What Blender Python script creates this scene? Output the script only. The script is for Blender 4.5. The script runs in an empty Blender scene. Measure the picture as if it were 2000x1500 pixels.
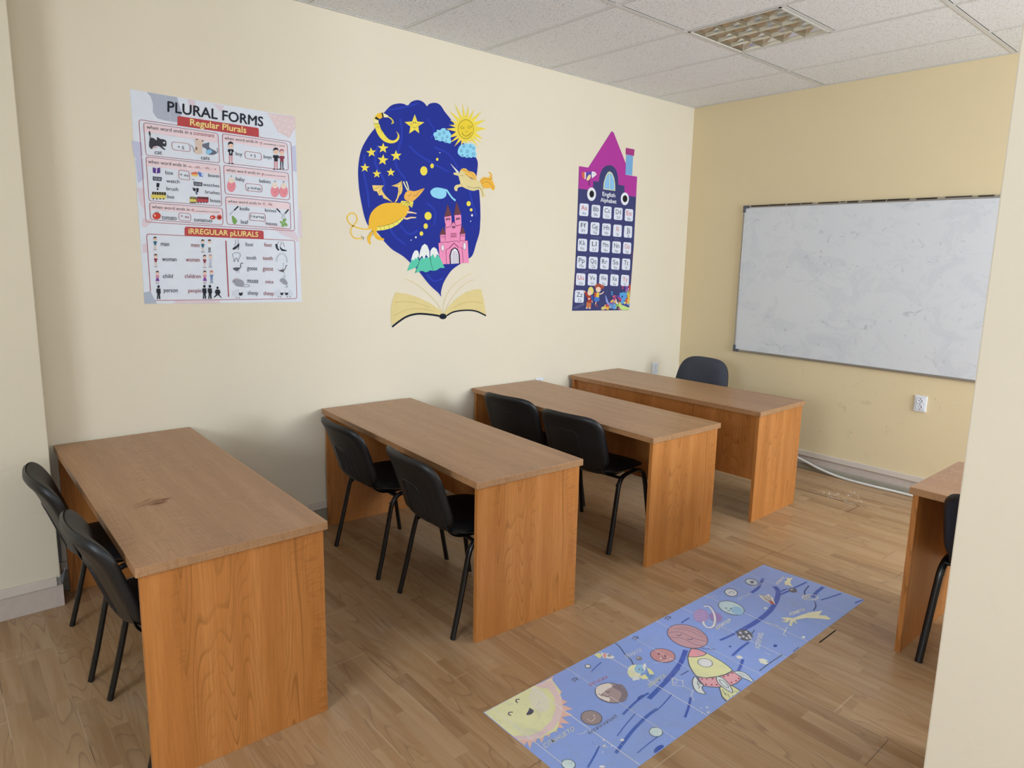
import bpy, bmesh, math, random
from mathutils import Vector, Matrix
from mathutils.geometry import tessellate_polygon
PI = math.pi
S = bpy.context.scene
COL = bpy.data.collections.new('classroom'); S.collection.children.link(COL)

# ------------------------------------------------------------------ camera
cd = bpy.data.cameras.new('camera'); cam = bpy.data.objects.new('camera', cd); COL.objects.link(cam)
yaw, pitch, roll = 0.8489, -0.1652, 0.0227
fw = Vector((math.cos(yaw)*math.cos(pitch), math.sin(yaw)*math.cos(pitch), math.sin(pitch)))
rt = Vector((math.sin(yaw), -math.cos(yaw), 0)); up = rt.cross(fw)
R_ = math.cos(roll)*rt + math.sin(roll)*up; U_ = -math.sin(roll)*rt + math.cos(roll)*up
mw = Matrix((R_, U_, -fw)).transposed().to_4x4(); mw.translation = (0.008, -3.7413, 1.638)
cam.matrix_world = mw
cd.sensor_width = 36; cd.lens = 1334.8/2000*36; cd.shift_x = -15.45/2000; cd.shift_y = -27.69/2000
cd.clip_start = .02
S.camera = cam

# ------------------------------------------------------------------ world, light, exposure
w = bpy.data.worlds.new('daylight'); S.world = w; w.use_nodes = True
bg = w.node_tree.nodes['Background']; bg.inputs[0].default_value = (.80, .88, 1, 1); bg.inputs[1].default_value = 1.0
def area(name, loc, rot, sx, sy, power, col=(1, 1, 1)):
    l = bpy.data.lights.new(name, 'AREA'); l.shape = 'RECTANGLE'; l.size = sx; l.size_y = sy; l.energy = power; l.color = col
    o = bpy.data.objects.new(name, l); COL.objects.link(o); o.location = loc; o.rotation_euler = rot
    return o
# daylight through the windows of the right-hand wall and of the wall behind the camera
WIN_R = [(2.9, 5.0), (-1.6, 0.9)]        # x ranges in wall_right
WIN_B = [(-4.2, -2.5)]                   # y ranges in wall_back
WZ = (.95, 2.45); WZB = (1.5, 2.6)     # unseen opening behind the camera, set high to darken the near floor
YR, XB, XF, H = -6.4, -2.6, 5.2694, 2.9474
area('window_daylight', (3.95, YR-.25, 1.7), (PI/2, 0, 0), 2.1, 1.5, 192, (.865, .98, 1.10))
area('window_daylight', (-.35, YR-.25, 1.7), (PI/2, 0, 0), 2.5, 1.5, 34, (.865, .98, 1.10))
area('window_daylight', (XB-.25, -3.35, 2.05), (PI/2, 0, -PI/2), 1.8, 1.1, 100, (.865, .98, 1.10))
S.view_settings.view_transform = 'Standard'; S.view_settings.look = 'None'
S.view_settings.gamma = 1; S.view_settings.use_curve_mapping = False
S.view_settings.exposure = 0.14
try:
    S.cycles.max_bounces = 10; S.cycles.diffuse_bounces = 3; S.cycles.glossy_bounces = 6
    S.cycles.use_denoising = True
    S.cycles.sample_clamp_indirect = 6
except Exception: pass

# ------------------------------------------------------------------ helpers
def s2l(c): return c/12.92 if c <= .04045 else ((c+.055)/1.055)**2.4
def hexc(h, g=1.0):
    h = h.lstrip('#'); return tuple(min(1, s2l(int(h[i:i+2], 16)/255)*g) for i in (0, 2, 4)) + (1,)
class N:
    """tiny node builder"""
    def __init__(s, name, rough=.5, spec=.5, metal=0):
        s.m = bpy.data.materials.new(name); s.m.use_nodes = True; s.t = s.m.node_tree
        s.b = s.t.nodes['Principled BSDF']; s.b.inputs['Roughness'].default_value = rough
        s.b.inputs['Specular IOR Level'].default_value = spec; s.b.inputs['Metallic'].default_value = metal
    def n(s, typ, **k):
        nd = s.t.nodes.new('ShaderNode'+typ)
        for a, v in k.items(): setattr(nd, a, v)
        return nd
    def link(s, a, b): s.t.links.new(a, b)
    def put(s, sock, v):
        if hasattr(v, 'is_linked') or isinstance(v, bpy.types.NodeSocket): s.link(v, sock)
        else: sock.default_value = v
    def math(s, op, a, b=0, c=0):
        nd = s.n('Math', operation=op)
        for i, v in enumerate((a, b, c)): s.put(nd.inputs[i], v)
        return nd.outputs[0]
    def obj(s): return s.n('TexCoord').outputs['Object']
    def sep(s, v):
        nd = s.n('SeparateXYZ'); s.link(v, nd.inputs[0]); return nd.outputs
    def comb(s, x, y, z):
        nd = s.n('CombineXYZ')
        for i, v in enumerate((x, y, z)): s.put(nd.inputs[i], v)
        return nd.outputs[0]
    def noise(s, v, scale, detail=3, rough=.55, dist=0):
        nd = s.n('TexNoise'); s.link(v, nd.inputs['Vector']); nd.inputs['Scale'].default_value = scale
        nd.inputs['Detail'].default_value = detail; nd.inputs['Roughness'].default_value = rough; nd.inputs['Distortion'].default_value = dist
        return nd.outputs['Fac']
    def scl(s, v, x, y, z):
        nd = s.n('VectorMath', operation='MULTIPLY'); s.link(v, nd.inputs[0]); nd.inputs[1].default_value = (x, y, z); return nd.outputs[0]
    def ramp(s, f, stops, interp='LINEAR'):
        nd = s.n('ValToRGB'); s.link(f, nd.inputs[0]); r = nd.color_ramp; r.interpolation = interp
        while len(r.elements) < len(stops): r.elements.new(.5)
        for e, (p, c) in zip(r.elements, stops): e.position = p; e.color = c if len(c) == 4 else (*c, 1)
        return nd.outputs[0]
    def mix(s, f, a, b, mode='MIX'):
        nd = s.n('Mix', data_type='RGBA', blend_type=mode); s.put(nd.inputs[0], f); s.put(nd.inputs[6], a); s.put(nd.inputs[7], b)
        return nd.outputs[2]
    def color(s, c): s.put(s.b.inputs['Base Color'], c); return s
    def bump(s, f, strength=.1, dist=.01):
        nd = s.n('Bump'); s.link(f, nd.inputs['Height']); nd.inputs['Strength'].default_value = strength; nd.inputs['Distance'].default_value = dist
        s.link(nd.outputs[0], s.b.inputs['Normal'])
def plain(name, h, rough=.5, spec=.5, metal=0, g=1.0, bump=None):
    a = N(name, rough, spec, metal); c = hexc(h, g)
    o = a.obj(); f = a.noise(o, 30, 3)
    a.color(a.mix(f, tuple(x*.94 for x in c[:3])+(1,), tuple(min(1, x*1.05) for x in c[:3])+(1,)))
    if bump: a.bump(a.noise(o, bump[0], 4), bump[1], bump[2])
    return a.m

# ---- materials
def wall_mat(name, h, scuff=0.0):
    a = N(name, .62, .25); o = a.obj(); c = hexc(h)
    big = a.noise(o, 1.3, 4); col = a.mix(big, tuple(x*.96 for x in c[:3])+(1,), tuple(min(1, x*1.04) for x in c[:3])+(1,))
    if scuff:
        z = a.sep(o)[2]
        low = a.math('SMOOTH_MIN', 1.0, a.math('MAXIMUM', a.math('MULTIPLY', a.math('SUBTRACT', 1.05, z), 2.2), 0), .1)
        sm = a.ramp(a.noise(a.scl(o, 1, 2.2, 3.6), 3.2, 7, .72, 1.1), [(.60, (0, 0, 0)), (.80, (1, 1, 1))])
        col = a.mix(a.math('MULTIPLY', a.math('MULTIPLY', sm, low), scuff), col, hexc('#8E8778'))
        st = a.ramp(a.noise(a.scl(o, 1, 5, 1.6), 5, 5, .6, 2.5), [(.70, (0, 0, 0)), (.72, (1, 1, 1))])
        col = a.mix(a.math('MULTIPLY', a.math('MULTIPLY', st, low), scuff*1.1), col, hexc('#6E675C'))
    a.color(col); a.bump(a.noise(o, 160, 3), .12, .002)
    return a.m
M = {}
M['wall'] = wall_mat('cream_wall_paint', '#EDE2CC', .10)
M['wall_b'] = wall_mat('cream_wall_paint_scuffed', '#EAD7AF', .55)
M['wall_c'] = wall_mat('cream_wall_paint_column', '#E6DCC6', .2)
M['plinth'] = plain('painted_plinth', '#CDBFB4', .7, .2, bump=(25, .5, .01))
M['plinth_b'] = plain('grey_screed_band', '#A39C8C', .7, .2, bump=(30, .4, .01))
def ceil_mat():
    a = N('mineral_fibre_tile', .85, .15); o = a.obj()
    sp = a.ramp(a.noise(o, 150, 3, .65), [(.34, (0, 0, 0)), (.42, (1, 1, 1))])
    sp2 = a.ramp(a.noise(a.scl(o, 1, .8, 1), 60, 2, .6), [(.29, (0, 0, 0)), (.33, (1, 1, 1))])
    c = a.mix(a.noise(o, .9, 2), hexc('#F0F1F3'), hexc('#F8F9FB'))
    c = a.mix(a.math('MULTIPLY', sp, sp2), hexc('#A9A9AA'), c)
    a.color(c); a.bump(sp, .25, .002); return a.m
M['tile'] = ceil_mat()
M['tbar'] = plain('white_ceiling_grid', '#DEDEDC', .45, .4)
M['dark'] = plain('dark_gap_and_shadow', '#2A231C', .9, .1)
M['trunk'] = plain('white_cable_trunking', '#DDD2C6', .4, .4)
M['trunk_grey'] = plain('grey_cable_trunking', '#8F9499', .4, .4)

def floor_mat():
    a = N('laminate_floor', .34, .42); o = a.obj(); x, y, z = a.sep(o)
    sx = a.math('DIVIDE', a.math('SUBTRACT', x, 1.067), .0641667)
    strip = a.math('FLOOR', sx); board = a.math('FLOOR', a.math('DIVIDE', a.math('ADD', sx, .001), 3))
    def wn(v, w=0):
        nd = a.n('TexWhiteNoise', noise_dimensions='2D'); a.link(a.comb(v, w, 0), nd.inputs['Vector']); return nd.outputs['Value']
    so = a.math('MULTIPLY', wn(strip, 3.7), 7.0)
    sv = a.math('ADD', a.math('DIVIDE', y, .43), so); stave = a.math('FLOOR', sv); 
    rnd = wn(strip, stave); rnd2 = wn(a.math('ADD', strip, 91.3), stave)
    # grain coordinates: long in y, shifted per stave
    gx = a.math('ADD', x, a.math('MULTIPLY', rnd, 13)); gy = a.math('ADD', y, a.math('MULTIPLY', rnd2, 29))
    g = a.comb(gx, gy, rnd)
    fine = a.noise(a.scl(g, 60, 2.2, 1), 4, 4, .6)
    med = a.noise(a.scl(g, 22, 1.6, 1), 1.2, 3, .5, .4)
    # cathedral figure: contour lines of a stretched noise field
    fld = a.noise(a.scl(g, 9, 1.05, 1), 1.0, 1, .4)
    ringv = a.math('FRACT', a.math('MULTIPLY', fld, 17))
    ring = a.math('MULTIPLY', a.ramp(ringv, [(0, (0, 0, 0)), (.78, (.25, .25, .25)), (.93, (1, 1, 1)), (1, (0, 0, 0))]), a.ramp(rnd2, [(.35, (.15, .15, .15)), (.6, (1, 1, 1))]))
    base = a.ramp(rnd, [(0, hexc('#A98258')), (.3, hexc('#BC9467')), (.65, hexc('#C49D70')), (1, hexc('#CFAA80'))])
    c = a.mix(a.math('MULTIPLY', fine, .75), hexc('#8A6A4E'), base, 'MIX')
    c = a.mix(.55, base, c)
    c = a.mix(a.math('MULTIPLY', a.ramp(med, [(.42, (0, 0, 0)), (.62, (1, 1, 1))]), .35), c, hexc('#C9AB88'))
    c = a.mix(a.math('MULTIPLY', ring, .60), c, hexc('#8A6A50'))
    # joints
    fx = a.math('FRACT', a.math('DIVIDE', a.math('SUBTRACT', x, 1.067), .1925)); ex = a.math('MINIMUM', fx, a.math('SUBTRACT', 1, fx))
    jx = a.math('LESS_THAN', ex, .006)
    by = a.math('ADD', a.math('DIVIDE', y, 1.29), a.math('MULTIPLY', wn(board, 7.1), 5)); fy = a.math('FRACT', by); ey = a.math('MINIMUM', fy, a.math('SUBTRACT', 1, fy))
    jy = a.math('LESS_THAN', ey, .0011)
    j = a.math('MAXIMUM', a.math('MULTIPLY', jx, a.ramp(a.noise(a.scl(o, 5, 1.2, 1), 2.5, 2), [(.42, (0, 0, 0)), (.55, (1, 1, 1))])), jy)
    jc = a.mix(a.ramp(a.noise(o, 2.1, 1), [(.47, (0, 0, 0)), (.53, (1, 1, 1))]), hexc('#4A3626'), hexc('#D2BDA0'))
    c = a.mix(a.math('MULTIPLY', j, .75), c, jc)
    # dust and fine grit
    dust = a.ramp(a.noise(o, 2.3, 6, .7), [(.5, (0, 0, 0)), (.75, (1, 1, 1))])
    c = a.mix(a.math('MULTIPLY', dust, .22), c, hexc('#B9AB9A'))
    grit = a.ramp(a.noise(o, 85, 2, .5), [(.775, (0, 0, 0)), (.79, (1, 1, 1))])
    c = a.mix(a.math('MULTIPLY', grit, .6), c, hexc('#D9D0C2'))
    a.color(c); a.put(a.b.inputs['Roughness'], a.math('ADD', .30, a.math('MULTIPLY', dust, .22)))
    a.bump(a.math('SUBTRACT', a.math('MULTIPLY', fine, .3), j), .18, .002)
    return a.m
M['floor'] = floor_mat()

def wood_panel(name, along, h1, h2, h3, rough=.38, figure=.75, seed=0.0):
    """laminate; along = axis index of the grain"""
    a = N(name, rough, .4); o = a.obj(); xyz = a.sep(o)
    L = xyz[along]; others = [i for i in range(3) if i != along]
    u = a.math('ADD', xyz[others[0]], a.math('MULTIPLY', xyz[others[1]], .9))
    u = a.math('ADD', u, seed)
    wob = a.math('MULTIPLY', a.math('SUBTRACT', a.noise(a.comb(a.math('MULTIPLY', u, 3), a.math('MULTIPLY', L, 1.7), 0), 1.6, 2), .5), .018)
    u2 = a.math('ADD', u, wob)
    fine = a.noise(a.comb(a.math('MULTIPLY', u2, 150), a.math('MULTIPLY', L, 5), 0), 1, 4, .65)
    broad = a.noise(a.comb(a.math('MULTIPLY', u2, 15), a.math('MULTIPLY', L, .7), 3.3), 1, 3, .5)
    fld = a.noise(a.comb(a.math('MULTIPLY', u2, 8.5), a.math('MULTIPLY', L, .42), 9.1), 1, 1, .4)
    rg = a.math('FRACT', a.math('MULTIPLY', fld, 46))
    ring = a.ramp(rg, [(0, (0, 0, 0)), (.7, (.15, .15, .15)), (.9, (1, 1, 1)), (1, (0, 0, 0))])
    sel = a.ramp(a.noise(a.comb(a.math('MULTIPLY', u, 6), a.math('MULTIPLY', L, .2), 5), 1, 1), [(.47, (0.06, 0.06, 0.06)), (.58, (1, 1, 1))])
    # cross figure (short flecks across the grain)
    fl = a.noise(a.comb(a.math('MULTIPLY', u, 22), a.math('MULTIPLY', L, 75), 2), 1, 3, .6, .8)
    fsel = a.ramp(a.noise(a.comb(a.math('MULTIPLY', u, 8), a.math('MULTIPLY', L, .9), 15), 1, 1), [(.5, (0, 0, 0)), (.6, (1, 1, 1))])
    c = a.ramp(broad, [(.25, hexc(h1)), (.5, hexc(h2)), (.75, hexc(h3))])
    c = a.mix(a.math('MULTIPLY', a.math('MULTIPLY', ring, sel), figure), c, hexc(h1, .62))
    c = a.mix(a.math('MULTIPLY', a.ramp(fine, [(.4, (0, 0, 0)), (.7, (1, 1, 1))]), .5), c, hexc(h1, .75))
    c = a.mix(a.math('MULTIPLY', a.math('MULTIPLY', a.ramp(fl, [(.5, (0, 0, 0)), (.62, (1, 1, 1))]), fsel), .5), c, hexc(h1, .74))
    a.color(c); a.bump(fine, .04, .001)
    return a.m
M['panel'] = wood_panel('desk_laminate_panel', 2, '#AF6E32', '#BF7C3F', '#CA894B')
M['top'] = wood_panel('desk_laminate_top', 1, '#AA7C53', '#B4865E', '#BE9169', .33, .35, 2.1)
M['edge'] = wood_panel('desk_laminate_edge_band', 0, '#A67D57', '#B08762', '#BA926D', .33, .25, 1.1)
def plastic():
    a = N('black_shell_plastic', .42, .45); o = a.obj()
    a.color(hexc('#17181A')); a.bump(a.noise(o, 420, 2), .25, .001); return a.m
M['plastic'] = plastic()
M['pad'] = plain('black_vinyl_upholstery', '#141416', .55, .4, bump=(300, .3, .002))
M['tube'] = plain('black_enamelled_tube', '#0E0E10', .28, .5)
def fabric():
    a = N('charcoal_woven_fabric', .95, .15); o = a.obj()
    f = a.noise(o, 380, 2, .7); a.color(a.mix(f, hexc('#303239'), hexc('#5F636E'))); a.bump(f, .5, .002)
    return a.m
M['fabric'] = fabric()
def board_mat():
    a = N('whiteboard_enamel', .22, .5); o = a.obj()
    s1 = a.ramp(a.noise(a.scl(o, 1, 1.2, 1.6), 3.4, 7, .72, .8), [(.50, (0, 0, 0)), (.74, (1, 1, 1))])
    s2 = a.ramp(a.noise(a.scl(o, 1, 1, 1.3), 9, 6, .7, 1.6), [(.60, (0, 0, 0)), (.72, (1, 1, 1))])
    c = a.mix(a.math('MULTIPLY', s1, .42), hexc('#E3E6EA'), hexc('#A9B0BE'))
    c = a.mix(a.math('MULTIPLY', s2, .48), c, hexc('#8B91A0'))
    a.color(c); a.put(a.b.inputs['Roughness'], a.math('ADD', .2, a.math('MULTIPLY', s1, .2))); return a.m
M['board'] = board_mat()
M['alu'] = plain('brushed_aluminium', '#A9A49C', .38, .5, .7)
M['corner'] = plain('grey_plastic_corner', '#5C6066', .5, .4)
M['white'] = plain('white_switch_plastic', '#E9ECF2', .3, .5)
M['hole'] = plain('socket_hole', '#0C0C0C', .8, .1)
M['mirror'] = plain('polished_aluminium_louvre', '#D8D8D6', .10, .5, 1)
M['tubelamp'] = plain('unlit_fluorescent_tube', '#ECECEA', .25, .5)
M['housing'] = plain('luminaire_housing', '#D9D4C8', .5, .4)
M['frame_w'] = plain('white_window_frame', '#E8E8E6', .4, .4)
M['tatter'] = plain('torn_black_sealant', '#2E2820', .8, .2)
M['conduit'] = plain('white_corrugated_conduit', '#E4E2DC', .45, .4)
def print_mat(name, rough, spec, dirt=0.0, marble=0.0):
    a = N(name, rough, spec); at = a.n('Attribute', attribute_name='Col'); c = at.outputs['Color']; o = a.obj()
    f = a.noise(o, 14, 5, .65); c = a.mix(1.0, c, a.mix(f, (.9, .9, .9, 1), (1, 1, 1, 1)), 'MULTIPLY')
    if dirt:
        g = a.ramp(a.noise(o, 120, 2, .5), [(.72, (0, 0, 0)), (.76, (1, 1, 1))])
        c = a.mix(a.math('MULTIPLY', g, .35), c, hexc('#CBD3E6'))
        st = a.ramp(a.noise(a.scl(o, 1, 1, 1), 5, 5, .7, 1.2), [(.5, (0, 0, 0)), (.72, (1, 1, 1))])
        c = a.mix(a.math('MULTIPLY', st, dirt), c, hexc('#A4B0CA'))
    a.color(c); return a.m
M['paint'] = print_mat('mural_acrylic_paint', .7, .10)
M['print'] = print_mat('satin_poster_print', .5, .2)
M['film'] = print_mat('laminated_floor_film', .42, .35, .32)

def link(o, parent=None):
    COL.objects.link(o)
    if parent: o.parent = parent
    return o
def obj(name, bm, mats, parent=None, smooth=None, loc=None):
    me = bpy.data.meshes.new(name); bmesh.ops.recalc_face_normals(bm, faces=bm.faces[:]); bm.to_mesh(me); bm.free()
    for m in (mats if isinstance(mats, (list, tuple)) else [mats]): me.materials.append(m)
    if smooth is not None:
        for p in me.polygons: p.use_smooth = True
        try: me.set_sharp_from_angle(angle=math.radians(smooth))
        except Exception: pass
    o = bpy.data.objects.new(name, me); link(o, parent)
    if loc is not None: o.location = loc
    return o
def empty(name, label, cat, loc=(0, 0, 0), rz=0, group=None):
    o = bpy.data.objects.new(name, None); COL.objects.link(o); o.location = loc; o.rotation_euler = (0, 0, rz); o.empty_display_size = .1
    return tag(o, label, cat, group)
def tag(o, label, cat, group=None):
    o['label'] = label; o['category'] = cat
    if group: o['group'] = group
    return o
def struct(o): o['kind'] = 'structure'; return o
def box(bm, x0, x1, y0, y1, z0, z1, bev=0, seg=2, mi=0, M4=None):
    vs = [bm.verts.new((x, y, z)) for x in (x0, x1) for y in (y0, y1) for z in (z0, z1)]
    q = [(0, 1, 3, 2), (4, 6, 7, 5), (0, 4, 5, 1), (2, 3, 7, 6), (0, 2, 6, 4), (1, 5, 7, 3)]
    fs = [bm.faces.new([vs[i] for i in f]) for f in q]
    for f in fs: f.material_index = mi
    if M4 is not None: bmesh.ops.transform(bm, matrix=M4, verts=vs)
    if bev:
        es = list({e for f in fs for e in f.edges})
        bmesh.ops.bevel(bm, geom=es, offset=bev, segments=seg, profile=.5, affect='EDGES')
    return fs
def rbox(*a, **k):
    bm = bmesh.new(); box(bm, *a, **k); return bm
def catmull(P, n=6, closed=False):
    out = []; L = len(P); rng = range(L if closed else L-1)
    for i in rng:
        p1, p2 = P[i], P[(i+1) % L]
        p0 = P[i-1] if (closed or i > 0) else p1
        p3 = P[(i+2) % L] if (closed or i+2 < L) else p2
        for k in range(n):
            t = k/n
            out.append(tuple(.5*((2*b)+(-a+c)*t+(2*a-5*b+4*c-d)*t*t+(-a+3*b-3*c+d)*t**3) for a, b, c, d in zip(p0, p1, p2, p3)))
    if not closed: out.append(tuple(P[-1]))
    return out
def tube(bm, pts, r, seg=12, rx=None, cap=True, mi=0, side=None):
    """sweep an ellipse (r by rx) along pts"""
    pts = [Vector(p) for p in pts]; rings = []; rx = rx or r; prev = None
    for i, p in enumerate(pts):
        t = (pts[min(i+1, len(pts)-1)] - pts[max(i-1, 0)]).normalized()
        if prev is None:
            ref = Vector(side) if side else (Vector((0, 0, 1)) if abs(t.z) < .9 else Vector((0, 1, 0)))
            n = (ref - t*ref.dot(t)).normalized()
        else: n = (prev - t*prev.dot(t)).normalized()
        prev = n; b = t.cross(n)
        rings.append([bm.verts.new(p + n*math.cos(2*PI*k/seg)*r + b*math.sin(2*PI*k/seg)*rx) for k in range(seg)])
    for a, b in zip(rings, rings[1:]):
        for k in range(seg):
            f = bm.faces.new((a[k], a[(k+1) % seg], b[(k+1) % seg], b[k])); f.material_index = mi
    if cap:
        bm.faces.new(rings[0][::-1]).material_index = mi; bm.faces.new(rings[-1]).material_index = mi
    return rings
def lathe(bm, prof, seg=24, mi=0, M4=None):
    rings = []; new = []
    for r, z in prof:
        rr = [bm.verts.new((r*math.cos(2*PI*k/seg), r*math.sin(2*PI*k/seg), z)) for k in range(seg)]; rings.append(rr); new += rr
    for a, b in zip(rings, rings[1:]):
        for k in range(seg):
            f = bm.faces.new((a[k], a[(k+1) % seg], b[(k+1) % seg], b[k])); f.material_index = mi
    bm.faces.new(rings[0][::-1]).material_index = mi; bm.faces.new(rings[-1]).material_index = mi
    if M4 is not None: bmesh.ops.transform(bm, matrix=M4, verts=new)

# ------------------------------------------------------------------ flat artwork built as thin layered meshes
_txt = {}
def text_mesh(s, bold):
    k = (s, bold)
    if k in _txt: return _txt[k]
    cu = bpy.data.curves.new('lettering', 'FONT'); cu.body = s; cu.resolution_u = 3; cu.offset = 0.0
    to = bpy.data.objects.new('lettering', cu); COL.objects.link(to)
    dg = bpy.context.evaluated_depsgraph_get(); me = bpy.data.meshes.new_from_object(to.evaluated_get(dg))
    V = [(v.co.x, v.co.y) for v in me.vertices]; F = [tuple(p.vertices) for p in me.polygons]
    bpy.data.objects.remove(to); bpy.data.curves.remove(cu); bpy.data.meshes.remove(me)
    _txt[k] = (V, F); return V, F
def art(data, P3, mat, gain, parent=None, name=None, lay=.00012, base=None, thick=0.0, clip=None):
    """data: shapes in 0.1 mm plane coordinates; P3(u, v, h) -> 3D point h metres in front of the plane
    P polygon, E ellipse (centre and two half axes), S stroke, T lettering (origin, run, rise)"""
    groups = {}
    for f in data: groups.setdefault((f[1], f[2]), []).append(f)
    out = []
    for g, items in groups.items():
        V = []; F = []; C = []
        def add(pts, faces, col, h):
            if clip: pts = [(min(max(u, clip[0]), clip[1]), min(max(v, clip[2]), clip[3])) for u, v in pts]
            b = len(V); V.extend(P3(u*1e-4, v*1e-4, h) for u, v in pts); c = hexc(col, gain)
            for q in faces:
                if len(q) >= 3: F.append([b+i for i in q]); C.append(c)
        if base:
            col, pts = base; n = len(pts)
            V.extend(P3(u*1e-4, v*1e-4, thick) for u, v in pts); V.extend(P3(u*1e-4, v*1e-4, 0) for u, v in pts); c = hexc(col, gain)
            for t in tessellate_polygon([[Vector((u, v, 0)) for u, v in pts]]): F.append(list(t)); C.append(c)
            for i in range(n): F.append([i, (i+1) % n, n+(i+1) % n, n+i]); C.append(c)
        for seq, f in enumerate(items):
            k, col = f[0], f[3]; h = thick + .0004 + f[4]*lay*4 + seq*8e-7
            if k in 'PS': pts = list(zip(f[-1][::2], f[-1][1::2]))
            if k == 'P':
                if f[5]: pts = catmull(pts, 4, True)
                add(pts, tessellate_polygon([[Vector((u, v, 0)) for u, v in pts]]), col, h)
            elif k == 'E':
                cx, cy, ax, ay, bx, by = f[5]
                n = 24 if max(abs(ax), abs(ay)) > 60 else 12
                add([(cx+ax*math.cos(t)+bx*math.sin(t), cy+ay*math.cos(t)+by*math.sin(t)) for t in [2*PI*i/n for i in range(n)]], [list(range(n))], col, h)
            elif k == 'S':
                sm, wd, cl = f[5], f[6]/2, f[7]
                if sm and len(pts) > 2: pts = catmull(pts, 4, bool(cl))
                n = len(pts); L = []; Rr = []
                for i in range(n):
                    a = pts[i-1] if (i > 0 or cl) else pts[i]; b2 = pts[(i+1) % n] if (i < n-1 or cl) else pts[i]; p = pts[i]
                    d1 = Vector((p[0]-a[0], p[1]-a[1])); d2 = Vector((b2[0]-p[0], b2[1]-p[1]))
                    d1 = d1.normalized() if d1.length else d2.normalized(); d2 = d2.normalized() if d2.length else d1
                    t = (d1+d2); t = t.normalized() if t.length > 1e-6 else d1
                    q = wd/max(.5, abs(t.dot(d1))); nx, ny = -t.y*q, t.x*q
                    L.append((p[0]+nx, p[1]+ny)); Rr.append((p[0]-nx, p[1]-ny))
                add(L+Rr, [[i, (i+1) % n, n+(i+1) % n, n+i] for i in range(n if cl else n-1)], col, h)
            elif k == 'T':
                TV, TF = text_mesh(f[5], bool(f[7]))
                if not TV: continue
                x0, y0, dx, dy, ux, uy = f[6]
                mx0 = min(v[0] for v in TV); mx1 = max(v[0] for v in TV); my1 = max(v[1] for v in TV)
                hh = math.hypot(ux, uy)*.028
                for i, (sx, sy) in enumerate([(0, 0), (1, 0), (-1, 0), (0, 1), (0, -1)] if f[7] else [(0, 0)]):
                    add([(x0+dx*(v[0]-mx0)/(mx1-mx0)+ux*v[1]/my1+sx*hh, y0+dy*(v[0]-mx0)/(mx1-mx0)+uy*v[1]/my1+sy*hh) for v in TV], TF, col, h+i*2e-6)
        nm = name or g[0]
        me = bpy.data.meshes.new(nm); me.from_pydata(V, [], F); me.update()
        ca = me.color_attributes.new('Col', 'FLOAT_COLOR', 'CORNER')
        vals = []
        for p, c in zip(me.polygons, C): vals += list(c)*p.loop_total
        ca.data.foreach_set('color', vals)
        me.materials.append(mat); o = bpy.data.objects.new(nm, me); link(o, parent); out.append(o)
    return out
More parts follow.
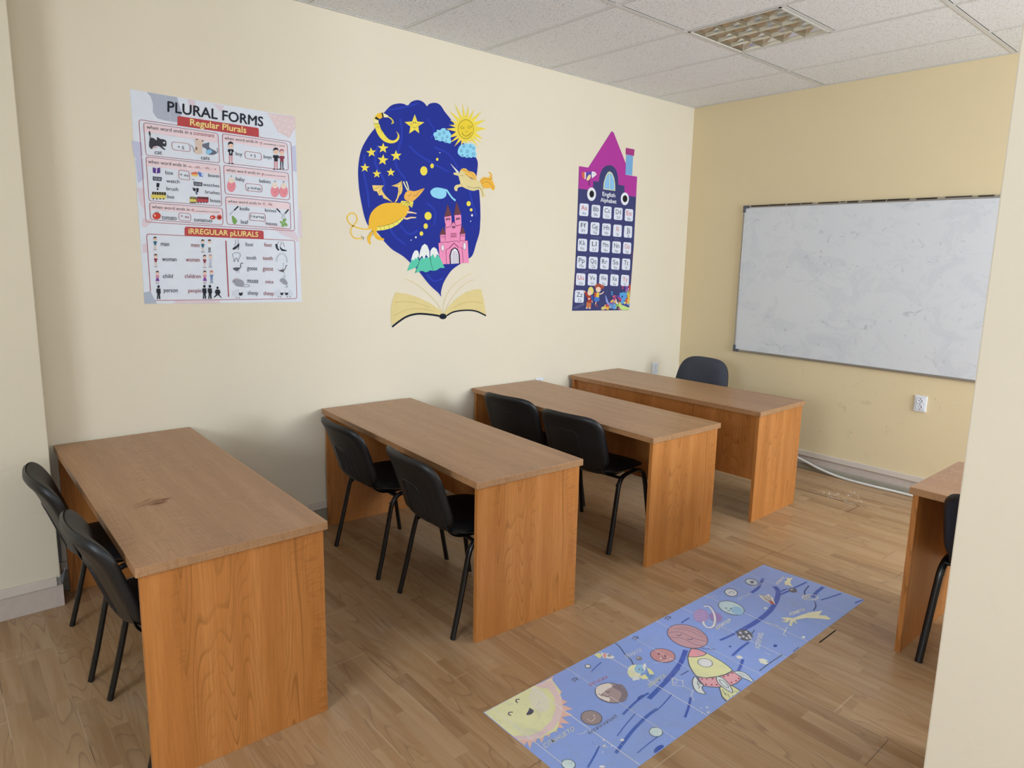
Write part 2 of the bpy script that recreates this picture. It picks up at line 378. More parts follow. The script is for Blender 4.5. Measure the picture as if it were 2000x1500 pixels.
# ------------------------------------------------------------------ artwork data (0.1 mm on the wall / floor plane)
MURAL = [
('P', 'night_sky', 0, '#27348F', 0, 1, [21857,24610,22069,24843,22373,25090,22801,25242,23171,25279,23452,25230,23673,25444,23926,25586,24213,25657,24502,25625,24729,25504,24847,25401,25023,25565,25386,25684,25686,25678,25922,25554,26160,25296,26401,25090,26678,24860,26923,24622,26854,24477,27064,24423,27172,24218,27316,23907,27567,23606,28222,23125,28667,22779,28858,22458,28842,22001,28761,21478,28802,21195,28997,20692,29102,19829,29146,18955,29136,18661,29080,17893,28825,17175,28534,16399,28164,16098,27430,15725,26852,15382,26461,14975,26144,14512,25991,14108,25935,13818,25957,13620,25724,13869,25237,14234,24826,14609,24220,15260,23824,15593,23369,15976,22984,16244,22354,16557,21983,16844,21739,17077,21259,17590,20696,17932,20440,18438,20265,19147,20118,19951,20062,20703,20073,21257,20182,21918,20363,22437,20689,22975,20985,23362,21193,23615,21406,24119,21587,24395]),
('S', 'night_sky', 0, '#2E3FA8', 0.4, 1, 132, 0, [20500,22053,20425,21039,20642,20042,20743,19023]),
('S', 'night_sky', 0, '#2E3FA8', 0.4, 1, 154, 0, [21387,22657,21195,21621,21781,20649,21647,19600]),
('S', 'night_sky', 0, '#2E3FA8', 0.4, 1, 131, 0, [23534,22910,24173,22456,25495,21950,26526,21612]),
('S', 'night_sky', 0, '#2E3FA8', 0.4, 1, 114, 0, [22068,24767,22922,24996,24181,25445]),
('S', 'night_sky', 0, '#2E3FA8', 0.4, 1, 139, 0, [22917,24383,23034,23369,22587,21763,23269,20883]),
('S', 'night_sky', 0, '#2E3FA8', 0.4, 1, 115, 0, [25358,23017,26519,22713,27228,21901]),
('S', 'night_sky', 0, '#2E3FA8', 0.4, 1, 138, 0, [22870,18083,23507,17568,24160,17812]),
('S', 'night_sky', 0, '#2E3FA8', 0.4, 1, 139, 0, [28313,21779,28181,20629,28799,18937]),
('S', 'night_sky', 0, '#2E3FA8', 0.4, 1, 118, 0, [24826,19548,25502,19038,25368,18196]),
('S', 'night_sky', 0, '#2E3FA8', 0.4, 1, 99, 0, [24827,24652,25356,24088,25157,23529]),
('S', 'night_sky', 0, '#2E3FA8', 0.4, 1, 134, 0, [21999,18308,22363,17525,23245,16905]),
('S', 'night_sky', 0, '#2E3FA8', 0.4, 1, 112, 0, [24826,15091,25374,14634,26072,14802]),
('P', 'star', 0, '#F2D653', 1, 0, [23955,24789,24133,24398,24650,24417,24209,24121,24273,23709,23952,23877,23550,23601,23634,24028,23227,24231,23763,24346]),
('S', 'star', 0, '#1F2430', 2, 1, 16, 0, [23780,24063,23856,23995,23984,24001,24100,24106]),
('E', 'star', 0, '#1F2430', 2, [23858,24281,31,5,-1,-41]),
('E', 'star', 0, '#1F2430', 2, [24011,24303,32,4,0,-42]),
('S', 'star', 0, '#B98F2A', 2, 1, 16, 1, [23743,24172,23738,24152,23726,24133,23707,24119,23685,24112,23664,24113,23645,24122,23633,24137,23629,24157,23633,24177,23645,24196,23664,24209,23686,24216,23708,24215,23726,24207,23738,24191]),
('S', 'star', 0, '#B98F2A', 2, 1, 16, 1, [24268,24244,24263,24223,24250,24204,24232,24190,24209,24183,24187,24184,24168,24193,24156,24208,24152,24228,24156,24249,24169,24267,24187,24281,24210,24288,24232,24287,24251,24278,24263,24263]),
('P', 'star', 1, '#F2D653', 1, 0, [20909,22489,21012,22316,21253,22355,21078,22191,21163,22007,20951,22081,20764,21930,20807,22138,20609,22227,20845,22283]),
('P', 'star', 2, '#F2D653', 1, 0, [21753,22853,21830,22650,22093,22659,21877,22504,21932,22292,21721,22401,21495,22262,21580,22483,21386,22607,21647,22636]),
('P', 'star', 3, '#F2D653', 1, 0, [22605,22521,22714,22319,22995,22351,22782,22173,22869,21959,22629,22054,22404,21891,22467,22126,22243,22237,22519,22289]),
('P', 'star', 4, '#F2D653', 1, 0, [21747,22183,21814,21967,22084,21962,21852,21812,21896,21588,21687,21713,21446,21581,21547,21807,21356,21947,21625,21963]),
('P', 'star', 5, '#F2D653', 1, 0, [20525,21557,20589,21381,20810,21385,20627,21255,20673,21071,20496,21169,20305,21053,20377,21241,20215,21352,20434,21372]),
('P', 'star', 6, '#F2D653', 1, 0, [21291,21263,21362,21101,21573,21113,21406,20985,21460,20815,21286,20899,21110,20784,21168,20963,21006,21060,21215,21087]),
('P', 'star', 7, '#F2D653', 1, 0, [22246,21443,22320,21279,22537,21292,22366,21161,22422,20989,22242,21074,22061,20957,22121,21139,21954,21236,22169,21265]),
('E', 'dot', 0, '#F2D653', 1, [24608,21496,265,25,0,-280]),
('E', 'dot', 1, '#F2D653', 1, [25226,21858,134,14,0,-146]),
('E', 'dot', 2, '#F2D653', 1, [25616,22300,95,10,0,-93]),
('E', 'dot', 3, '#E8E8F0', 1, [25818,22729,41,4,0,-33]),
('E', 'dot', 4, '#F2D653', 1, [24927,18757,270,15,0,-249]),
('E', 'dot', 5, '#F2D653', 1, [24746,18113,161,7,0,-172]),
('E', 'dot', 6, '#F2D653', 1, [24425,17635,133,5,0,-138]),
('E', 'dot', 7, '#E8E8F0', 1, [24008,17389,66,2,0,-61]),
('E', 'dot', 8, '#E8E8F0', 1, [23654,17201,39,2,0,-33]),
('E', 'dot', 9, '#F2D653', 1, [28134,19725,176,12,2,-166]),
('E', 'dot', 10, '#F2D653', 1, [28345,19335,119,7,2,-104]),
('E', 'dot', 11, '#E6DDE8', 1, [28424,18986,82,5,1,-81]),
('E', 'dot', 12, '#C9C9F0', 1, [28318,18592,45,2,1,-47]),
('P', 'moon', 0, '#F2D653', 1, 1, [22302,23991,22473,24065,22456,24216,22335,24326,22124,24397,21886,24514,21678,24549,21440,24484,21262,24338,21112,24078,21138,23857,21222,23593,21366,23311,21570,23084,21867,22918,22291,22876,22660,23013,22847,23242,22818,23471,22634,23612,22725,23485,22736,23332,22630,23164,22415,23061,22171,23082,21961,23209,21783,23389,21695,23505,21589,23617,21520,23809,21434,23973,21477,24129,21644,24253,21884,24322,22094,24342,22274,24266,22376,24154,22333,24071]),
('P', 'moon', 0, '#F0DFA0', 2, 0, [21123,24030,21183,24138,21435,24083,21444,23894,21144,23853]),
('P', 'moon', 0, '#1F2430', 3, 0, [21183,24138,21279,24271,21495,24167,21435,24083]),
('P', 'moon', 0, '#F2B63C', 2, 0, [21279,24271,21440,24464,21648,24539,21704,24271,21513,24169]),
('P', 'moon', 0, '#1F2430', 3, 0, [21642,24543,21737,24552,21794,24304,21704,24266]),
('P', 'moon', 0, '#F0E0B0', 2, 0, [21737,24552,22065,24454,22154,24351,21794,24304]),
('S', 'moon', 0, '#1F2430', 3, 1, 21, 0, [22155,24416,22305,24347,22425,24211,22412,24057,22314,24033]),
('S', 'moon', 0, '#1F2430', 3, 1, 20, 0, [21144,23848,21439,23893]),
('S', 'moon', 0, '#1F2430', 3, 1, 15, 0, [21318,23716,21377,23684,21448,23734]),
('S', 'moon', 0, '#1F2430', 3, 1, 15, 0, [21601,23593,21683,23523,21623,23485,21670,23425]),
('P', 'sun', 0, '#EBD24E', 1, 0, [26268,24236,27057,24417,26507,24511,27107,24602,26588,24820,27222,24799,26502,25385,27404,24976,26913,25894,27620,25096,27542,26019,27828,25153,28042,25932,28045,25159,28550,25788,28272,25101,29140,25737,28485,24955,29484,25254,28630,24707,29569,24700,28635,24354,29281,23984,28509,24086,29188,23700,28394,23953,28917,23419,28246,23838,28288,23693,28025,23734,27892,23479,27747,23690,27463,23372,27512,23724,26934,23228,27322,23815,26549,23401,27183,23943,26388,23682,27072,24167]),
('E', 'sun', 0, '#E6C93C', 2, [27845,24428,636,84,7,-593]),
('S', 'sun', 0, '#1F2430', 3, 1, 22, 1, [28481,24512,28435,24277,28299,24066,28094,23911,27852,23835,27610,23851,27406,23953,27269,24127,27220,24345,27265,24575,27398,24784,27598,24939,27838,25017,28080,25006,28288,24906,28429,24733]),
('S', 'sun', 0, '#1F2430', 3, 1, 24, 0, [27526,24182,27670,24034,27886,24006,28137,24121,28280,24307]),
('S', 'sun', 0, '#1F2430', 3, 1, 18, 0, [27381,24465,27523,24418,27737,24485]),
('S', 'sun', 0, '#1F2430', 3, 1, 18, 0, [27973,24544,28132,24521,28333,24648]),
('S', 'sun', 0, '#1F2430', 3, 1, 18, 0, [27402,24512,27558,24544,27715,24499]),
('S', 'sun', 0, '#1F2430', 3, 1, 18, 0, [27972,24572,28130,24665,28311,24673]),
('S', 'sun', 0, '#1F2430', 3, 1, 18, 0, [27810,24301,27882,24272,27954,24320]),
('P', 'cloud', 0, '#8FD0F5', 1.5, 1, [25323,23764,25390,23906,25557,23954,25590,24092,25826,24107,25962,24222,26200,24264,26303,24148,26475,24171,26593,24045,26684,23937,26637,23713,26687,23527,26598,23380,26411,23401,26204,23398,26033,23475,25829,23423,25626,23479,25458,23470,25411,23614]),
('S', 'cloud', 0, '#2A3C78', 2.5, 1, 17, 0, [25546,23642,25539,23616,25499,23605,25472,23640,25505,23690,25578,23692,25606,23626,25540,23557,25438,23573]),
('S', 'cloud', 0, '#2A3C78', 2.5, 1, 17, 0, [25784,23876,25776,23847,25731,23835,25700,23874,25737,23931,25820,23933,25852,23858,25777,23780,25661,23798]),
('S', 'cloud', 0, '#2A3C78', 2.5, 1, 17, 0, [26137,24018,26129,23989,26084,23977,26052,24016,26089,24073,26173,24076,26206,24001,26130,23922,26013,23940]),
('S', 'cloud', 0, '#2A3C78', 2.5, 1, 17, 0, [26023,23636,26015,23607,25969,23595,25938,23634,25975,23692,26059,23694,26092,23618,26015,23540,25899,23558]),
('S', 'cloud', 0, '#2A3C78', 2.5, 1, 18, 0, [26382,23779,26375,23752,26335,23742,26306,23777,26340,23828,26415,23830,26444,23763,26376,23693,26271,23709]),
('S', 'cloud', 0, '#2A3C78', 2.5, 1, 18, 0, [26289,23495,26284,23476,26253,23468,26232,23494,26257,23533,26313,23534,26335,23483,26284,23431,26206,23443]),
('P', 'cloud', 1, '#8FD0F5', 2, 1, [27219,22846,27231,23069,27357,23304,27533,23447,27712,23457,27869,23576,28072,23528,28289,23593,28583,23504,28674,23346,28647,23173,28739,22957,28668,22751,28447,22756,28301,22672,28118,22704,27938,22634,27757,22693,27577,22651,27398,22710]),
('S', 'cloud', 1, '#2A3C78', 3, 1, 18, 0, [27702,23356,27694,23327,27649,23316,27617,23354,27654,23410,27737,23411,27770,23338,27695,23263,27580,23281]),
('S', 'cloud', 1, '#2A3C78', 3, 1, 19, 0, [28243,23419,28236,23390,28190,23379,28157,23418,28195,23473,28279,23475,28313,23401,28237,23325,28119,23344]),
('S', 'cloud', 1, '#2A3C78', 3, 1, 19, 0, [28498,23325,28491,23300,28450,23290,28421,23324,28455,23373,28529,23375,28560,23309,28492,23242,28387,23258]),
('S', 'cloud', 1, '#2A3C78', 3, 1, 18, 0, [27505,23055,27497,23027,27452,23016,27421,23054,27457,23109,27540,23111,27573,23037,27498,22962,27383,22981]),
('S', 'cloud', 1, '#2A3C78', 3, 1, 19, 0, [27996,23072,27988,23039,27937,23027,27901,23070,27943,23132,28036,23134,28074,23051,27989,22967,27858,22988]),
('S', 'cloud', 1, '#2A3C78', 3, 1, 19, 0, [28488,22958,28479,22924,28425,22911,28386,22956,28431,23022,28531,23024,28571,22936,28480,22846,28341,22869]),
('S', 'cloud', 1, '#2A3C78', 3, 1, 19, 0, [27593,22776,27588,22755,27556,22748,27534,22775,27560,22814,27618,22815,27642,22762,27589,22710,27507,22723]),
('S', 'cloud', 1, '#2A3C78', 3, 1, 19, 0, [27990,22791,27984,22770,27952,22763,27929,22790,27956,22829,28015,22830,28038,22778,27985,22724,27902,22738]),
('P', 'cloud', 2, '#8FD0F5', 1, 1, [25094,20224,25195,20396,25397,20522,25635,20568,25908,20562,26150,20526,26289,20426,26339,20207,26222,20003,25911,19881,25568,19901,25263,19990]),
('S', 'cloud', 2, '#8FD0F5', 1, 1, 121, 0, [26116,20468,26359,20442,26570,20224,26818,19989,27068,19854]),
('S', 'dragon', 0, '#E8C04C', 1, 1, 77, 0, [20902,17785,20428,17739,20021,17799,19649,17911,19369,18128,19306,18378,19463,18579,19692,18628,19890,18511,19955,18310,19824,18047,19590,17807,19511,17563,19609,17321,19836,17174,20273,17214]),
('S', 'dragon', 0, '#1F2430', 2, 1, 22, 0, [20158,17340,20361,17243,20300,17096]),
('S', 'dragon', 0, '#1F2430', 2, 1, 21, 0, [20197,17207,20373,17244]),
('P', 'dragon', 0, '#F2B63C', 1.3, 1, [20697,17984,20732,18350,20886,18721,21219,19052,21704,19307,22256,19395,22817,19416,23196,19345,23515,19193,23462,18921,23256,18640,22968,18410,22555,18069,21994,17857,21260,17669,21257,17484,21377,17383,21619,17259,21753,17211,21617,17116,21253,17168,21063,17372,20988,17579,20884,17408,20784,17100,20841,16918,20757,16858,20640,16991,20585,17251,20719,17464,20931,17734,20665,17827]),
('P', 'dragon', 0, '#F0DC6A', 2, 0, [21263,17905,21750,18006,22244,18134,22683,18342,23051,18586,23095,18459,22744,18142,22241,17879,21747,17741,21260,17684]),
('S', 'dragon', 0, '#1F2430', 3, 0, 14, 0, [21475,17957,21490,17715]),
('S', 'dragon', 0, '#1F2430', 3, 0, 14, 0, [21750,18016,21778,17758]),
('S', 'dragon', 0, '#1F2430', 3, 0, 14, 0, [22027,18082,22117,17836]),
('S', 'dragon', 0, '#1F2430', 3, 0, 14, 0, [22338,18176,22461,17984]),
('S', 'dragon', 0, '#1F2430', 3, 0, 14, 0, [22620,18312,22776,18175]),
('S', 'dragon', 0, '#1F2430', 3, 0, 14, 0, [22873,18459,22986,18357]),
('S', 'dragon', 0, '#1F2430', 3, 1, 14, 0, [20719,17464,20930,17682,20988,17527,20884,17366]),
('S', 'dragon', 0, '#1F2430', 2.5, 1, 17, 0, [21263,17905,21750,18006,22244,18134,22683,18342,23051,18586]),
('P', 'dragon', 0, '#F2B058', 2, 1, [23167,19813,23264,20060,23520,20229,23842,20200,24167,20279,24429,20380,24641,20435,24561,20293,24297,20002,24035,19767,23775,19587,23453,19565,23230,19657]),
('S', 'dragon', 0, '#1F2430', 3, 1, 17, 0, [23423,19911,23551,19905,23661,20063]),
('S', 'dragon', 0, '#1F2430', 3, 1, 17, 0, [23808,19939,24068,19958,24199,20157,24594,20404]),
('S', 'dragon', 0, '#EFE3B0', 1.5, 1, 83, 0, [23123,20722,23267,20459,23424,20216]),
('S', 'dragon', 0, '#EFE3B0', 1.5, 1, 73, 0, [23319,20755,23426,20525,23501,20238]),
('P', 'dragon', 0, '#EFD860', 2.5, 0, [22976,19560,23839,19565,23806,19417,23728,19179,23516,19328,23374,19169,23209,19324,23018,19243,23038,19367,22867,19393]),
('S', 'dragon', 0, '#1F2430', 3.5, 1, 17, 0, [23453,19555,23207,19477,22912,19396]),
('S', 'dragon', 0, '#1F2430', 3.5, 1, 17, 0, [23453,19555,23270,19401,23037,19244]),
('S', 'dragon', 0, '#1F2430', 3.5, 1, 17, 0, [23453,19555,23413,19370,23323,19182]),
('S', 'dragon', 0, '#1F2430', 3.5, 1, 17, 0, [23453,19555,23510,19443,23516,19328]),
('S', 'dragon', 0, '#1F2430', 3.5, 1, 17, 0, [23453,19555,23616,19383,23728,19207]),
('P', 'dragon', 0, '#F5C874', 1, 0, [20969,20324,21778,20380,21637,20223,21653,20069,21862,19798,22196,19560,22411,19406,22012,19547,21720,19632,21650,19809,21408,19765,21291,19989,21054,20023]),
('S', 'dragon', 0, '#1F2430', 2, 1, 16, 0, [21778,20380,21636,20197,21683,20019,21922,19750,22393,19415]),
('S', 'dragon', 0, '#1F2430', 2, 1, 13, 0, [20995,20028,21294,20196,21717,20359]),
('S', 'dragon', 0, '#1F2430', 2, 1, 14, 0, [21378,19789,21533,20111,21729,20334]),
('P', 'dragon', 0, '#F5C874', 1, 0, [23016,20756,23056,20230,22979,20012,22821,19841,22643,19511,22473,19404,22663,19724,22760,20101,22743,20353,22266,20404,22670,20542]),
('S', 'dragon', 0, '#1F2430', 2, 1, 17, 0, [23028,20730,22887,20322,22821,19841]),
('S', 'dragon', 0, '#1F2430', 2, 1, 14, 0, [22297,20422,22701,20492,23015,20703]),
('P', 'dragon', 0, '#F5C9A0', 2, 0, [23353,18958,23643,18958,24065,18890,24052,18835,23707,18848,23353,18834]),
('P', 'dragon', 0, '#F5C9A0', 2, 0, [23083,18604,23319,18546,23641,18634,24032,18638,24031,18573,23641,18531,23383,18447,23159,18463]),
('P', 'unicorn', 0, '#DCCB92', 1, 1, [26877,21578,27159,21643,27337,21621,27478,21858,27729,21961,27889,21852,27987,21579,28319,21336,28838,21284,29292,21121,29411,20812,29378,20547,29533,20355,29421,20259,29246,20247,29166,20531,28997,20692,28477,20583,27888,20680,27597,20770,27253,20681,27184,20467,26991,20508,26954,20702,27130,20856,27437,20966,27341,21239,27268,21429,26962,21474]),
('P', 'unicorn', 0, '#EDEBE0', 1.5, 0, [26606,22172,27195,21591,27337,21671]),
('S', 'unicorn', 0, '#8A8490', 2, 0, 15, 0, [26768,21995,26852,22042]),
('S', 'unicorn', 0, '#8A8490', 2, 0, 15, 0, [26881,21895,26951,21941]),
('S', 'unicorn', 0, '#8A8490', 2, 0, 15, 0, [26995,21795,27051,21839]),
('S', 'unicorn', 0, '#8A8490', 2, 0, 15, 0, [27109,21694,27151,21737]),
('S', 'unicorn', 0, '#8A8490', 2, 0, 15, 0, [27224,21593,27252,21635]),
('P', 'unicorn', 0, '#EFB95A', 2, 1, [27479,21802,27585,21924,27873,21952,28093,21827,28460,21793,28684,21643,28778,21336,28541,21316,28245,21404,27951,21519,27768,21700]),
('S', 'unicorn', 0, '#1F2430', 2.5, 1, 16, 0, [27585,21880,27911,21798,28314,21694,28650,21411]),
('S', 'unicorn', 0, '#1F2430', 2.5, 1, 16, 0, [27805,21619,28097,21476,28540,21373]),
('P', 'unicorn', 0, '#EFB245', 1.2, 1, [29063,21275,29360,21543,29741,21554,29930,21670,29905,21813,29735,21884,29926,21913,30083,21771,30112,21453,30249,21201,30371,20976,30204,20727,29984,20875,29525,20821,29256,21002]),
('S', 'unicorn', 0, '#1F2430', 2, 1, 16, 0, [29102,21220,29438,21423,29897,21434,30125,21600]),
('S', 'unicorn', 0, '#1F2430', 2, 1, 16, 0, [29179,21111,29670,21269,30058,21068,30256,20878]),
('S', 'unicorn', 0, '#1F2430', 2, 1, 19, 0, [27995,20842,28474,20766,28995,20837,29224,20652,29344,20312]),
('S', 'unicorn', 0, '#1F2430', 2, 1, 18, 0, [27410,21498,27554,21455,27676,21522]),
('S', 'unicorn', 0, '#1F2430', 2, 1, 15, 0, [27202,20845,27451,20939,27597,20810]),
('S', 'unicorn', 0, '#1F2430', 2, 1, 16, 0, [29217,21057,29412,20783]),
('P', 'castle', 0, '#F290B8', 1, 0, [25728,17100,26910,17226,28075,17320,28204,15835,26922,15764,25858,15714]),
('P', 'castle', 0, '#F290B8', 1, 0, [25851,17573,26269,17616,26272,17161,25887,17121]),
('P', 'castle', 0, '#F290B8', 1, 0, [27411,17669,27864,17703,27868,17296,27415,17265]),
('P', 'castle', 0, '#F290B8', 1, 0, [26180,18754,26741,18863,26775,18149,26302,18083]),
('P', 'castle', 0, '#F290B8', 1, 0, [26983,18910,27514,18974,27565,18270,27046,18218]),
('P', 'castle', 0, '#F290B8', 1, 0, [26252,18182,27550,18327,27430,17254,26244,17160]),
('P', 'castle', 0, '#F290B8', 1, 0, [26900,18525,26633,18171,27175,18195]),
('P', 'castle', 0, '#6B4048', 2, 0, [26434,19601,26180,18754,26741,18875]),
('P', 'castle', 0, '#6B4048', 2, 0, [27140,19788,26933,18908,27529,18997]),
('P', 'castle', 0, '#6B4048', 2, 0, [26057,18106,25782,17553,26325,17664]),
('P', 'castle', 0, '#6B4048', 2, 0, [27660,18228,27375,17703,27923,17688]),
('E', 'castle', 0, '#1F2430', 3, [26334,18610,35,2,1,-85]),
('E', 'castle', 0, '#1F2430', 3, [26460,18633,36,2,1,-84]),
('E', 'castle', 0, '#1F2430', 3, [26587,18651,35,2,1,-85]),
('E', 'castle', 0, '#1F2430', 3, [27149,18680,36,2,1,-86]),
('E', 'castle', 0, '#1F2430', 3, [27257,18697,36,2,1,-86]),
('E', 'castle', 0, '#1F2430', 3, [27372,18720,36,2,1,-86]),
('E', 'castle', 0, '#1F2430', 3, [26818,18139,35,2,0,-74]),
('E', 'castle', 0, '#1F2430', 3, [26917,18143,36,2,1,-114]),
('E', 'castle', 0, '#1F2430', 3, [27018,18148,35,1,0,-75]),
('S', 'castle', 0, '#7A2438', 3, 0, 32, 0, [26633,18171,26900,18496,27175,18195]),
('S', 'castle', 0, '#7A2438', 3, 0, 32, 0, [26302,18083,26633,18142]),
('S', 'castle', 0, '#7A2438', 3, 0, 32, 0, [27175,18235,27550,18344]),
('S', 'castle', 0, '#7A2438', 3, 0, 38, 0, [26678,17717,27165,17747]),
('S', 'castle', 0, '#7A2438', 3, 0, 38, 0, [26679,17614,27165,17643]),
('S', 'castle', 0, '#7A2438', 3, 0, 38, 0, [26680,17505,27166,17534]),
('S', 'castle', 0, '#7A2438', 3, 0, 25, 0, [25728,17088,26413,17188,26484,17110,26590,17199,27234,17259,27343,17193,27451,17272,28075,17320]),
('S', 'castle', 0, '#7A2438', 3, 0, 25, 0, [25886,17461,26235,17501]),
('S', 'castle', 0, '#7A2438', 3, 0, 26, 0, [27426,17601,27864,17628]),
('S', 'castle', 0, '#7A2438', 3, 0, 25, 0, [26230,18407,26302,18083,26243,17274]),
('S', 'castle', 0, '#7A2438', 3, 0, 26, 0, [27550,18298,27429,17311]),
('S', 'castle', 0, '#7A2438', 3, 0, 45, 0, [26592,16781,26947,17112,27346,16834]),
('S', 'castle', 0, '#7A2438', 3, 0, 26, 0, [26364,15758,26310,16648,26451,16737,26592,16769]),
('S', 'castle', 0, '#7A2438', 3, 0, 27, 0, [27722,15830,27624,16794,27455,16848]),
('P', 'castle', 0, '#1F2430', 2, 0, [26635,15744,26595,16309,26735,16686,27021,16849,27275,16728,27438,16382,27466,15798]),
('P', 'castle', 0, '#E9E2EA', 3, 0, [26721,15756,26688,16311,26807,16630,27022,16768,27217,16657,27336,16351,27356,15797]),
('S', 'castle', 0, '#6A5A70', 4, 0, 26, 0, [26813,15792,26780,16428]),
('S', 'castle', 0, '#6A5A70', 4, 0, 26, 0, [26921,15793,26886,16603]),
('S', 'castle', 0, '#6A5A70', 4, 0, 26, 0, [27030,15794,26994,16606]),
('S', 'castle', 0, '#6A5A70', 4, 0, 26, 0, [27138,15795,27102,16608]),
('S', 'castle', 0, '#6A5A70', 4, 0, 26, 0, [27247,15796,27212,16436]),
('E', 'castle', 0, '#E9E2EA', 3, [26049,16785,112,3,1,-205]),
('S', 'castle', 0, '#7A2438', 4, 1, 22, 1, [26161,16788,26153,16709,26129,16641,26093,16596,26050,16580,26007,16594,25971,16638,25946,16704,25937,16782,25946,16861,25970,16928,26006,16973,26048,16990,26091,16975,26128,16932,26152,16866]),
('E', 'castle', 0, '#E9E2EA', 3, [27821,16945,118,3,2,-246]),
('S', 'castle', 0, '#7A2438', 4, 1, 23, 1, [27939,16948,27931,16854,27906,16773,27868,16719,27823,16699,27778,16717,27739,16769,27713,16848,27703,16942,27711,17036,27736,17116,27773,17170,27818,17190,27863,17172,27902,17120,27928,17042]),
('P', 'castle', 0, '#F290B8', 2.5, 0, [25920,17632,25983,17640,25983,17549,25920,17541]),
('P', 'castle', 0, '#F290B8', 2.5, 0, [26024,17636,26087,17644,26088,17553,26025,17545]),
('P', 'castle', 0, '#F290B8', 2.5, 0, [26129,17640,26192,17648,26193,17557,26130,17549]),
('P', 'castle', 0, '#F290B8', 2.5, 0, [26234,17643,26297,17651,26298,17560,26235,17553]),
('P', 'castle', 0, '#F290B8', 2.5, 0, [27425,17739,27490,17747,27491,17649,27426,17641]),
('P', 'castle', 0, '#F290B8', 2.5, 0, [27541,17743,27607,17752,27608,17653,27542,17645]),
('P', 'castle', 0, '#F290B8', 2.5, 0, [27658,17748,27724,17756,27725,17658,27659,17649]),
('P', 'castle', 0, '#F290B8', 2.5, 0, [27775,17752,27841,17760,27842,17662,27776,17654]),
('P', 'mountain', 0, '#5CC3A6', 2.2, 0, [23332,15272,23629,15871,23793,16095,24189,16101,24255,15878,24022,15513]),
('P', 'mountain', 0, '#E4E6E2', 2.4, 0, [23629,15915,23761,16315,23893,16528,24025,16592,24170,16534,24249,16324,24222,16101,24136,16183,24056,16032,23944,16097,23838,15929,23747,16028]),
('P', 'mountain', 0, '#5CC3A6', 3, 0, [23921,15139,24222,15878,24389,16104,25029,16169,25132,15832,25304,15294,25098,15333,24928,15253,24724,15196,24555,15275,24388,15291]),
('P', 'mountain', 0, '#E4E6E2', 3.2, 0, [24236,16101,24323,16548,24457,16857,24658,17002,24860,16896,25016,16563,25030,16113,24894,16179,24758,16333,24623,16023,24456,16244,24275,16057]),
('P', 'mountain', 0, '#5CC3A6', 2.6, 0, [25064,16142,25132,15832,25304,15294,25581,15334,25859,15484,26224,15486,25856,16125,25717,16266,25234,16342]),
('P', 'mountain', 0, '#E4E6E2', 2.8, 0, [25064,16170,25097,16565,25233,16748,25384,16814,25591,16689,25800,16250,25612,16349,25454,16119,25302,16372]),
('S', 'mountain', 0, '#1F2430', 4, 0, 21, 0, [24236,16407,24255,15878,23968,15178]),
('S', 'mountain', 0, '#1F2430', 4, 0, 22, 0, [25063,16283,25153,15775,25304,15294]),
('P', 'open_book', 0, '#DCC98E', 1, 0, [22520,13968,23357,13841,24284,13568,25100,13204,25728,12836,26097,12519,25870,12363,25101,12452,24281,12570,23481,12458,22826,12176,22183,11943,22141,12789,22261,13449]),
('P', 'open_book', 0, '#DCC98E', 1, 0, [26190,12497,26653,13042,27231,13500,27967,13873,28719,14059,29272,14051,29501,13387,29740,12270,28894,12578,27980,12689,27165,12622,26405,12371]),
('S', 'open_book', 0, '#D2BF80', 1.5, 1, 73, 0, [22450,13334,23224,13369,24148,13230,25101,12915]),
('S', 'open_book', 0, '#D2BF80', 1.5, 1, 73, 0, [22347,12504,23220,12807,24148,12889,25378,12674]),
('S', 'open_book', 0, '#D2BF80', 1.5, 1, 81, 0, [26944,12855,27677,13131,28578,13227,29428,13082]),
('S', 'open_book', 0, '#1F2430', 2, 1, 123, 0, [22245,11806,22696,12097,23349,12424,24147,12552,25032,12478,25800,12354]),
('S', 'open_book', 0, '#1F2430', 2, 1, 101, 0, [26405,12341,26946,12570,27831,12646,28817,12569,29741,12208]),
('E', 'open_book', 0, '#1F2430', 2.5, [26098,12307,300,-13,1,-189]),
('S', 'open_book', 0, '#DCC98E', 1, 1, 36, 0, [23232,14790,23820,14563,24487,14161,25238,13575,25727,13070,26082,12560]),
('S', 'open_book', 0, '#DCC98E', 1, 1, 34, 0, [26118,12559,26151,13116,26433,13753,26933,14332,27659,14798,28401,15153]),
('S', 'open_book', 0, '#DCC98E', 1, 1, 34, 0, [26225,12555,26508,13105,27082,13800,27812,14382,28407,14645,28748,14703]),
]
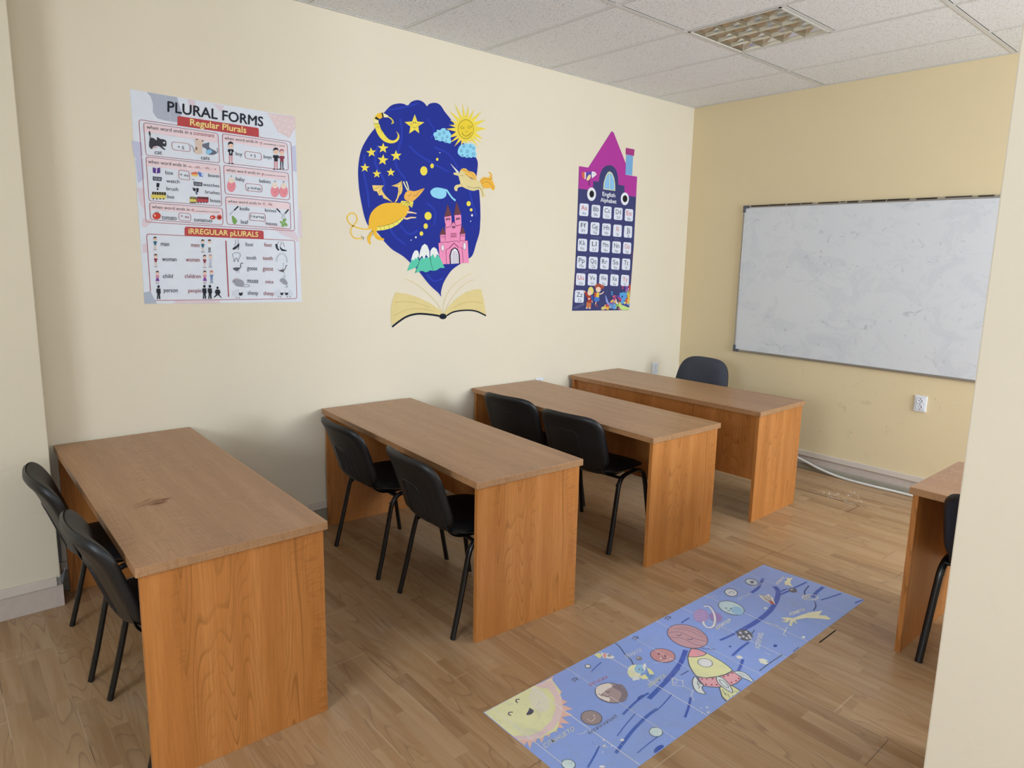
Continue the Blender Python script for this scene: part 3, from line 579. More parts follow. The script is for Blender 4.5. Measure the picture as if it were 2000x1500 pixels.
POSTER = [
('P', '', 0, '#AEB4C4', 1, 0, [9073,23628,10394,23611,10582,22856,10349,22435,9772,22441,9452,22502,9286,22752,9309,23132,9229,23454]),
('S', '', 0, '#C5CAD8', 2, 1, 19, 0, [9888,23602,10008,22985,10036,22392]),
('P', '', 0, '#DFC9CB', 1, 0, [14810,23540,16320,23556,16317,22971,15972,22389,15347,22652,15019,23220]),
('E', '', 0, '#EFE4E4', 2, [15174,23382,40,6,-2,-37]),
('E', '', 0, '#EFE4E4', 2, [15472,23331,40,5,-2,-38]),
('E', '', 0, '#EFE4E4', 2, [15773,23278,41,6,-1,-38]),
('E', '', 0, '#EFE4E4', 2, [16131,23281,41,5,-1,-39]),
('E', '', 0, '#EFE4E4', 2, [15362,23080,41,5,-1,-38]),
('E', '', 0, '#EFE4E4', 2, [15661,22978,41,6,-1,-38]),
('E', '', 0, '#EFE4E4', 2, [15966,22972,42,5,-1,-39]),
('E', '', 0, '#EFE4E4', 2, [15451,22761,41,5,-1,-38]),
('E', '', 0, '#EFE4E4', 2, [15753,22705,41,5,-1,-38]),
('E', '', 0, '#EFE4E4', 2, [15955,22636,41,5,-1,-39]),
('E', '', 0, '#EFE4E4', 2, [14978,23448,40,6,-1,-38]),
('E', '', 0, '#EFE4E4', 2, [16226,23055,42,5,-1,-39]),
('P', '', 0, '#C3C6DF', 1, 0, [8294,21320,8703,21306,8727,20739,8488,20375,8349,20655]),
('P', '', 0, '#C3C6DF', 1, 0, [8395,20450,8717,20568,8718,19630,8446,19393]),
('P', '', 0, '#C3C6DF', 1, 0, [16087,21979,16308,22053,16329,20643,16121,20672]),
('P', '', 0, '#DCCDD6', 1, 0, [10874,23589,11215,23600,11272,23043,10944,23298]),
('P', '', 0, '#DCCDD6', 1, 0, [12085,23560,12622,23554,12425,23213]),
('P', '', 0, '#DCCDD6', 1, 0, [8374,19173,8689,19155,8666,18116,8484,18408]),
('P', '', 0, '#DCCDD6', 1, 0, [16341,18565,16531,18676,16507,17062,16301,17308]),
('P', '', 0, '#DCCDD6', 1, 0, [8544,17761,9004,17697,8658,17330,8482,17410]),
('P', '', 0, '#DCCDD6', 1, 0, [9739,13783,11926,13752,11964,13582,9730,13631]),
('P', '', 0, '#DCCDD6', 1, 0, [8379,14088,8673,14218,8639,13657,8377,13655]),
('P', '', 0, '#DCCDD6', 1, 0, [8446,16489,8633,16583,8634,16141,8441,16093]),
('P', '', 0, '#DCCDD6', 1, 0, [14268,17912,16042,17499,16296,17156,16313,16853,15255,17319]),
('P', '', 0, '#AEB7C8', 1.5, 0, [8378,14200,8676,14263,8780,13944,8928,13649,8373,13651]),
('T', '', 0, '#20242E', 3, 'PLURAL FORMS', [9936,22881,4615,-75,28,479], 1),
('P', '', 0, '#B9484A', 2.5, 0, [10364,22704,10450,22742,14266,22698,14321,22635,14314,22230,10341,22283]),
('T', '', 0, '#F3DC8E', 3, 'Regular Plurals', [10929,22384,2725,-25,16,299], 1),
('S', '', 0, '#A8424A', 1, 0, 26, 1, [8656,22218,8681,22299,8757,22325,15921,22218,16021,22185,16055,22091,16103,17592,16070,17495,15967,17464,8770,17591,8692,17621,8666,17706]),
('S', '', 0, '#A8424A', 2, 0, 23, 1, [8846,22111,8871,22192,8947,22217,12124,22161,12211,22131,12240,22043,12250,20834,12222,20746,12134,20717,8960,20731,8883,20759,8857,20842]),
('P', '', 0, '#EAD3D8', 1.5, 0, [8899,22193,12175,22115,12200,21705,8843,21799]),
('S', '', 0, '#A8424A', 2, 0, 25, 1, [12444,22060,12472,22147,12560,22174,15703,22106,15802,22073,15837,21979,15860,20812,15829,20718,15730,20688,12570,20735,12481,20766,12451,20855]),
('P', '', 0, '#EAD3D8', 1.5, 0, [12505,22148,15761,22056,15800,21705,12453,21808]),
('S', '', 0, '#A8424A', 2, 0, 23, 1, [8854,20549,8879,20631,8956,20657,12138,20605,12226,20574,12255,20484,12257,18679,12228,18589,12139,18560,8969,18605,8890,18634,8864,18719]),
('P', '', 0, '#EAD3D8', 1.5, 0, [8907,20631,12189,20560,12214,20143,8851,20233]),
('S', '', 0, '#A8424A', 2, 0, 26, 1, [12439,20503,12467,20591,12556,20619,15725,20552,15825,20519,15859,20423,15875,19249,15842,19154,15742,19124,12572,19195,12482,19227,12452,19317]),
('P', '', 0, '#EAD3D8', 1.5, 0, [12500,20591,15784,20504,15823,20147,12447,20247]),
('S', '', 0, '#A8424A', 2, 0, 24, 1, [8872,18399,8897,18483,8975,18510,12170,18460,12259,18428,12287,18337,12274,17725,12242,17635,12153,17608,8988,17710,8909,17741,8881,17827]),
('P', '', 0, '#EAD3D8', 1.5, 0, [8925,18480,12223,18417,12254,18107,8875,18185]),
('S', '', 0, '#A8424A', 2, 0, 26, 1, [12457,18938,12486,19028,12575,19056,15758,18987,15859,18953,15893,18856,15896,17683,15862,17587,15761,17557,12594,17656,12503,17689,12472,17782]),
('P', '', 0, '#EAD3D8', 1.5, 0, [12519,19026,15818,18940,15858,18586,12466,18688]),
('T', '', 0, '#20242E', 3, 'when word ends in a', [8960,21958,2031,-11,10,169], 0),
('T', '', 0, '#8E3038', 3, 'consonant', [11064,21947,986,-9,8,150], 0),
('T', '', 0, '#20242E', 3, 'when word ends in', [12544,21905,1690,7,7,154], 0),
('T', '', 0, '#8E3038', 3, '-y', [14291,21900,185,4,4,104], 0),
('T', '', 0, '#20242E', 3, 'preceded by a vowel', [14550,21903,1134,0,3,85], 0),
('T', '', 0, '#20242E', 3, 'when word ends in', [8931,20369,1705,-16,10,163], 0),
('T', '', 0, '#8E3038', 3, '-x, -ch, - sh, - s', [10700,20346,1352,-4,6,124], 0),
('T', '', 0, '#20242E', 3, 'when word ends in', [12552,20335,1714,-18,7,147], 0),
('T', '', 0, '#8E3038', 3, '-y', [14305,20311,207,0,4,104], 0),
('T', '', 0, '#20242E', 3, 'preceded by a consonant', [14547,20323,1133,-4,2,67], 0),
('T', '', 0, '#20242E', 3, 'when word ends in', [8965,18265,1715,-40,9,148], 0),
('T', '', 0, '#8E3038', 3, '-o,', [10724,18227,209,-6,7,127], 0),
('T', '', 0, '#20242E', 3, 'preceded by a consonant', [10998,18216,1120,9,3,64], 0),
('T', '', 0, '#20242E', 3, 'when word ends in', [12572,18774,1690,-18,6,140], 0),
('T', '', 0, '#8E3038', 3, '-f, -fe', [14327,18760,563,-7,6,145], 0),
('T', '', 0, '#20242E', 3, 'cat', [9243,20825,321,5,10,155], 0),
('T', '', 0, '#20242E', 3, 'cats', [11351,20803,411,-2,8,153], 0),
('T', '', 0, '#20242E', 3, 'boy', [13072,21187,328,-11,9,184], 0),
('T', '', 0, '#20242E', 3, 'boys', [14522,21193,430,-1,7,181], 0),
('T', '', 0, '#20242E', 3, '+ S', [10289,21206,295,-10,9,149], 0),
('T', '', 0, '#20242E', 3, '+ S', [13809,21192,298,-15,6,150], 0),
('T', '', 0, '#20242E', 3, 'box', [9668,19923,352,-3,10,175], 0),
('T', '', 0, '#20242E', 3, 'boxes', [11663,19979,539,3,8,164], 0),
('T', '', 0, '#20242E', 3, 'watch', [9686,19532,595,6,10,167], 0),
('T', '', 0, '#20242E', 3, 'watches', [11386,19503,793,-4,8,155], 0),
('T', '', 0, '#20242E', 3, 'brush', [9674,19167,527,-3,9,167], 0),
('T', '', 0, '#20242E', 3, 'brushes', [11478,19148,697,-13,9,164], 0),
('T', '', 0, '#20242E', 3, 'bus', [9685,18785,313,-4,10,177], 0),
('T', '', 0, '#20242E', 3, 'buses', [11699,18743,498,-13,9,175], 0),
('T', '', 0, '#20242E', 3, '+ es', [10314,19903,404,-8,6,115], 0),
('T', '', 0, '#20242E', 3, 'baby', [13016,19924,461,-26,8,186], 0),
('T', '', 0, '#20242E', 3, 'babies', [14240,19916,604,3,8,181], 0),
('T', '', 0, '#20242E', 3, 'y→i+es', [13594,19518,699,-8,7,160], 0),
('T', '', 0, '#A8424A', 3, '+ es', [10245,17885,386,-25,7,135], 0),
('T', '', 0, '#20242E', 3, 'tomato', [9377,17751,677,-10,10,178], 0),
('T', '', 0, '#20242E', 3, 'tomatoes', [10854,17726,889,-12,8,155], 0),
('T', '', 0, '#20242E', 3, 'knife', [13165,18417,488,-9,8,189], 0),
('T', '', 0, '#20242E', 3, 'knives', [14487,18418,613,-14,7,174], 0),
('T', '', 0, '#20242E', 3, 'f→v+es', [13686,18051,746,-14,8,173], 0),
('T', '', 0, '#20242E', 3, 'leaf', [13183,17735,383,-20,8,200], 0),
('T', '', 0, '#20242E', 3, 'leaves', [14500,17729,625,-21,7,176], 0),
('S', '', 0, '#A8424A', 3, 0, 20, 1, [10032,21378,10054,21460,10132,21488,10745,21491,10829,21463,10862,21378,10871,21220,10848,21135,10767,21109,10153,21120,10071,21149,10040,21232]),
('S', '', 0, '#A8424A', 3, 0, 22, 1, [13546,21334,13572,21414,13654,21440,14287,21431,14371,21403,14400,21321,14402,21177,14376,21095,14292,21069,13662,21079,13579,21108,13549,21189]),
('S', '', 0, '#A8424A', 3, 0, 20, 1, [10273,20071,10301,20156,10383,20181,10648,20170,10732,20138,10764,20051,10773,19837,10749,19753,10668,19730,10376,19750,10295,19784,10270,19872]),
('S', '', 0, '#A8424A', 3, 0, 22, 1, [13512,19704,13540,19788,13626,19814,14254,19796,14340,19766,14371,19682,14375,19533,14348,19450,14263,19424,13629,19438,13543,19468,13514,19554]),
('S', '', 0, '#A8424A', 3, 0, 21, 1, [10162,18013,10190,18094,10269,18119,10611,18105,10691,18074,10719,17989,10722,17841,10696,17758,10617,17734,10261,17750,10183,17782,10159,17866]),
('S', '', 0, '#A8424A', 3, 0, 23, 1, [13637,18197,13668,18283,13755,18310,14373,18303,14463,18273,14494,18186,14495,18030,14467,17943,14378,17916,13749,17927,13662,17957,13635,18044]),
('P', '', 0, '#3A3A42', 3, 1, [9073,21859,9038,21749,9084,21586,9043,21369,9030,21155,9123,21038,9252,21181,9456,21205,9652,21077,9735,21087,9599,21221,9764,21241,9790,21480,9680,21553,9538,21557,9400,21625,9371,21472,9235,21562,9115,21568,9119,21759,9108,21851]),
('E', '', 0, '#E8E8F0', 4, [9692,21404,49,6,-3,-39]),
('E', '', 0, '#C8A8B0', 3.5, [9270,21140,90,11,-2,-43]),
('P', '', 0, '#D9C4B6', 3, 1, [11140,21754,11422,21745,11530,21714,11461,21483,11418,21256,11432,21102,11254,21038,11082,21063,11071,21261,11145,21446,11110,21596]),
('P', '', 0, '#6A6E80', 3, 1, [11454,21527,11657,21618,11791,21656,11780,21431,11997,21322,12105,21244,12008,21098,11739,21068,11611,21144,11642,21326,11491,21398]),
('P', '', 0, '#8FC8E8', 3, 1, [11638,21259,11841,21326,11903,21221,11741,21091,11632,21124]),
('S', '', 0, '#5A5058', 3, 1, 20, 0, [11064,21127,10970,21381,10908,21440]),
('S', '', 0, '#3A3A42', 3, 1, 25, 0, [12011,21143,12148,21203,12179,21365,12137,21437]),
('E', '', 0, '#8A6A5A', 3.5, [11159,21293,52,6,-4,-80]),
('E', '', 0, '#20242E', 4, [11204,21740,44,6,-1,-26]),
('E', '', 0, '#20242E', 4, [11472,21707,40,4,-1,-27]),
('E', '', 0, '#EBC9B4', 3, [12843,21637,130,15,-7,-147]),
('P', '', 0, '#20242E', 3.5, 0, [12705,21639,12730,21778,12829,21844,12952,21814,12983,21681,12912,21736,12791,21713]),
('P', '', 0, '#20242E', 3, 0, [12705,21448,12964,21468,12986,21333,12921,21326,12913,21151,12737,21141,12736,21314,12672,21316]),
('P', '', 0, '#D88A90', 3, 0, [12797,21147,12732,21140,12724,20764,12766,20769]),
('P', '', 0, '#D88A90', 3, 0, [12843,21153,12909,21160,12882,20780,12840,20776]),
('E', '', 0, '#20242E', 3.5, [12718,20741,65,6,-1,-23]),
('E', '', 0, '#20242E', 3.5, [12886,20758,65,6,-1,-23]),
('E', '', 0, '#20242E', 3.8, [12801,21623,13,1,-1,-14]),
('E', '', 0, '#20242E', 3.8, [12888,21628,14,2,0,-13]),
('E', '', 0, '#EBC9B4', 3, [15198,21604,141,16,-6,-153]),
('P', '', 0, '#20242E', 3.5, 0, [15048,21606,15073,21752,15181,21821,15315,21789,15350,21650,15272,21708,15140,21683]),
('P', '', 0, '#20242E', 3, 0, [15050,21407,15332,21428,15357,21287,15286,21279,15280,21097,15088,21087,15085,21268,15015,21270]),
('P', '', 0, '#D88A90', 3, 0, [15154,21093,15083,21086,15079,20693,15124,20698]),
('P', '', 0, '#D88A90', 3, 0, [15204,21099,15275,21106,15250,20710,15205,20705]),
('E', '', 0, '#20242E', 3.5, [15073,20669,70,6,-1,-24]),
('E', '', 0, '#20242E', 3.5, [15255,20686,71,7,-1,-24]),
('E', '', 0, '#20242E', 3.8, [15152,21589,15,2,0,-14]),
('E', '', 0, '#20242E', 3.8, [15248,21595,15,2,-1,-14]),
('E', '', 0, '#EBC9B4', 3, [15520,21585,131,15,-5,-141]),
('P', '', 0, '#B0788A', 3.5, 0, [15381,21587,15404,21721,15504,21785,15629,21755,15662,21627,15589,21681,15467,21658]),
('P', '', 0, '#8E3A4C', 3, 0, [15384,21403,15645,21423,15669,21293,15603,21286,15597,21117,15419,21108,15416,21275,15351,21277]),
('P', '', 0, '#20242E', 3, 0, [15480,21114,15415,21107,15411,20745,15453,20749]),
('P', '', 0, '#20242E', 3, 0, [15527,21119,15592,21126,15570,20761,15528,20757]),
('E', '', 0, '#20242E', 3.5, [15405,20723,66,6,0,-22]),
('E', '', 0, '#20242E', 3.5, [15574,20739,66,6,-1,-22]),
('E', '', 0, '#20242E', 3.8, [15478,21572,14,1,-1,-14]),
('E', '', 0, '#20242E', 3.8, [15566,21577,14,2,0,-13]),
('P', '', 0, '#E8E8EE', 4.5, 0, [12822,21379,12868,21384,12837,21303,12869,21306,12795,21193,12817,21278,12789,21275]),
('P', '', 0, '#5A3A8A', 3, 0, [9121,20191,9280,20155,9250,19910,9118,19946]),
('P', '', 0, '#5A3A8A', 3, 0, [9305,20166,9447,20214,9440,19963,9282,19913]),
('P', '', 0, '#D8D0E8', 3.5, 0, [9265,20175,9314,20171,9282,19905,9242,19910]),
('P', '', 0, '#D8705A', 3, 0, [10859,20108,11079,20173,11182,20071,10982,19985,10855,20032]),
('P', '', 0, '#E8C870', 3, 0, [10876,20020,11182,20057,11110,19930,10893,19946]),
('P', '', 0, '#5A78C8', 3, 0, [11158,20194,11426,20116,11409,19957,11242,19951]),
('P', '', 0, '#C8D8F0', 3.5, 0, [11340,20153,11434,20094,11401,19978,11324,20016]),
('P', '', 0, '#4A4E5A', 3, 0, [9095,19767,9494,19763,9475,19575,9092,19577]),
('T', '', 0, '#DDE2EC', 4, '12:10', [9152,19625,272,-2,5,87], 0),
('P', '', 0, '#4A4E5A', 3, 0, [10944,19683,11359,19673,11341,19482,10947,19486]),
('T', '', 0, '#DDE2EC', 4, '12:10', [11002,19535,284,-4,5,90], 0),
('S', '', 0, '#20242E', 3, 1, 21, 0, [10863,19783,10993,19776]),
('P', '', 0, '#20242E', 3, 0, [9253,19478,9379,19471,9342,19268,9228,19276]),
('P', '', 0, '#20242E', 3, 0, [9250,19234,9315,19231,9302,19138,9241,19147]),
('P', '', 0, '#20242E', 3, 0, [10886,19395,11035,19340,11006,19203,10908,19240]),
('P', '', 0, '#20242E', 3, 0, [11059,19387,11177,19374,11135,19167,11049,19183]),
('P', '', 0, '#4A5A7A', 3, 0, [11006,19203,11103,19142,11085,19046,11021,19078]),
('P', '', 0, '#DCCB6A', 3, 0, [8975,18910,9631,18921,9621,18752,8964,18725]),
('P', '', 0, '#3A3A3A', 3.3, 0, [9035,19044,9639,19060,9631,18921,9008,18913]),
('E', '', 0, '#20242E', 3.6, [9060,18706,29,2,-2,-35]),
('E', '', 0, '#20242E', 3.6, [9211,18716,28,2,-2,-35]),
('E', '', 0, '#20242E', 3.6, [9362,18727,29,2,-2,-35]),
('E', '', 0, '#20242E', 3.6, [9514,18737,29,2,-2,-35]),
('S', '', 0, '#DCCB6A', 3.6, 0, 12, 0, [9113,19042,9104,18901]),
('S', '', 0, '#DCCB6A', 3.6, 0, 12, 0, [9217,19050,9209,18909]),
('S', '', 0, '#DCCB6A', 3.6, 0, 12, 0, [9322,19058,9314,18917]),
('S', '', 0, '#DCCB6A', 3.6, 0, 12, 0, [9428,19066,9419,18924]),
('S', '', 0, '#DCCB6A', 3.6, 0, 12, 0, [9534,19074,9525,18932]),
('P', '', 0, '#DCCB6A', 3, 0, [10713,18824,11038,18815,11031,18672,10704,18666]),
('P', '', 0, '#4A4A3A', 3.3, 0, [10744,18936,11044,18932,11038,18815,10729,18825]),
('E', '', 0, '#20242E', 3.6, [10752,18647,30,2,-2,-36]),
('E', '', 0, '#20242E', 3.6, [10827,18652,30,2,-2,-36]),
('E', '', 0, '#20242E', 3.6, [10902,18657,31,2,-2,-36]),
('E', '', 0, '#20242E', 3.6, [10978,18662,30,2,-2,-36]),
('S', '', 0, '#DCCB6A', 3.6, 0, 13, 0, [10783,18933,10777,18812]),
('S', '', 0, '#DCCB6A', 3.6, 0, 13, 0, [10835,18936,10829,18816]),
('S', '', 0, '#DCCB6A', 3.6, 0, 12, 0, [10888,18940,10881,18820]),
('S', '', 0, '#DCCB6A', 3.6, 0, 13, 0, [10940,18944,10934,18823]),
('S', '', 0, '#DCCB6A', 3.6, 0, 12, 0, [10993,18947,10986,18827]),
('P', '', 0, '#B84850', 3, 0, [11031,18846,11615,18854,11608,18710,11023,18687]),
('P', '', 0, '#5A3038', 3.3, 0, [11083,18960,11621,18973,11615,18854,11060,18848]),
('E', '', 0, '#20242E', 3.6, [11109,18670,31,3,-2,-36]),
('E', '', 0, '#20242E', 3.6, [11243,18679,31,2,-2,-36]),
('E', '', 0, '#20242E', 3.6, [11378,18688,31,2,-2,-36]),
('E', '', 0, '#20242E', 3.6, [11513,18697,31,2,-2,-36]),
('S', '', 0, '#B84850', 3.6, 0, 12, 0, [11153,18959,11146,18838]),
('S', '', 0, '#B84850', 3.6, 0, 13, 0, [11246,18966,11240,18844]),
('S', '', 0, '#B84850', 3.6, 0, 13, 0, [11339,18972,11333,18851]),
('S', '', 0, '#B84850', 3.6, 0, 13, 0, [11433,18979,11427,18857]),
('S', '', 0, '#B84850', 3.6, 0, 13, 0, [11528,18986,11521,18864]),
('E', '', 0, '#E8909A', 3, [12782,19617,216,17,-14,-303]),
('E', '', 0, '#EFDCCB', 3.5, [12796,19905,140,12,-7,-149]),
('E', '', 0, '#20242E', 4, [12749,19910,14,1,0,-14]),
('E', '', 0, '#20242E', 4, [12842,19914,14,1,0,-14]),
('S', '', 0, '#20242E', 3.5, 1, 17, 0, [12788,20043,12806,20137,12842,20108]),
('S', '', 0, '#D07884', 4, 1, 17, 0, [12647,19698,12778,19523,12928,19745]),
('E', '', 0, '#E8909A', 3, [15071,19536,234,18,-12,-316]),
('E', '', 0, '#EFDCCB', 3.5, [15082,19837,152,13,-6,-155]),
('E', '', 0, '#20242E', 4, [15032,19843,15,1,-1,-15]),
('E', '', 0, '#20242E', 4, [15133,19846,15,1,-1,-14]),
('S', '', 0, '#20242E', 3.5, 1, 19, 0, [15072,19981,15091,20079,15130,20049]),
('S', '', 0, '#D07884', 4, 1, 19, 0, [14923,19622,15067,19439,15228,19670]),
('E', '', 0, '#E8909A', 3, [15550,19549,238,18,-11,-319]),
('E', '', 0, '#EFDCCB', 3.5, [15561,19852,154,13,-6,-156]),
('E', '', 0, '#20242E', 4, [15510,19858,15,1,-1,-15]),
('E', '', 0, '#20242E', 4, [15612,19861,16,1,0,-15]),
('S', '', 0, '#20242E', 3.5, 1, 19, 0, [15550,19997,15569,20096,15609,20065]),
('S', '', 0, '#D07884', 4, 1, 19, 0, [15399,19635,15547,19451,15709,19683]),
('E', '', 0, '#CC4438', 3, [9159,17903,182,10,-10,-167]),
('E', '', 0, '#F0A898', 3.5, [9079,17921,41,2,-4,-62]),
('S', '', 0, '#4A7A3A', 3.5, 1, 20, 0, [9089,18097,9169,18066,9254,18115]),
('E', '', 0, '#CC4438', 3, [11778,17975,137,7,-5,-102]),
('E', '', 0, '#CC5444', 3, [12106,17992,125,7,-6,-130]),
('E', '', 0, '#8E2A2A', 3.5, [12106,17983,64,3,-3,-70]),
('E', '', 0, '#F0C8B8', 3.5, [11742,17964,45,2,-2,-33]),
('S', '', 0, '#20242E', 3, 0, 62, 0, [12866,18385,13088,18610]),
('S', '', 0, '#20242E', 3, 0, 68, 0, [15320,18432,15123,18616]),
('S', '', 0, '#20242E', 3, 0, 67, 0, [15576,18372,15791,18607]),
('S', '', 0, '#B8C0CC', 3, 0, 45, 0, [12621,18137,12857,18385]),
('S', '', 0, '#B8C0CC', 3, 0, 49, 0, [15619,18127,15335,18408]),
('S', '', 0, '#B8C0CC', 3, 0, 49, 0, [15360,18114,15570,18362]),
('P', '', 0, '#7FA85A', 3, 1, [12745,18096,12896,18010,12993,17850,12881,17679,12768,17768]),
('S', '', 0, '#4F7F3A', 4, 1, 14, 0, [12758,18074,12883,17702]),
('P', '', 0, '#7FA85A', 3, 1, [15462,18095,15653,18080,15587,17952,15455,17897]),
('P', '', 0, '#7FA85A', 3, 1, [15303,17963,15455,17897,15427,17821,15300,17864]),
('P', '', 0, '#7FA85A', 3, 1, [15455,17872,15525,17677,15345,17694]),
('P', '', 0, '#7FA85A', 3, 1, [15534,17925,15696,17809,15655,17683,15529,17776]),
('P', '', 0, '#B9484A', 2.5, 0, [10402,17387,10479,17453,14298,17408,14365,17347,14360,16971,10381,16996]),
('T', '', 0, '#F3DC8E', 3, 'iRREGULAR pLURALS', [10577,17108,3484,-40,14,264], 1),
('S', '', 0, '#A8424A', 1, 0, 28, 1, [8660,16908,8686,16994,8764,17021,15950,16948,16053,16914,16089,16815,16119,13849,16085,13748,15981,13716,8775,13799,8695,13829,8668,13918]),
('S', '', 0, '#A8424A', 2, 0, 54, 0, [12374,16821,12377,15394,12378,13900]),
('T', '', 0, '#20242E', 3, 'man', [9261,16474,375,-8,8,144], 0),
('T', '', 0, '#8E3038', 3, 'men', [10656,16456,396,-9,7,147], 0),
('T', '', 0, '#20242E', 3, 'woman', [9275,15730,658,-1,9,144], 0),
('T', '', 0, '#8E3038', 3, 'women', [10372,15716,659,-2,8,147], 0),
('T', '', 0, '#20242E', 3, 'child', [9269,14903,447,-11,11,199], 0),
('T', '', 0, '#8E3038', 3, 'children', [10266,14894,767,-12,11,204], 0),
('T', '', 0, '#20242E', 3, 'person', [9261,14197,638,-11,9,146], 0),
('T', '', 0, '#8E3038', 3, 'people', [10402,14168,621,-11,10,196], 0),
('T', '', 0, '#20242E', 3, 'foot', [13371,16563,409,-4,9,203], 0),
('T', '', 0, '#8E3038', 3, 'feet', [14379,16565,413,-5,8,206], 0),
('T', '', 0, '#20242E', 3, 'tooth', [13390,15867,518,-8,9,204], 0),
('T', '', 0, '#8E3038', 3, 'teeth', [14261,15854,540,-8,8,207], 0),
('T', '', 0, '#20242E', 3, 'goose', [13400,15302,539,-13,6,156], 0),
('T', '', 0, '#8E3038', 3, 'geese', [14243,15280,567,-13,7,159], 0),
('T', '', 0, '#20242E', 3, 'mouse', [13380,14627,586,-20,8,176], 0),
('T', '', 0, '#8E3038', 3, 'mice', [14362,14593,442,-19,7,180], 0),
('T', '', 0, '#20242E', 3, 'sheep', [13378,13997,558,-26,9,217], 0),
('T', '', 0, '#8E3038', 3, 'sheep', [14231,13955,570,-27,9,220], 0),
('E', '', 0, '#EBC9B4', 3, [9024,16791,69,2,-5,-86]),
('P', '', 0, '#20242E', 3.5, 0, [8950,16799,8965,16880,9019,16914,9084,16889,9099,16809,9062,16846,8997,16838]),
('P', '', 0, '#2F6A80', 3, 0, [8948,16687,9087,16685,9097,16605,9062,16604,9056,16502,8962,16505,8963,16607,8929,16611]),
('P', '', 0, '#E8D4C8', 3, 0, [8994,16506,8960,16505,8951,16284,8974,16285]),
('P', '', 0, '#E8D4C8', 3, 0, [9019,16506,9054,16507,9036,16286,9014,16286]),
('E', '', 0, '#20242E', 3.5, [8948,16271,35,1,-1,-14]),
('E', '', 0, '#20242E', 3.5, [9038,16273,34,1,-1,-14]),
('E', '', 0, '#20242E', 3.8, [9001,16785,7,0,0,-8]),
('E', '', 0, '#20242E', 3.8, [9048,16784,7,0,0,-9]),
('E', '', 0, '#EBC9B4', 3, [11231,16728,73,2,-5,-87]),
('P', '', 0, '#20242E', 3.5, 0, [11153,16736,11168,16818,11224,16852,11293,16827,11310,16746,11270,16783,11202,16775]),
('P', '', 0, '#2F6A80', 3, 0, [11152,16623,11298,16622,11310,16541,11273,16540,11268,16437,11169,16440,11169,16542,11133,16547]),
('P', '', 0, '#E8D4C8', 3, 0, [11203,16440,11166,16440,11160,16217,11184,16218]),
('P', '', 0, '#E8D4C8', 3, 0, [11229,16441,11266,16442,11249,16219,11225,16219]),
('E', '', 0, '#20242E', 3.5, [11157,16204,36,1,-1,-14]),
('E', '', 0, '#20242E', 3.5, [11251,16206,37,0,-1,-14]),
('E', '', 0, '#20242E', 3.8, [11207,16722,8,0,0,-8]),
('E', '', 0, '#20242E', 3.8, [11256,16720,8,1,0,-8]),
('E', '', 0, '#EBC9B4', 3, [11559,16738,74,2,-5,-88]),
('P', '', 0, '#20242E', 3.5, 0, [11480,16746,11495,16828,11552,16862,11622,16837,11639,16756,11598,16793,11530,16786]),
('P', '', 0, '#E8ECF2', 3, 0, [11480,16632,11627,16631,11639,16549,11602,16548,11597,16445,11497,16448,11497,16551,11460,16555]),
('P', '', 0, '#20242E', 3, 0, [11531,16449,11494,16448,11488,16224,11512,16225]),
('P', '', 0, '#20242E', 3, 0, [11557,16449,11594,16450,11578,16226,11554,16226]),
('E', '', 0, '#20242E', 3.5, [11485,16210,37,1,-1,-13]),
('E', '', 0, '#20242E', 3.5, [11580,16212,37,1,-1,-13]),
('E', '', 0, '#20242E', 3.8, [11535,16731,8,1,-1,-8]),
('E', '', 0, '#20242E', 3.8, [11585,16730,8,0,-1,-8]),
('E', '', 0, '#EBC9B4', 3, [8999,15960,68,1,-5,-85]),
('P', '', 0, '#4A2A22', 3.5, 0, [8927,15970,8941,16049,8994,16082,9058,16056,9073,15977,9036,16014,8973,16007]),
('P', '', 0, '#8E3A4C', 3, 0, [8925,15859,9061,15855,9071,15776,9037,15775,9031,15675,8938,15679,8940,15779,8906,15784]),
('P', '', 0, '#E8D4C8', 3, 0, [8970,15679,8936,15679,8928,15461,8950,15462]),
('P', '', 0, '#E8D4C8', 3, 0, [8995,15679,9029,15680,9011,15462,8989,15462]),
('E', '', 0, '#20242E', 3.5, [8925,15448,34,0,-1,-13]),
('E', '', 0, '#20242E', 3.5, [9013,15449,34,0,-1,-14]),
('E', '', 0, '#20242E', 3.8, [8977,15954,7,1,-1,-7]),
('E', '', 0, '#20242E', 3.8, [9023,15953,7,0,-1,-8]),
('E', '', 0, '#EBC9B4', 3, [11281,15953,73,1,-5,-88]),
('P', '', 0, '#4A2A22', 3.5, 0, [11203,15962,11217,16044,11274,16078,11343,16052,11360,15970,11320,16008,11252,16001]),
('P', '', 0, '#8E3A4C', 3, 0, [11202,15848,11349,15845,11360,15763,11323,15762,11318,15659,11219,15663,11219,15767,11182,15772]),
('P', '', 0, '#E8D4C8', 3, 0, [11253,15663,11216,15663,11210,15439,11234,15439]),
('P', '', 0, '#E8D4C8', 3, 0, [11279,15664,11316,15664,11299,15440,11276,15440]),
('E', '', 0, '#20242E', 3.5, [11207,15425,36,1,-1,-13]),
('E', '', 0, '#20242E', 3.5, [11301,15426,37,0,-1,-14]),
('E', '', 0, '#20242E', 3.8, [11257,15947,8,0,-1,-8]),
('E', '', 0, '#20242E', 3.8, [11306,15945,8,0,0,-8]),
('E', '', 0, '#EBC9B4', 3, [11566,15981,74,1,-4,-88]),
('P', '', 0, '#B09090', 3.5, 0, [11487,15990,11502,16072,11559,16106,11629,16080,11647,15998,11606,16036,11537,16029]),
('P', '', 0, '#C8CCDC', 3, 0, [11487,15875,11635,15872,11647,15790,11610,15789,11605,15685,11504,15689,11504,15794,11467,15799]),
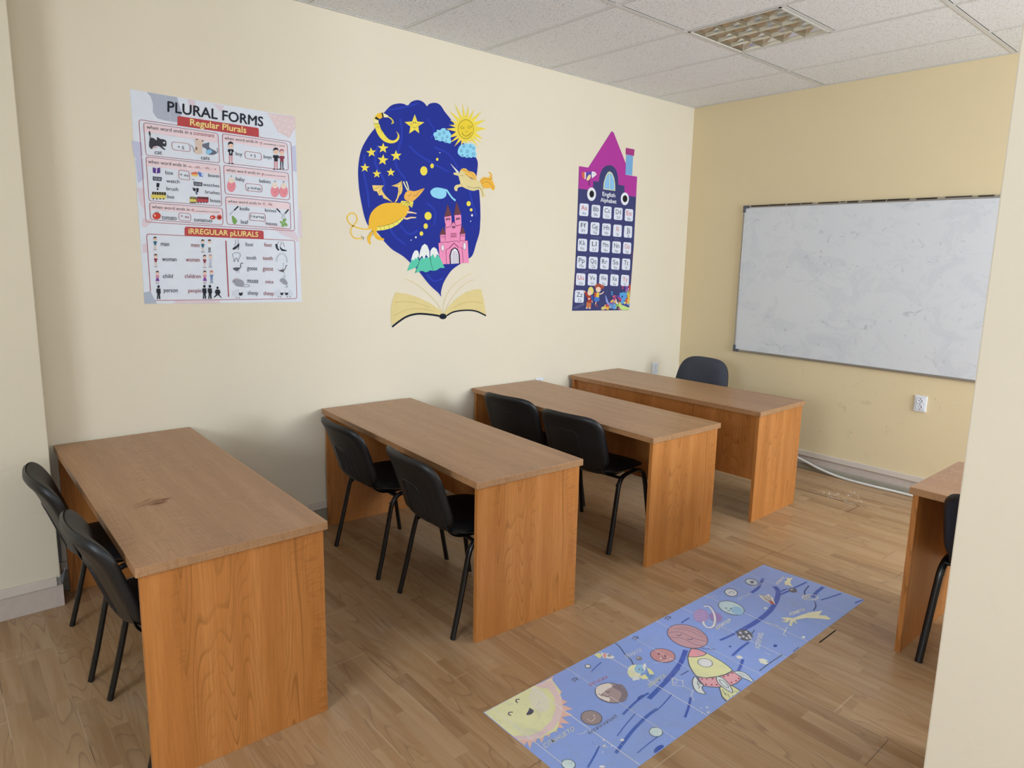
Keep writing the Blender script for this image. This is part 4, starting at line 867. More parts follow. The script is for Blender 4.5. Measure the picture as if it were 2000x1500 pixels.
('P', '', 0, '#B8BCD0', 3, 0, [11539,15690,11501,15689,11496,15464,11519,15465]),
('P', '', 0, '#B8BCD0', 3, 0, [11565,15690,11602,15690,11586,15465,11562,15465]),
('E', '', 0, '#20242E', 3.5, [11492,15451,37,0,0,-14]),
('E', '', 0, '#20242E', 3.5, [11588,15451,37,0,-1,-14]),
('E', '', 0, '#20242E', 3.8, [11542,15975,8,0,0,-9]),
('E', '', 0, '#20242E', 3.8, [11592,15973,8,0,0,-8]),
('E', '', 0, '#EBC9B4', 3, [9029,15142,67,0,-5,-83]),
('P', '', 0, '#4A2A22', 3.5, 0, [8958,15153,8972,15230,9024,15261,9087,15236,9101,15158,9065,15194,9003,15189]),
('P', '', 0, '#D88A98', 3, 0, [8957,15044,9090,15039,9099,14961,9066,14961,9060,14862,8970,14868,8971,14966,8938,14971]),
('P', '', 0, '#7A4AA0', 3.2, 0, [8973,14914,9058,14909,9096,14745,8920,14754]),
('P', '', 0, '#E8D4C8', 3, 0, [9001,14867,8968,14868,8960,14655,8981,14654]),
('P', '', 0, '#E8D4C8', 3, 0, [9025,14867,9058,14867,9041,14654,9019,14654]),
('E', '', 0, '#20242E', 3.5, [8956,14642,34,-1,0,-13]),
('E', '', 0, '#20242E', 3.5, [9042,14641,34,0,0,-13]),
('E', '', 0, '#20242E', 3.8, [9007,15137,7,0,0,-8]),
('E', '', 0, '#20242E', 3.8, [9052,15135,7,0,0,-8]),
('E', '', 0, '#EBC9B4', 3, [11249,15153,73,0,-4,-86]),
('P', '', 0, '#4A2A22', 3.5, 0, [11172,15164,11186,15245,11242,15277,11311,15251,11328,15169,11288,15207,11220,15202]),
('P', '', 0, '#D88A98', 3, 0, [11171,15050,11316,15045,11328,14964,11291,14964,11286,14861,11188,14867,11188,14969,11152,14975]),
('P', '', 0, '#7A4AA0', 3.2, 0, [11190,14915,11283,14910,11327,14738,11135,14748]),
('P', '', 0, '#E8D4C8', 3, 0, [11221,14866,11185,14867,11179,14645,11202,14644]),
('P', '', 0, '#E8D4C8', 3, 0, [11247,14866,11284,14866,11267,14644,11244,14644]),
('E', '', 0, '#20242E', 3.5, [11176,14631,36,0,-1,-14]),
('E', '', 0, '#20242E', 3.5, [11269,14630,37,0,-1,-13]),
('E', '', 0, '#20242E', 3.8, [11225,15148,8,0,0,-8]),
('E', '', 0, '#20242E', 3.8, [11274,15145,8,0,0,-8]),
('E', '', 0, '#EBC9B4', 3, [11580,15161,72,0,-4,-86]),
('P', '', 0, '#B85A3A', 3.5, 0, [11504,15171,11518,15251,11573,15283,11641,15256,11658,15177,11619,15214,11552,15208]),
('P', '', 0, '#6A88B8', 3, 0, [11503,15060,11647,15054,11658,14974,11622,14974,11617,14873,11520,14879,11520,14980,11484,14985]),
('P', '', 0, '#5A78B0', 3, 0, [11553,14878,11517,14879,11512,14660,11535,14660]),
('P', '', 0, '#5A78B0', 3, 0, [11579,14878,11615,14878,11599,14659,11576,14659]),
('E', '', 0, '#20242E', 3.5, [11508,14647,36,-1,0,-14]),
('E', '', 0, '#20242E', 3.5, [11601,14646,36,0,-1,-13]),
('E', '', 0, '#20242E', 3.8, [11557,15155,7,0,-1,-8]),
('E', '', 0, '#20242E', 3.8, [11605,15153,8,0,0,-8]),
('E', '', 0, '#20242E', 3, [9040,14478,58,0,-5,-72]),
('P', '', 0, '#20242E', 3, 0, [8943,14384,9117,14382,9121,14154,9076,14109,9087,13867,9028,13860,9008,14088,8978,13861,8928,13862,8968,14111,8925,14226]),
('E', '', 0, '#20242E', 3, [11192,14466,63,-1,-4,-75]),
('P', '', 0, '#20242E', 3, 0, [11087,14368,11277,14366,11283,14129,11235,14082,11250,13830,11186,13822,11162,14060,11132,13823,11078,13824,11118,14084,11070,14203]),
('E', '', 0, '#20242E', 3, [11463,14463,64,-1,-3,-76]),
('P', '', 0, '#20242E', 3, 0, [11358,14365,11550,14362,11556,14124,11508,14077,11523,13823,11458,13815,11434,14054,11404,13817,11349,13818,11390,14079,11341,14199]),
('E', '', 0, '#20242E', 3, [11840,14382,56,-1,-3,-67]),
('P', '', 0, '#20242E', 3, 0, [11744,14297,11929,14294,11982,14149,11916,14031,12033,13859,11987,13861,11837,14018,11654,13868,11608,13869,11755,14048,11691,14155]),
('P', '', 0, '#20242E', 3, 0, [12682,16402,12781,16500,12878,16550,13027,16698,13057,16627,12988,16361,12969,16361,12987,16544,12871,16407,12727,16356]),
('S', '', 0, '#20242E', 3, 1, 14, 0, [12846,16883,12872,16741,12807,16548]),
('S', '', 0, '#20242E', 3, 1, 14, 0, [12988,16897,13005,16745,13058,16651]),
('P', '', 0, '#20242E', 3, 0, [14976,16704,15089,16732,15122,16509,15211,16386,15117,16369,15020,16506]),
('P', '', 0, '#20242E', 3, 0, [15229,16611,15353,16465,15611,16395,15583,16339,15323,16354,15249,16462]),
('S', '', 0, '#20242E', 3, 1, 15, 0, [15186,16859,15089,16707]),
('S', '', 0, '#20242E', 3, 1, 15, 0, [15341,16863,15255,16612]),
('S', '', 0, '#20242E', 3, 1, 15, 0, [15418,16841,15486,16568]),
('S', '', 0, '#5A6070', 3, 1, 19, 1, [12718,16164,12877,16215,13052,16180,13079,16036,12991,15881,12961,15736,12883,15927,12835,15902,12746,15733,12731,15925,12681,16058]),
('S', '', 0, '#9AA2B2', 3, 1, 59, 0, [15034,15769,15061,15959,15160,16136,15328,16214,15497,16142,15596,15967,15614,15740]),
('S', '', 0, '#E8ECF4', 4, 1, 25, 0, [15034,15769,15061,15959,15160,16136,15328,16214,15497,16142,15596,15967,15614,15740]),
('P', '', 0, '#5A5C64', 3, 1, [12669,15396,12828,15445,13004,15422,12965,15301,12843,15252,12727,15309]),
('S', '', 0, '#20242E', 3, 1, 33, 0, [13002,15373,13084,15495,13075,15616,13150,15680,13206,15651]),
('S', '', 0, '#20242E', 3, 1, 14, 0, [12882,15252,12863,15165]),
('S', '', 0, '#20242E', 3, 1, 14, 0, [12964,15276,12993,15165]),
('P', '', 0, '#DADDE6', 3, 1, [15054,15333,15239,15460,15446,15410,15414,15258,15178,15207]),
('S', '', 0, '#20242E', 4, 1, 15, 0, [15054,15348,15233,15283,15393,15410]),
('S', '', 0, '#20242E', 3, 1, 30, 0, [15415,15284,15508,15411,15545,15563,15618,15553]),
('S', '', 0, '#9AA2B2', 3, 1, 15, 0, [15331,15410,15425,15562,15376,15662,15445,15703]),
('S', '', 0, '#20242E', 3, 1, 15, 0, [15388,15258,15435,15117]),
('P', '', 0, '#5A5C64', 3, 1, [15129,15283,15417,15349,15386,15208,15256,15218]),
('P', '', 0, '#9A9CA6', 3, 1, [12604,14696,12730,14841,12921,14840,13157,14741,13208,14569,13095,14434,12808,14466,12696,14623]),
('S', '', 0, '#8A8C96', 3, 1, 29, 0, [13146,14497,13343,14544,13487,14493,13411,14420,12999,14435]),
('E', '', 0, '#B8A8B0', 4, [12834,14826,62,-1,-3,-63]),
('E', '', 0, '#20242E', 4, [12724,14720,19,0,-1,-20]),
('P', '', 0, '#9A9CA6', 3, 1, [15163,14778,15375,14879,15552,14700,15599,14546,15414,14523,15236,14651]),
('S', '', 0, '#8A8C96', 3, 1, 26, 0, [15494,14547,15594,14393,15435,14370]),
('S', '', 0, '#9A9CA6', 3, 1, 15, 0, [15348,14853,15443,15046,15490,14878]),
('E', '', 0, '#D3D7E2', 3, [12829,14086,241,-5,-8,-196]),
('P', '', 0, '#20242E', 3.5, 0, [12912,14109,13121,14130,13100,13992,13001,13936,12921,13986]),
('E', '', 0, '#E4E6EE', 3.6, [13012,14180,106,-1,-4,-78]),
('S', '', 0, '#20242E', 4, 1, 14, 0, [12870,14232,12921,14206]),
('E', '', 0, '#20242E', 4, [12790,13842,24,0,-1,-24]),
('E', '', 0, '#20242E', 4, [12924,13839,24,0,-1,-24]),
('E', '', 0, '#D3D7E2', 3, [15084,14034,219,-4,-8,-203]),
('E', '', 0, '#D3D7E2', 3, [15661,14023,223,-4,-7,-205]),
('P', '', 0, '#20242E', 3.5, 0, [15158,14084,15346,14080,15321,13963,15246,13919,15175,13966]),
('E', '', 0, '#E4E6EE', 3.6, [15254,14133,89,-2,-2,-71]),
('P', '', 0, '#20242E', 3.5, 0, [15430,14079,15620,14075,15595,13958,15519,13913,15447,13961]),
('E', '', 0, '#E4E6EE', 3.6, [15527,14128,89,-1,-3,-71]),
('E', '', 0, '#20242E', 4, [15051,13842,26,-1,-1,-26]),
('E', '', 0, '#20242E', 4, [15181,13839,26,-1,-1,-26]),
('E', '', 0, '#20242E', 4, [15548,13831,27,-1,-1,-26]),
('E', '', 0, '#20242E', 4, [15718,13827,26,-1,-1,-26]),
]
ALPHA = [
('P', '', 0, '#3C4070', 0, 0, [38523,21535,45305,21396,45339,17396,45113,12059,38283,12250,38456,15240,38504,19172]),
('P', '', 0, '#B0399A', 0.1, 0, [38494,23159,39506,23154,41991,26141,42225,26073,43843,23891,43850,23023,45337,23004,45306,21385,38523,21525]),
('P', '', 0, '#7AAAD8', 0.1, 0, [43871,24588,44700,24628,44699,23049,43850,23023]),
('P', '', 0, '#A83A80', 0.2, 0, [43754,25101,44843,25100,44809,24589,43790,24604]),
('P', '', 0, '#3C4070', 1, 0, [39454,21511,39456,21463,40110,21514,40107,22195,40734,22225,40814,22745,41084,23211,41445,23467,41894,23575,42358,23532,42725,23270,42950,22840,43060,22171,43793,22155,43864,21395,43886,21090,41982,21058,39726,21192]),
('P', '', 0, '#D9DDB0', 2, 0, [41270,21678,41298,22199,41493,22709,41702,22999,41940,23106,42239,23000,42510,22651,42653,22163,42694,21663]),
('P', '', 0, '#8CC0E8', 3, 0, [41388,21736,41411,22208,41558,22641,41747,22905,41894,22983,41984,21733]),
('P', '', 0, '#8CC0E8', 3, 0, [42046,21728,41979,22976,42207,22898,42421,22593,42544,22154,42588,21731]),
('E', '', 0, '#E6E8F0', 3, [39959,21209,499,37,29,-506]),
('E', '', 0, '#1A1A1E', 4, [39973,21220,263,20,15,-263]),
('E', '', 0, '#E6E8F0', 3, [43907,21132,501,35,37,-501]),
('E', '', 0, '#1A1A1E', 4, [43923,21143,290,21,20,-275]),
('P', '', 0, '#D86A4A', 3, 0, [38777,22750,39131,22783,39123,22279,38871,22329]),
('P', '', 0, '#F0E8F0', 3.2, 0, [39096,22770,39239,22784,39245,22276,39123,22275]),
('P', '', 0, '#5A4AA8', 3, 0, [39237,22817,39883,22892,39874,22418,39266,22292]),
('P', '', 0, '#ECEAF2', 3, 0, [39883,22902,40212,22909,40480,22739,39948,22400,39875,22660]),
('E', '', 0, '#F0D9A0', 4, [39569,22415,155,-42,-167,-235]),
('E', '', 0, '#20242E', 4, [40089,22752,51,5,2,-34]),
('P', '', 0, '#E85A4A', 4, 0, [40272,22754,40480,22739,40283,22697]),
('S', '', 0, '#4A2A5A', 3, 0, 36, 0, [39557,22245,39602,21838]),
('S', '', 0, '#4A2A5A', 3, 0, 36, 0, [39699,22306,39711,21832]),
('T', '', 0, '#E8EAF4', 3, 'English', [41211,21178,1518,-17,-19,306], 1),
('T', '', 0, '#E8EAF4', 3, 'Alphabet', [41013,20718,1889,-26,-19,306], 1),
('P', '', 0, '#DFE3F0', 2, 0, [38772,20447,39592,20462,39685,20374,39683,19621,39601,19522,38764,19516,38674,19604,38691,20349]),
('T', '', 0, '#C8564E', 3, 'Aa', [38869,19969,648,9,-19,347], 0),
('T', '', 0, '#6A6E7E', 3, 'Aa', [39002,19626,418,4,-12,214], 0),
('P', '', 0, '#DFE3F0', 2, 0, [40114,20427,40925,20439,41021,20350,41024,19569,40939,19469,40111,19465,40017,19555,40032,20327]),
('T', '', 0, '#3A3E4A', 3, 'Bb', [40216,19940,634,7,-20,354], 0),
('T', '', 0, '#6A6E7E', 3, 'Bb', [40355,19592,396,2,-12,217], 0),
('P', '', 0, '#DFE3F0', 2, 0, [41442,20397,42257,20408,42356,20317,42361,19539,42274,19437,41442,19435,41345,19526,41357,20296]),
('T', '', 0, '#3A3E4A', 3, 'Cc', [41550,19903,631,5,-23,359], 0),
('T', '', 0, '#6A6E7E', 3, 'Cc', [41695,19549,385,0,-14,220], 0),
('P', '', 0, '#DFE3F0', 2, 0, [42766,20379,43599,20389,43702,20297,43709,19532,43620,19428,42768,19426,42668,19519,42679,20276]),
('T', '', 0, '#3A3E4A', 3, 'Dd', [42880,19876,643,5,-26,366], 0),
('T', '', 0, '#6A6E7E', 3, 'Dd', [43031,19516,390,0,-16,225], 0),
('P', '', 0, '#DFE3F0', 2, 0, [44101,20358,44928,20366,45035,20272,45045,19495,44953,19390,44107,19390,44003,19484,44012,20253]),
('T', '', 0, '#C8564E', 3, 'Ee', [44220,19847,632,3,-27,372], 0),
('T', '', 0, '#6A6E7E', 3, 'Ee', [44378,19481,370,-2,-17,228], 0),
('P', '', 0, '#DFE3F0', 2, 0, [38756,19126,39594,19128,39687,19038,39686,18264,39604,18166,38749,18173,38658,18264,38675,19029]),
('T', '', 0, '#3A3E4A', 3, 'Ff', [38896,18644,579,-4,-19,352], 0),
('T', '', 0, '#6A6E7E', 3, 'Ff', [39008,18296,392,-4,-11,216], 0),
('P', '', 0, '#DFE3F0', 2, 0, [40080,19102,40909,19102,41005,19011,41007,18229,40922,18129,40076,18139,39982,18231,39997,19003]),
('T', '', 0, '#3A3E4A', 3, 'Gg', [40183,18611,650,-3,-21,356], 0),
('T', '', 0, '#6A6E7E', 3, 'Gg', [40322,18257,412,-4,-13,219], 0),
('P', '', 0, '#DFE3F0', 2, 0, [41419,19076,42251,19075,42351,18982,42355,18213,42268,18111,41417,18122,41320,18215,41333,18976]),
('T', '', 0, '#3A3E4A', 3, 'Hh', [41527,18576,648,-3,-23,363], 0),
('T', '', 0, '#6A6E7E', 3, 'Hh', [41672,18217,403,-5,-14,223], 0),
('P', '', 0, '#DFE3F0', 2, 0, [42755,19042,43599,19040,43702,18945,43708,18184,43619,18081,42756,18092,42655,18188,42667,18940]),
('T', '', 0, '#C8564E', 3, 'Ii', [43074,18542,241,-21,-25,370], 0),
('T', '', 0, '#6A6E7E', 3, 'Ii', [43123,18172,193,-13,-15,227], 0),
('P', '', 0, '#DFE3F0', 2, 0, [44094,19010,44908,19005,45015,18908,45022,18151,44930,18047,44098,18061,43994,18158,44004,18906]),
('T', '', 0, '#3A3E4A', 3, 'Jj', [44311,18498,421,-16,-27,375], 0),
('T', '', 0, '#6A6E7E', 3, 'Jj', [44421,18124,256,-12,-17,230], 0),
('P', '', 0, '#DFE3F0', 2, 0, [38732,17800,39573,17788,39667,17696,39665,16935,39582,16838,38724,16859,38633,16952,38651,17703]),
('T', '', 0, '#3A3E4A', 3, 'Kk', [38830,17311,668,-12,-19,354], 0),
('T', '', 0, '#6A6E7E', 3, 'Kk', [38964,16958,436,-10,-12,218], 0),
('P', '', 0, '#DFE3F0', 2, 0, [40061,17769,40915,17756,41011,17662,41012,16899,40927,16800,40055,16822,39961,16917,39977,17670]),
('T', '', 0, '#3A3E4A', 3, 'Ll', [40238,17273,526,-16,-21,361], 0),
('T', '', 0, '#6A6E7E', 3, 'Ll', [40341,16914,361,-12,-13,221], 0),
('P', '', 0, '#DFE3F0', 2, 0, [41403,17741,42246,17726,42347,17631,42349,16876,42262,16775,41400,16799,41302,16895,41317,17641]),
('T', '', 0, '#3A3E4A', 3, 'Mm', [41511,17235,659,-14,-23,366], 0),
('T', '', 0, '#6A6E7E', 3, 'Mm', [41657,16871,412,-12,-14,225], 0),
('P', '', 0, '#DFE3F0', 2, 0, [42726,17715,43573,17699,43677,17602,43681,16851,43592,16749,42726,16774,42625,16871,42638,17614]),
('T', '', 0, '#3A3E4A', 3, 'Nn', [42840,17202,656,-16,-25,371], 0),
('T', '', 0, '#6A6E7E', 3, 'Nn', [42992,16831,401,-13,-15,229], 0),
('P', '', 0, '#DFE3F0', 2, 0, [44068,17688,44884,17670,44991,17571,44998,16825,44906,16721,44071,16747,43966,16847,43978,17585]),
('T', '', 0, '#C8564E', 3, 'Oo', [44188,17166,619,-17,-28,378], 0),
('T', '', 0, '#6A6E7E', 3, 'Oo', [44346,16790,356,-15,-17,232], 0),
('P', '', 0, '#DFE3F0', 2, 0, [38708,16473,39552,16447,39646,16353,39644,15591,39561,15494,38699,15530,38608,15625,38627,16377]),
('T', '', 0, '#3A3E4A', 3, 'Pp', [38806,15978,671,-23,-19,358], 0),
('T', '', 0, '#6A6E7E', 3, 'Pp', [38940,15621,438,-17,-11,219], 0),
('P', '', 0, '#DFE3F0', 2, 0, [40032,16445,40867,16418,40964,16322,40964,15558,40879,15459,40027,15496,39932,15593,39949,16347]),
('T', '', 0, '#3A3E4A', 3, 'Qq', [40135,15942,656,-24,-20,363], 0),
('T', '', 0, '#6A6E7E', 3, 'Qq', [40276,15579,415,-18,-13,223], 0),
('P', '', 0, '#DFE3F0', 2, 0, [41370,16426,42208,16397,42309,16300,42311,15544,42223,15444,41366,15482,41268,15580,41284,16326]),
('T', '', 0, '#3A3E4A', 3, 'Rr', [41478,15914,654,-24,-23,370], 0),
('T', '', 0, '#6A6E7E', 3, 'Rr', [41625,15545,405,-19,-15,227], 0),
('P', '', 0, '#DFE3F0', 2, 0, [42696,16394,43530,16365,43634,16266,43637,15525,43547,15423,42695,15462,42593,15561,42608,16293]),
('T', '', 0, '#3A3E4A', 3, 'Ss', [42810,15875,643,-26,-25,375], 0),
('T', '', 0, '#6A6E7E', 3, 'Ss', [42963,15499,386,-19,-15,231], 0),
('P', '', 0, '#DFE3F0', 2, 0, [44025,16362,44860,16331,44968,16230,44973,15499,44880,15396,44026,15435,43921,15537,43935,16259]),
('T', '', 0, '#3A3E4A', 3, 'Tt', [44194,15834,539,-27,-27,382], 0),
('T', '', 0, '#6A6E7E', 3, 'Tt', [44329,15452,324,-20,-17,234], 0),
('P', '', 0, '#DFE3F0', 2, 0, [38675,15161,39522,15121,39616,15024,39613,14277,39529,14181,38665,14231,38574,14328,38594,15065]),
('T', '', 0, '#C8564E', 3, 'Uu', [38773,14661,673,-34,-18,360], 0),
('T', '', 0, '#6A6E7E', 3, 'Uu', [38908,14298,440,-24,-11,222], 0),
('P', '', 0, '#DFE3F0', 2, 0, [40010,15131,40840,15091,40937,14992,40936,14254,40850,14156,40003,14206,39908,14305,39926,15034]),
('T', '', 0, '#3A3E4A', 3, 'Vv', [40114,14623,650,-35,-21,366], 0),
('T', '', 0, '#6A6E7E', 3, 'Vv', [40255,14254,408,-24,-13,225], 0),
('P', '', 0, '#DFE3F0', 2, 0, [41336,15101,42162,15059,42262,14959,42263,14224,42175,14125,41331,14176,41233,14276,41250,15002]),
('T', '', 0, '#3A3E4A', 3, 'Ww', [41445,14584,640,-35,-23,372], 0),
('T', '', 0, '#6A6E7E', 3, 'Ww', [41592,14209,391,-25,-14,229], 0),
('P', '', 0, '#DFE3F0', 2, 0, [42666,15069,43478,15027,43582,14925,43584,14195,43494,14093,42664,14145,42562,14247,42577,14969]),
('T', '', 0, '#3A3E4A', 3, 'Xx', [42780,14544,620,-36,-25,378], 0),
('T', '', 0, '#6A6E7E', 3, 'Xx', [42933,14163,364,-25,-15,233], 0),
('P', '', 0, '#DFE3F0', 2, 0, [43997,15037,44810,14993,44918,14890,44922,14170,44829,14067,43997,14120,43892,14223,43907,14935]),
('T', '', 0, '#C8564E', 3, 'Yy', [44118,14503,615,-36,-28,385], 0),
('T', '', 0, '#6A6E7E', 3, 'Yy', [44277,14116,350,-25,-17,236], 0),
('P', '', 0, '#DFE3F0', 2, 0, [38599,13840,39445,13827,39539,13728,39538,12945,39454,12849,38590,12873,38498,12972,38517,13745]),
('T', '', 0, '#3A3E4A', 3, 'Zz', [38697,13335,674,-46,-19,363], 0),
('T', '', 0, '#6A6E7E', 3, 'Zz', [38832,12967,441,-32,-12,223], 0),
('T', '', 0, '#7A7EA0', 3, 'smaller', [40096,17935,1246,-84,-7,109], 0),
('S', '', 0, '#7A7EA0', 3, 1, 27, 0, [42899,17850,42971,17955,43022,17792]),
('S', '', 0, '#7A7EA0', 3, 1, 27, 0, [43132,17935,43377,17865,43182,17781]),
('S', '', 0, '#7A7EA0', 3, 1, 33, 0, [39327,15192,39542,15293,39657,15217,39908,15369]),
('S', '', 0, '#7A7EA0', 3, 1, 34, 0, [42518,15273,42757,15247,42609,15090,43165,15116]),
('T', '', 0, '#7A7EA0', 3, 'rescue', [38459,12330,1154,320,-11,203], 0),
('S', '', 0, '#8A4A5A', 3, 1, 36, 0, [44988,17068,45255,16861,45112,16538,45254,16326]),
('S', '', 0, '#8A4A5A', 3, 1, 37, 0, [44890,15036,45066,14928,44956,14713]),
('S', '', 0, '#8A4A5A', 3, 1, 32, 0, [38442,14792,38563,14542,38449,13943]),
('E', '', 0, '#E8D878', 4, [40298,13762,317,-5,18,-319]),
('E', '', 0, '#F0D0BC', 4.3, [40156,13611,241,-5,12,-216]),
('P', '', 0, '#A8402E', 4, 0, [39478,13775,39740,13720,40055,13408,40472,13347,40424,12884,40206,12735,39828,12798,39998,13101,39719,13414]),
('P', '', 0, '#3A5AA8', 4.2, 0, [40318,13402,40624,13344,40642,13034,40418,12988]),
('P', '', 0, '#C8784E', 4, 0, [39861,12874,40392,12782,40378,12368,39810,12438]),
('E', '', 0, '#E8E0E0', 4.5, [39887,12410,105,-3,3,-51]),
('E', '', 0, '#E8E0E0', 4.5, [40241,12383,106,-3,3,-52]),
('E', '', 0, '#F0D0BC', 4.4, [39554,13723,119,-2,4,-61]),
('S', '', 0, '#F0D0BC', 4.4, 1, 81, 0, [40493,12986,40504,12804]),
('E', '', 0, '#F0E8E0', 4.5, [40123,13139,90,-2,4,-72]),
('E', '', 0, '#A8503A', 4, [41192,14058,464,-5,17,-269]),
('E', '', 0, '#A8503A', 4, [41656,14053,171,-2,10,-157]),
('E', '', 0, '#F0D0BC', 4.4, [41167,13852,293,-5,13,-218]),
('P', '', 0, '#C8583A', 4, 0, [40743,13652,40989,13622,40935,13234,40688,13291]),
('P', '', 0, '#EBC84E', 4.2, 0, [40989,13622,41282,13590,41281,13226,40935,13234]),
('P', '', 0, '#4A78C8', 4.3, 0, [40743,13264,41320,13225,41351,12964,41148,12891,40723,12954]),
('S', '', 0, '#F0D0BC', 4.4, 1, 89, 0, [41304,13486,41611,13532,41835,13685]),
('S', '', 0, '#F0D0BC', 4, 1, 89, 0, [40994,12895,40893,12664,41093,12527]),
('P', '', 0, '#9A3A3A', 4.6, 0, [40832,12665,41006,12686,41209,12508,41097,12459]),
('P', '', 0, '#C8D878', 3, 0, [44009,12551,44019,12413,43845,12379,43724,12415,43651,12483,43676,12574]),
('P', '', 0, '#C8486A', 3.02, 0, [44684,13087,44633,13050,44548,13011,44494,13074,44471,13140,44571,13142]),
('P', '', 0, '#D86A4A', 3.04, 0, [43801,12705,43712,12758,43676,12800,43694,12848,43771,12853,43880,12837]),
('P', '', 0, '#C8486A', 3.06, 0, [43943,13113,43921,13006,43768,12984,43641,13030,43619,13118,43679,13204]),
('P', '', 0, '#7A4AA8', 3.08, 0, [43885,13187,43729,13137,43589,13171,43500,13251,43536,13358,43695,13327]),
('P', '', 0, '#E8E0D0', 3.1, 0, [45074,13770,45016,13671,44863,13711,44779,13760,44770,13839,44860,13953]),
('P', '', 0, '#D84A3A', 3.12, 0, [42257,12202,42230,12343,42254,12449,42421,12491,42610,12423,42574,12294]),
('P', '', 0, '#C8486A', 3.14, 0, [42566,12400,42521,12546,42501,12694,42726,12699,42862,12613,42884,12505]),
('P', '', 0, '#8AB858', 3.16, 0, [42445,12589,42369,12552,42300,12516,42195,12552,42255,12613,42284,12674]),
('P', '', 0, '#6AA8D8', 3.18, 0, [43058,12653,42909,12610,42786,12634,42621,12700,42723,12798,42866,12790]),
('P', '', 0, '#7A4AA8', 3.2, 0, [44744,13017,44657,13000,44538,13032,44549,13118,44647,13171,44752,13123]),
('P', '', 0, '#8AB858', 3.22, 0, [43243,12440,43199,12537,43348,12554,43440,12493,43548,12409,43433,12329]),
('P', '', 0, '#4A68B8', 3.24, 0, [42404,12489,42526,12426,42421,12362,42297,12336,42246,12418,42221,12488]),
('P', '', 0, '#8AB858', 3.26, 0, [43600,12709,43727,12590,43726,12495,43671,12373,43480,12429,43341,12527]),
('P', '', 0, '#4A68B8', 3.28, 0, [42726,12735,42827,12763,42932,12710,42941,12621,42824,12600,42699,12597]),
('P', '', 0, '#7A4AA8', 3.3, 0, [44449,12656,44508,12752,44705,12810,44797,12673,44756,12581,44660,12474]),
('P', '', 0, '#4A68B8', 3.32, 0, [43009,12617,43177,12646,43362,12558,43257,12442,43142,12319,42993,12442]),
('P', '', 0, '#C8D878', 3.34, 0, [43740,12495,43603,12501,43583,12582,43548,12657,43665,12645,43787,12649]),
('P', '', 0, '#7A4AA8', 3.36, 0, [43212,12538,43204,12619,43218,12715,43349,12659,43447,12626,43422,12556]),
('P', '', 0, '#7A4AA8', 3.38, 0, [43194,12896,43227,12791,43068,12764,42903,12798,42801,12926,42947,13028]),
('P', '', 0, '#7A4AA8', 3.4, 0, [42945,12346,42981,12447,43121,12519,43307,12453,43310,12328,43195,12270]),
('P', '', 0, '#E8909A', 3.42, 0, [44704,13725,44757,13661,44664,13625,44572,13642,44480,13691,44550,13748]),
('P', '', 0, '#6AA8D8', 3.44, 0, [43178,12532,43305,12545,43400,12514,43409,12454,43419,12355,43279,12394]),
('P', '', 0, '#C8D878', 3.46, 0, [44702,13562,44764,13567,44818,13550,44847,13507,44798,13468,44713,13471]),
('P', '', 0, '#D84A3A', 3.48, 0, [42533,12420,42475,12467,42451,12516,42493,12575,42588,12545,42659,12497]),
('P', '', 0, '#6AA8D8', 3.5, 0, [44654,12267,44578,12308,44627,12353,44667,12386,44755,12379,44800,12318]),
('P', '', 0, '#C8D878', 3.52, 0, [42261,12584,42358,12501,42226,12456,42087,12463,41994,12550,42053,12643]),
('P', '', 0, '#E8E0D0', 3.54, 0, [43255,12405,43396,12371,43503,12309,43434,12238,43340,12234,43206,12230]),
('P', '', 0, '#8AB858', 3.56, 0, [43770,12470,43619,12438,43471,12511,43509,12614,43617,12658,43749,12642]),
('P', '', 0, '#E8B84A', 3.58, 0, [41944,12377,42025,12337,41995,12281,41946,12234,41845,12251,41834,12315]),
('P', '', 0, '#E8B84A', 3.6, 0, [42082,12539,42285,12479,42339,12361,42253,12286,42129,12270,41947,12303]),
('P', '', 0, '#C8D878', 3.62, 0, [41882,12359,41809,12437,41913,12484,42021,12507,42137,12446,42059,12376]),
('P', '', 0, '#7A4AA8', 3.64, 0, [42237,12378,42155,12294,42083,12249,41956,12259,41888,12347,41981,12406]),
('P', '', 0, '#E8B84A', 3.66, 0, [44702,12926,44811,12954,44932,12981,45002,12898,44968,12815,44843,12814]),
('P', '', 0, '#7A4AA8', 3.68, 0, [43051,12817,43006,12796,42929,12795,42920,12847,42925,12908,43019,12897]),
('P', '', 0, '#E8E0D0', 3.7, 0, [42930,12326,42843,12300,42753,12295,42700,12353,42763,12389,42820,12437]),
('P', '', 0, '#E8E0D0', 3.72, 0, [43241,12825,43089,12906,43188,13013,43366,13045,43474,12947,43525,12837]),
('P', '', 0, '#7A4AA8', 3.74, 0, [42702,12713,42813,12784,42938,12767,43007,12714,43019,12643,42920,12619]),
('P', '', 0, '#D86A4A', 3.76, 0, [44445,12894,44469,13025,44614,13079,44776,13056,44802,12958,44761,12886]),
('P', '', 0, '#D84A3A', 3.78, 0, [42327,12410,42227,12357,42119,12429,42129,12521,42250,12525,42383,12550]),
('P', '', 0, '#D86A4A', 3.8, 0, [42823,12470,42955,12488,42969,12397,42991,12320,42875,12317,42760,12338]),
('P', '', 0, '#D86A4A', 3.82, 0, [43983,13282,44063,13341,44184,13308,44236,13236,44159,13193,44079,13174]),
('P', '', 0, '#C8486A', 3.84, 0, [42076,12185,41919,12191,41849,12246,41820,12351,41978,12326,42057,12303]),
('P', '', 0, '#4A68B8', 3.86, 0, [44351,13046,44403,12982,44349,12937,44284,12896,44234,12951,44196,12997]),
('P', '', 0, '#D86A4A', 3.88, 0, [44136,12582,44059,12507,43895,12504,43781,12602,43897,12673,43996,12733]),
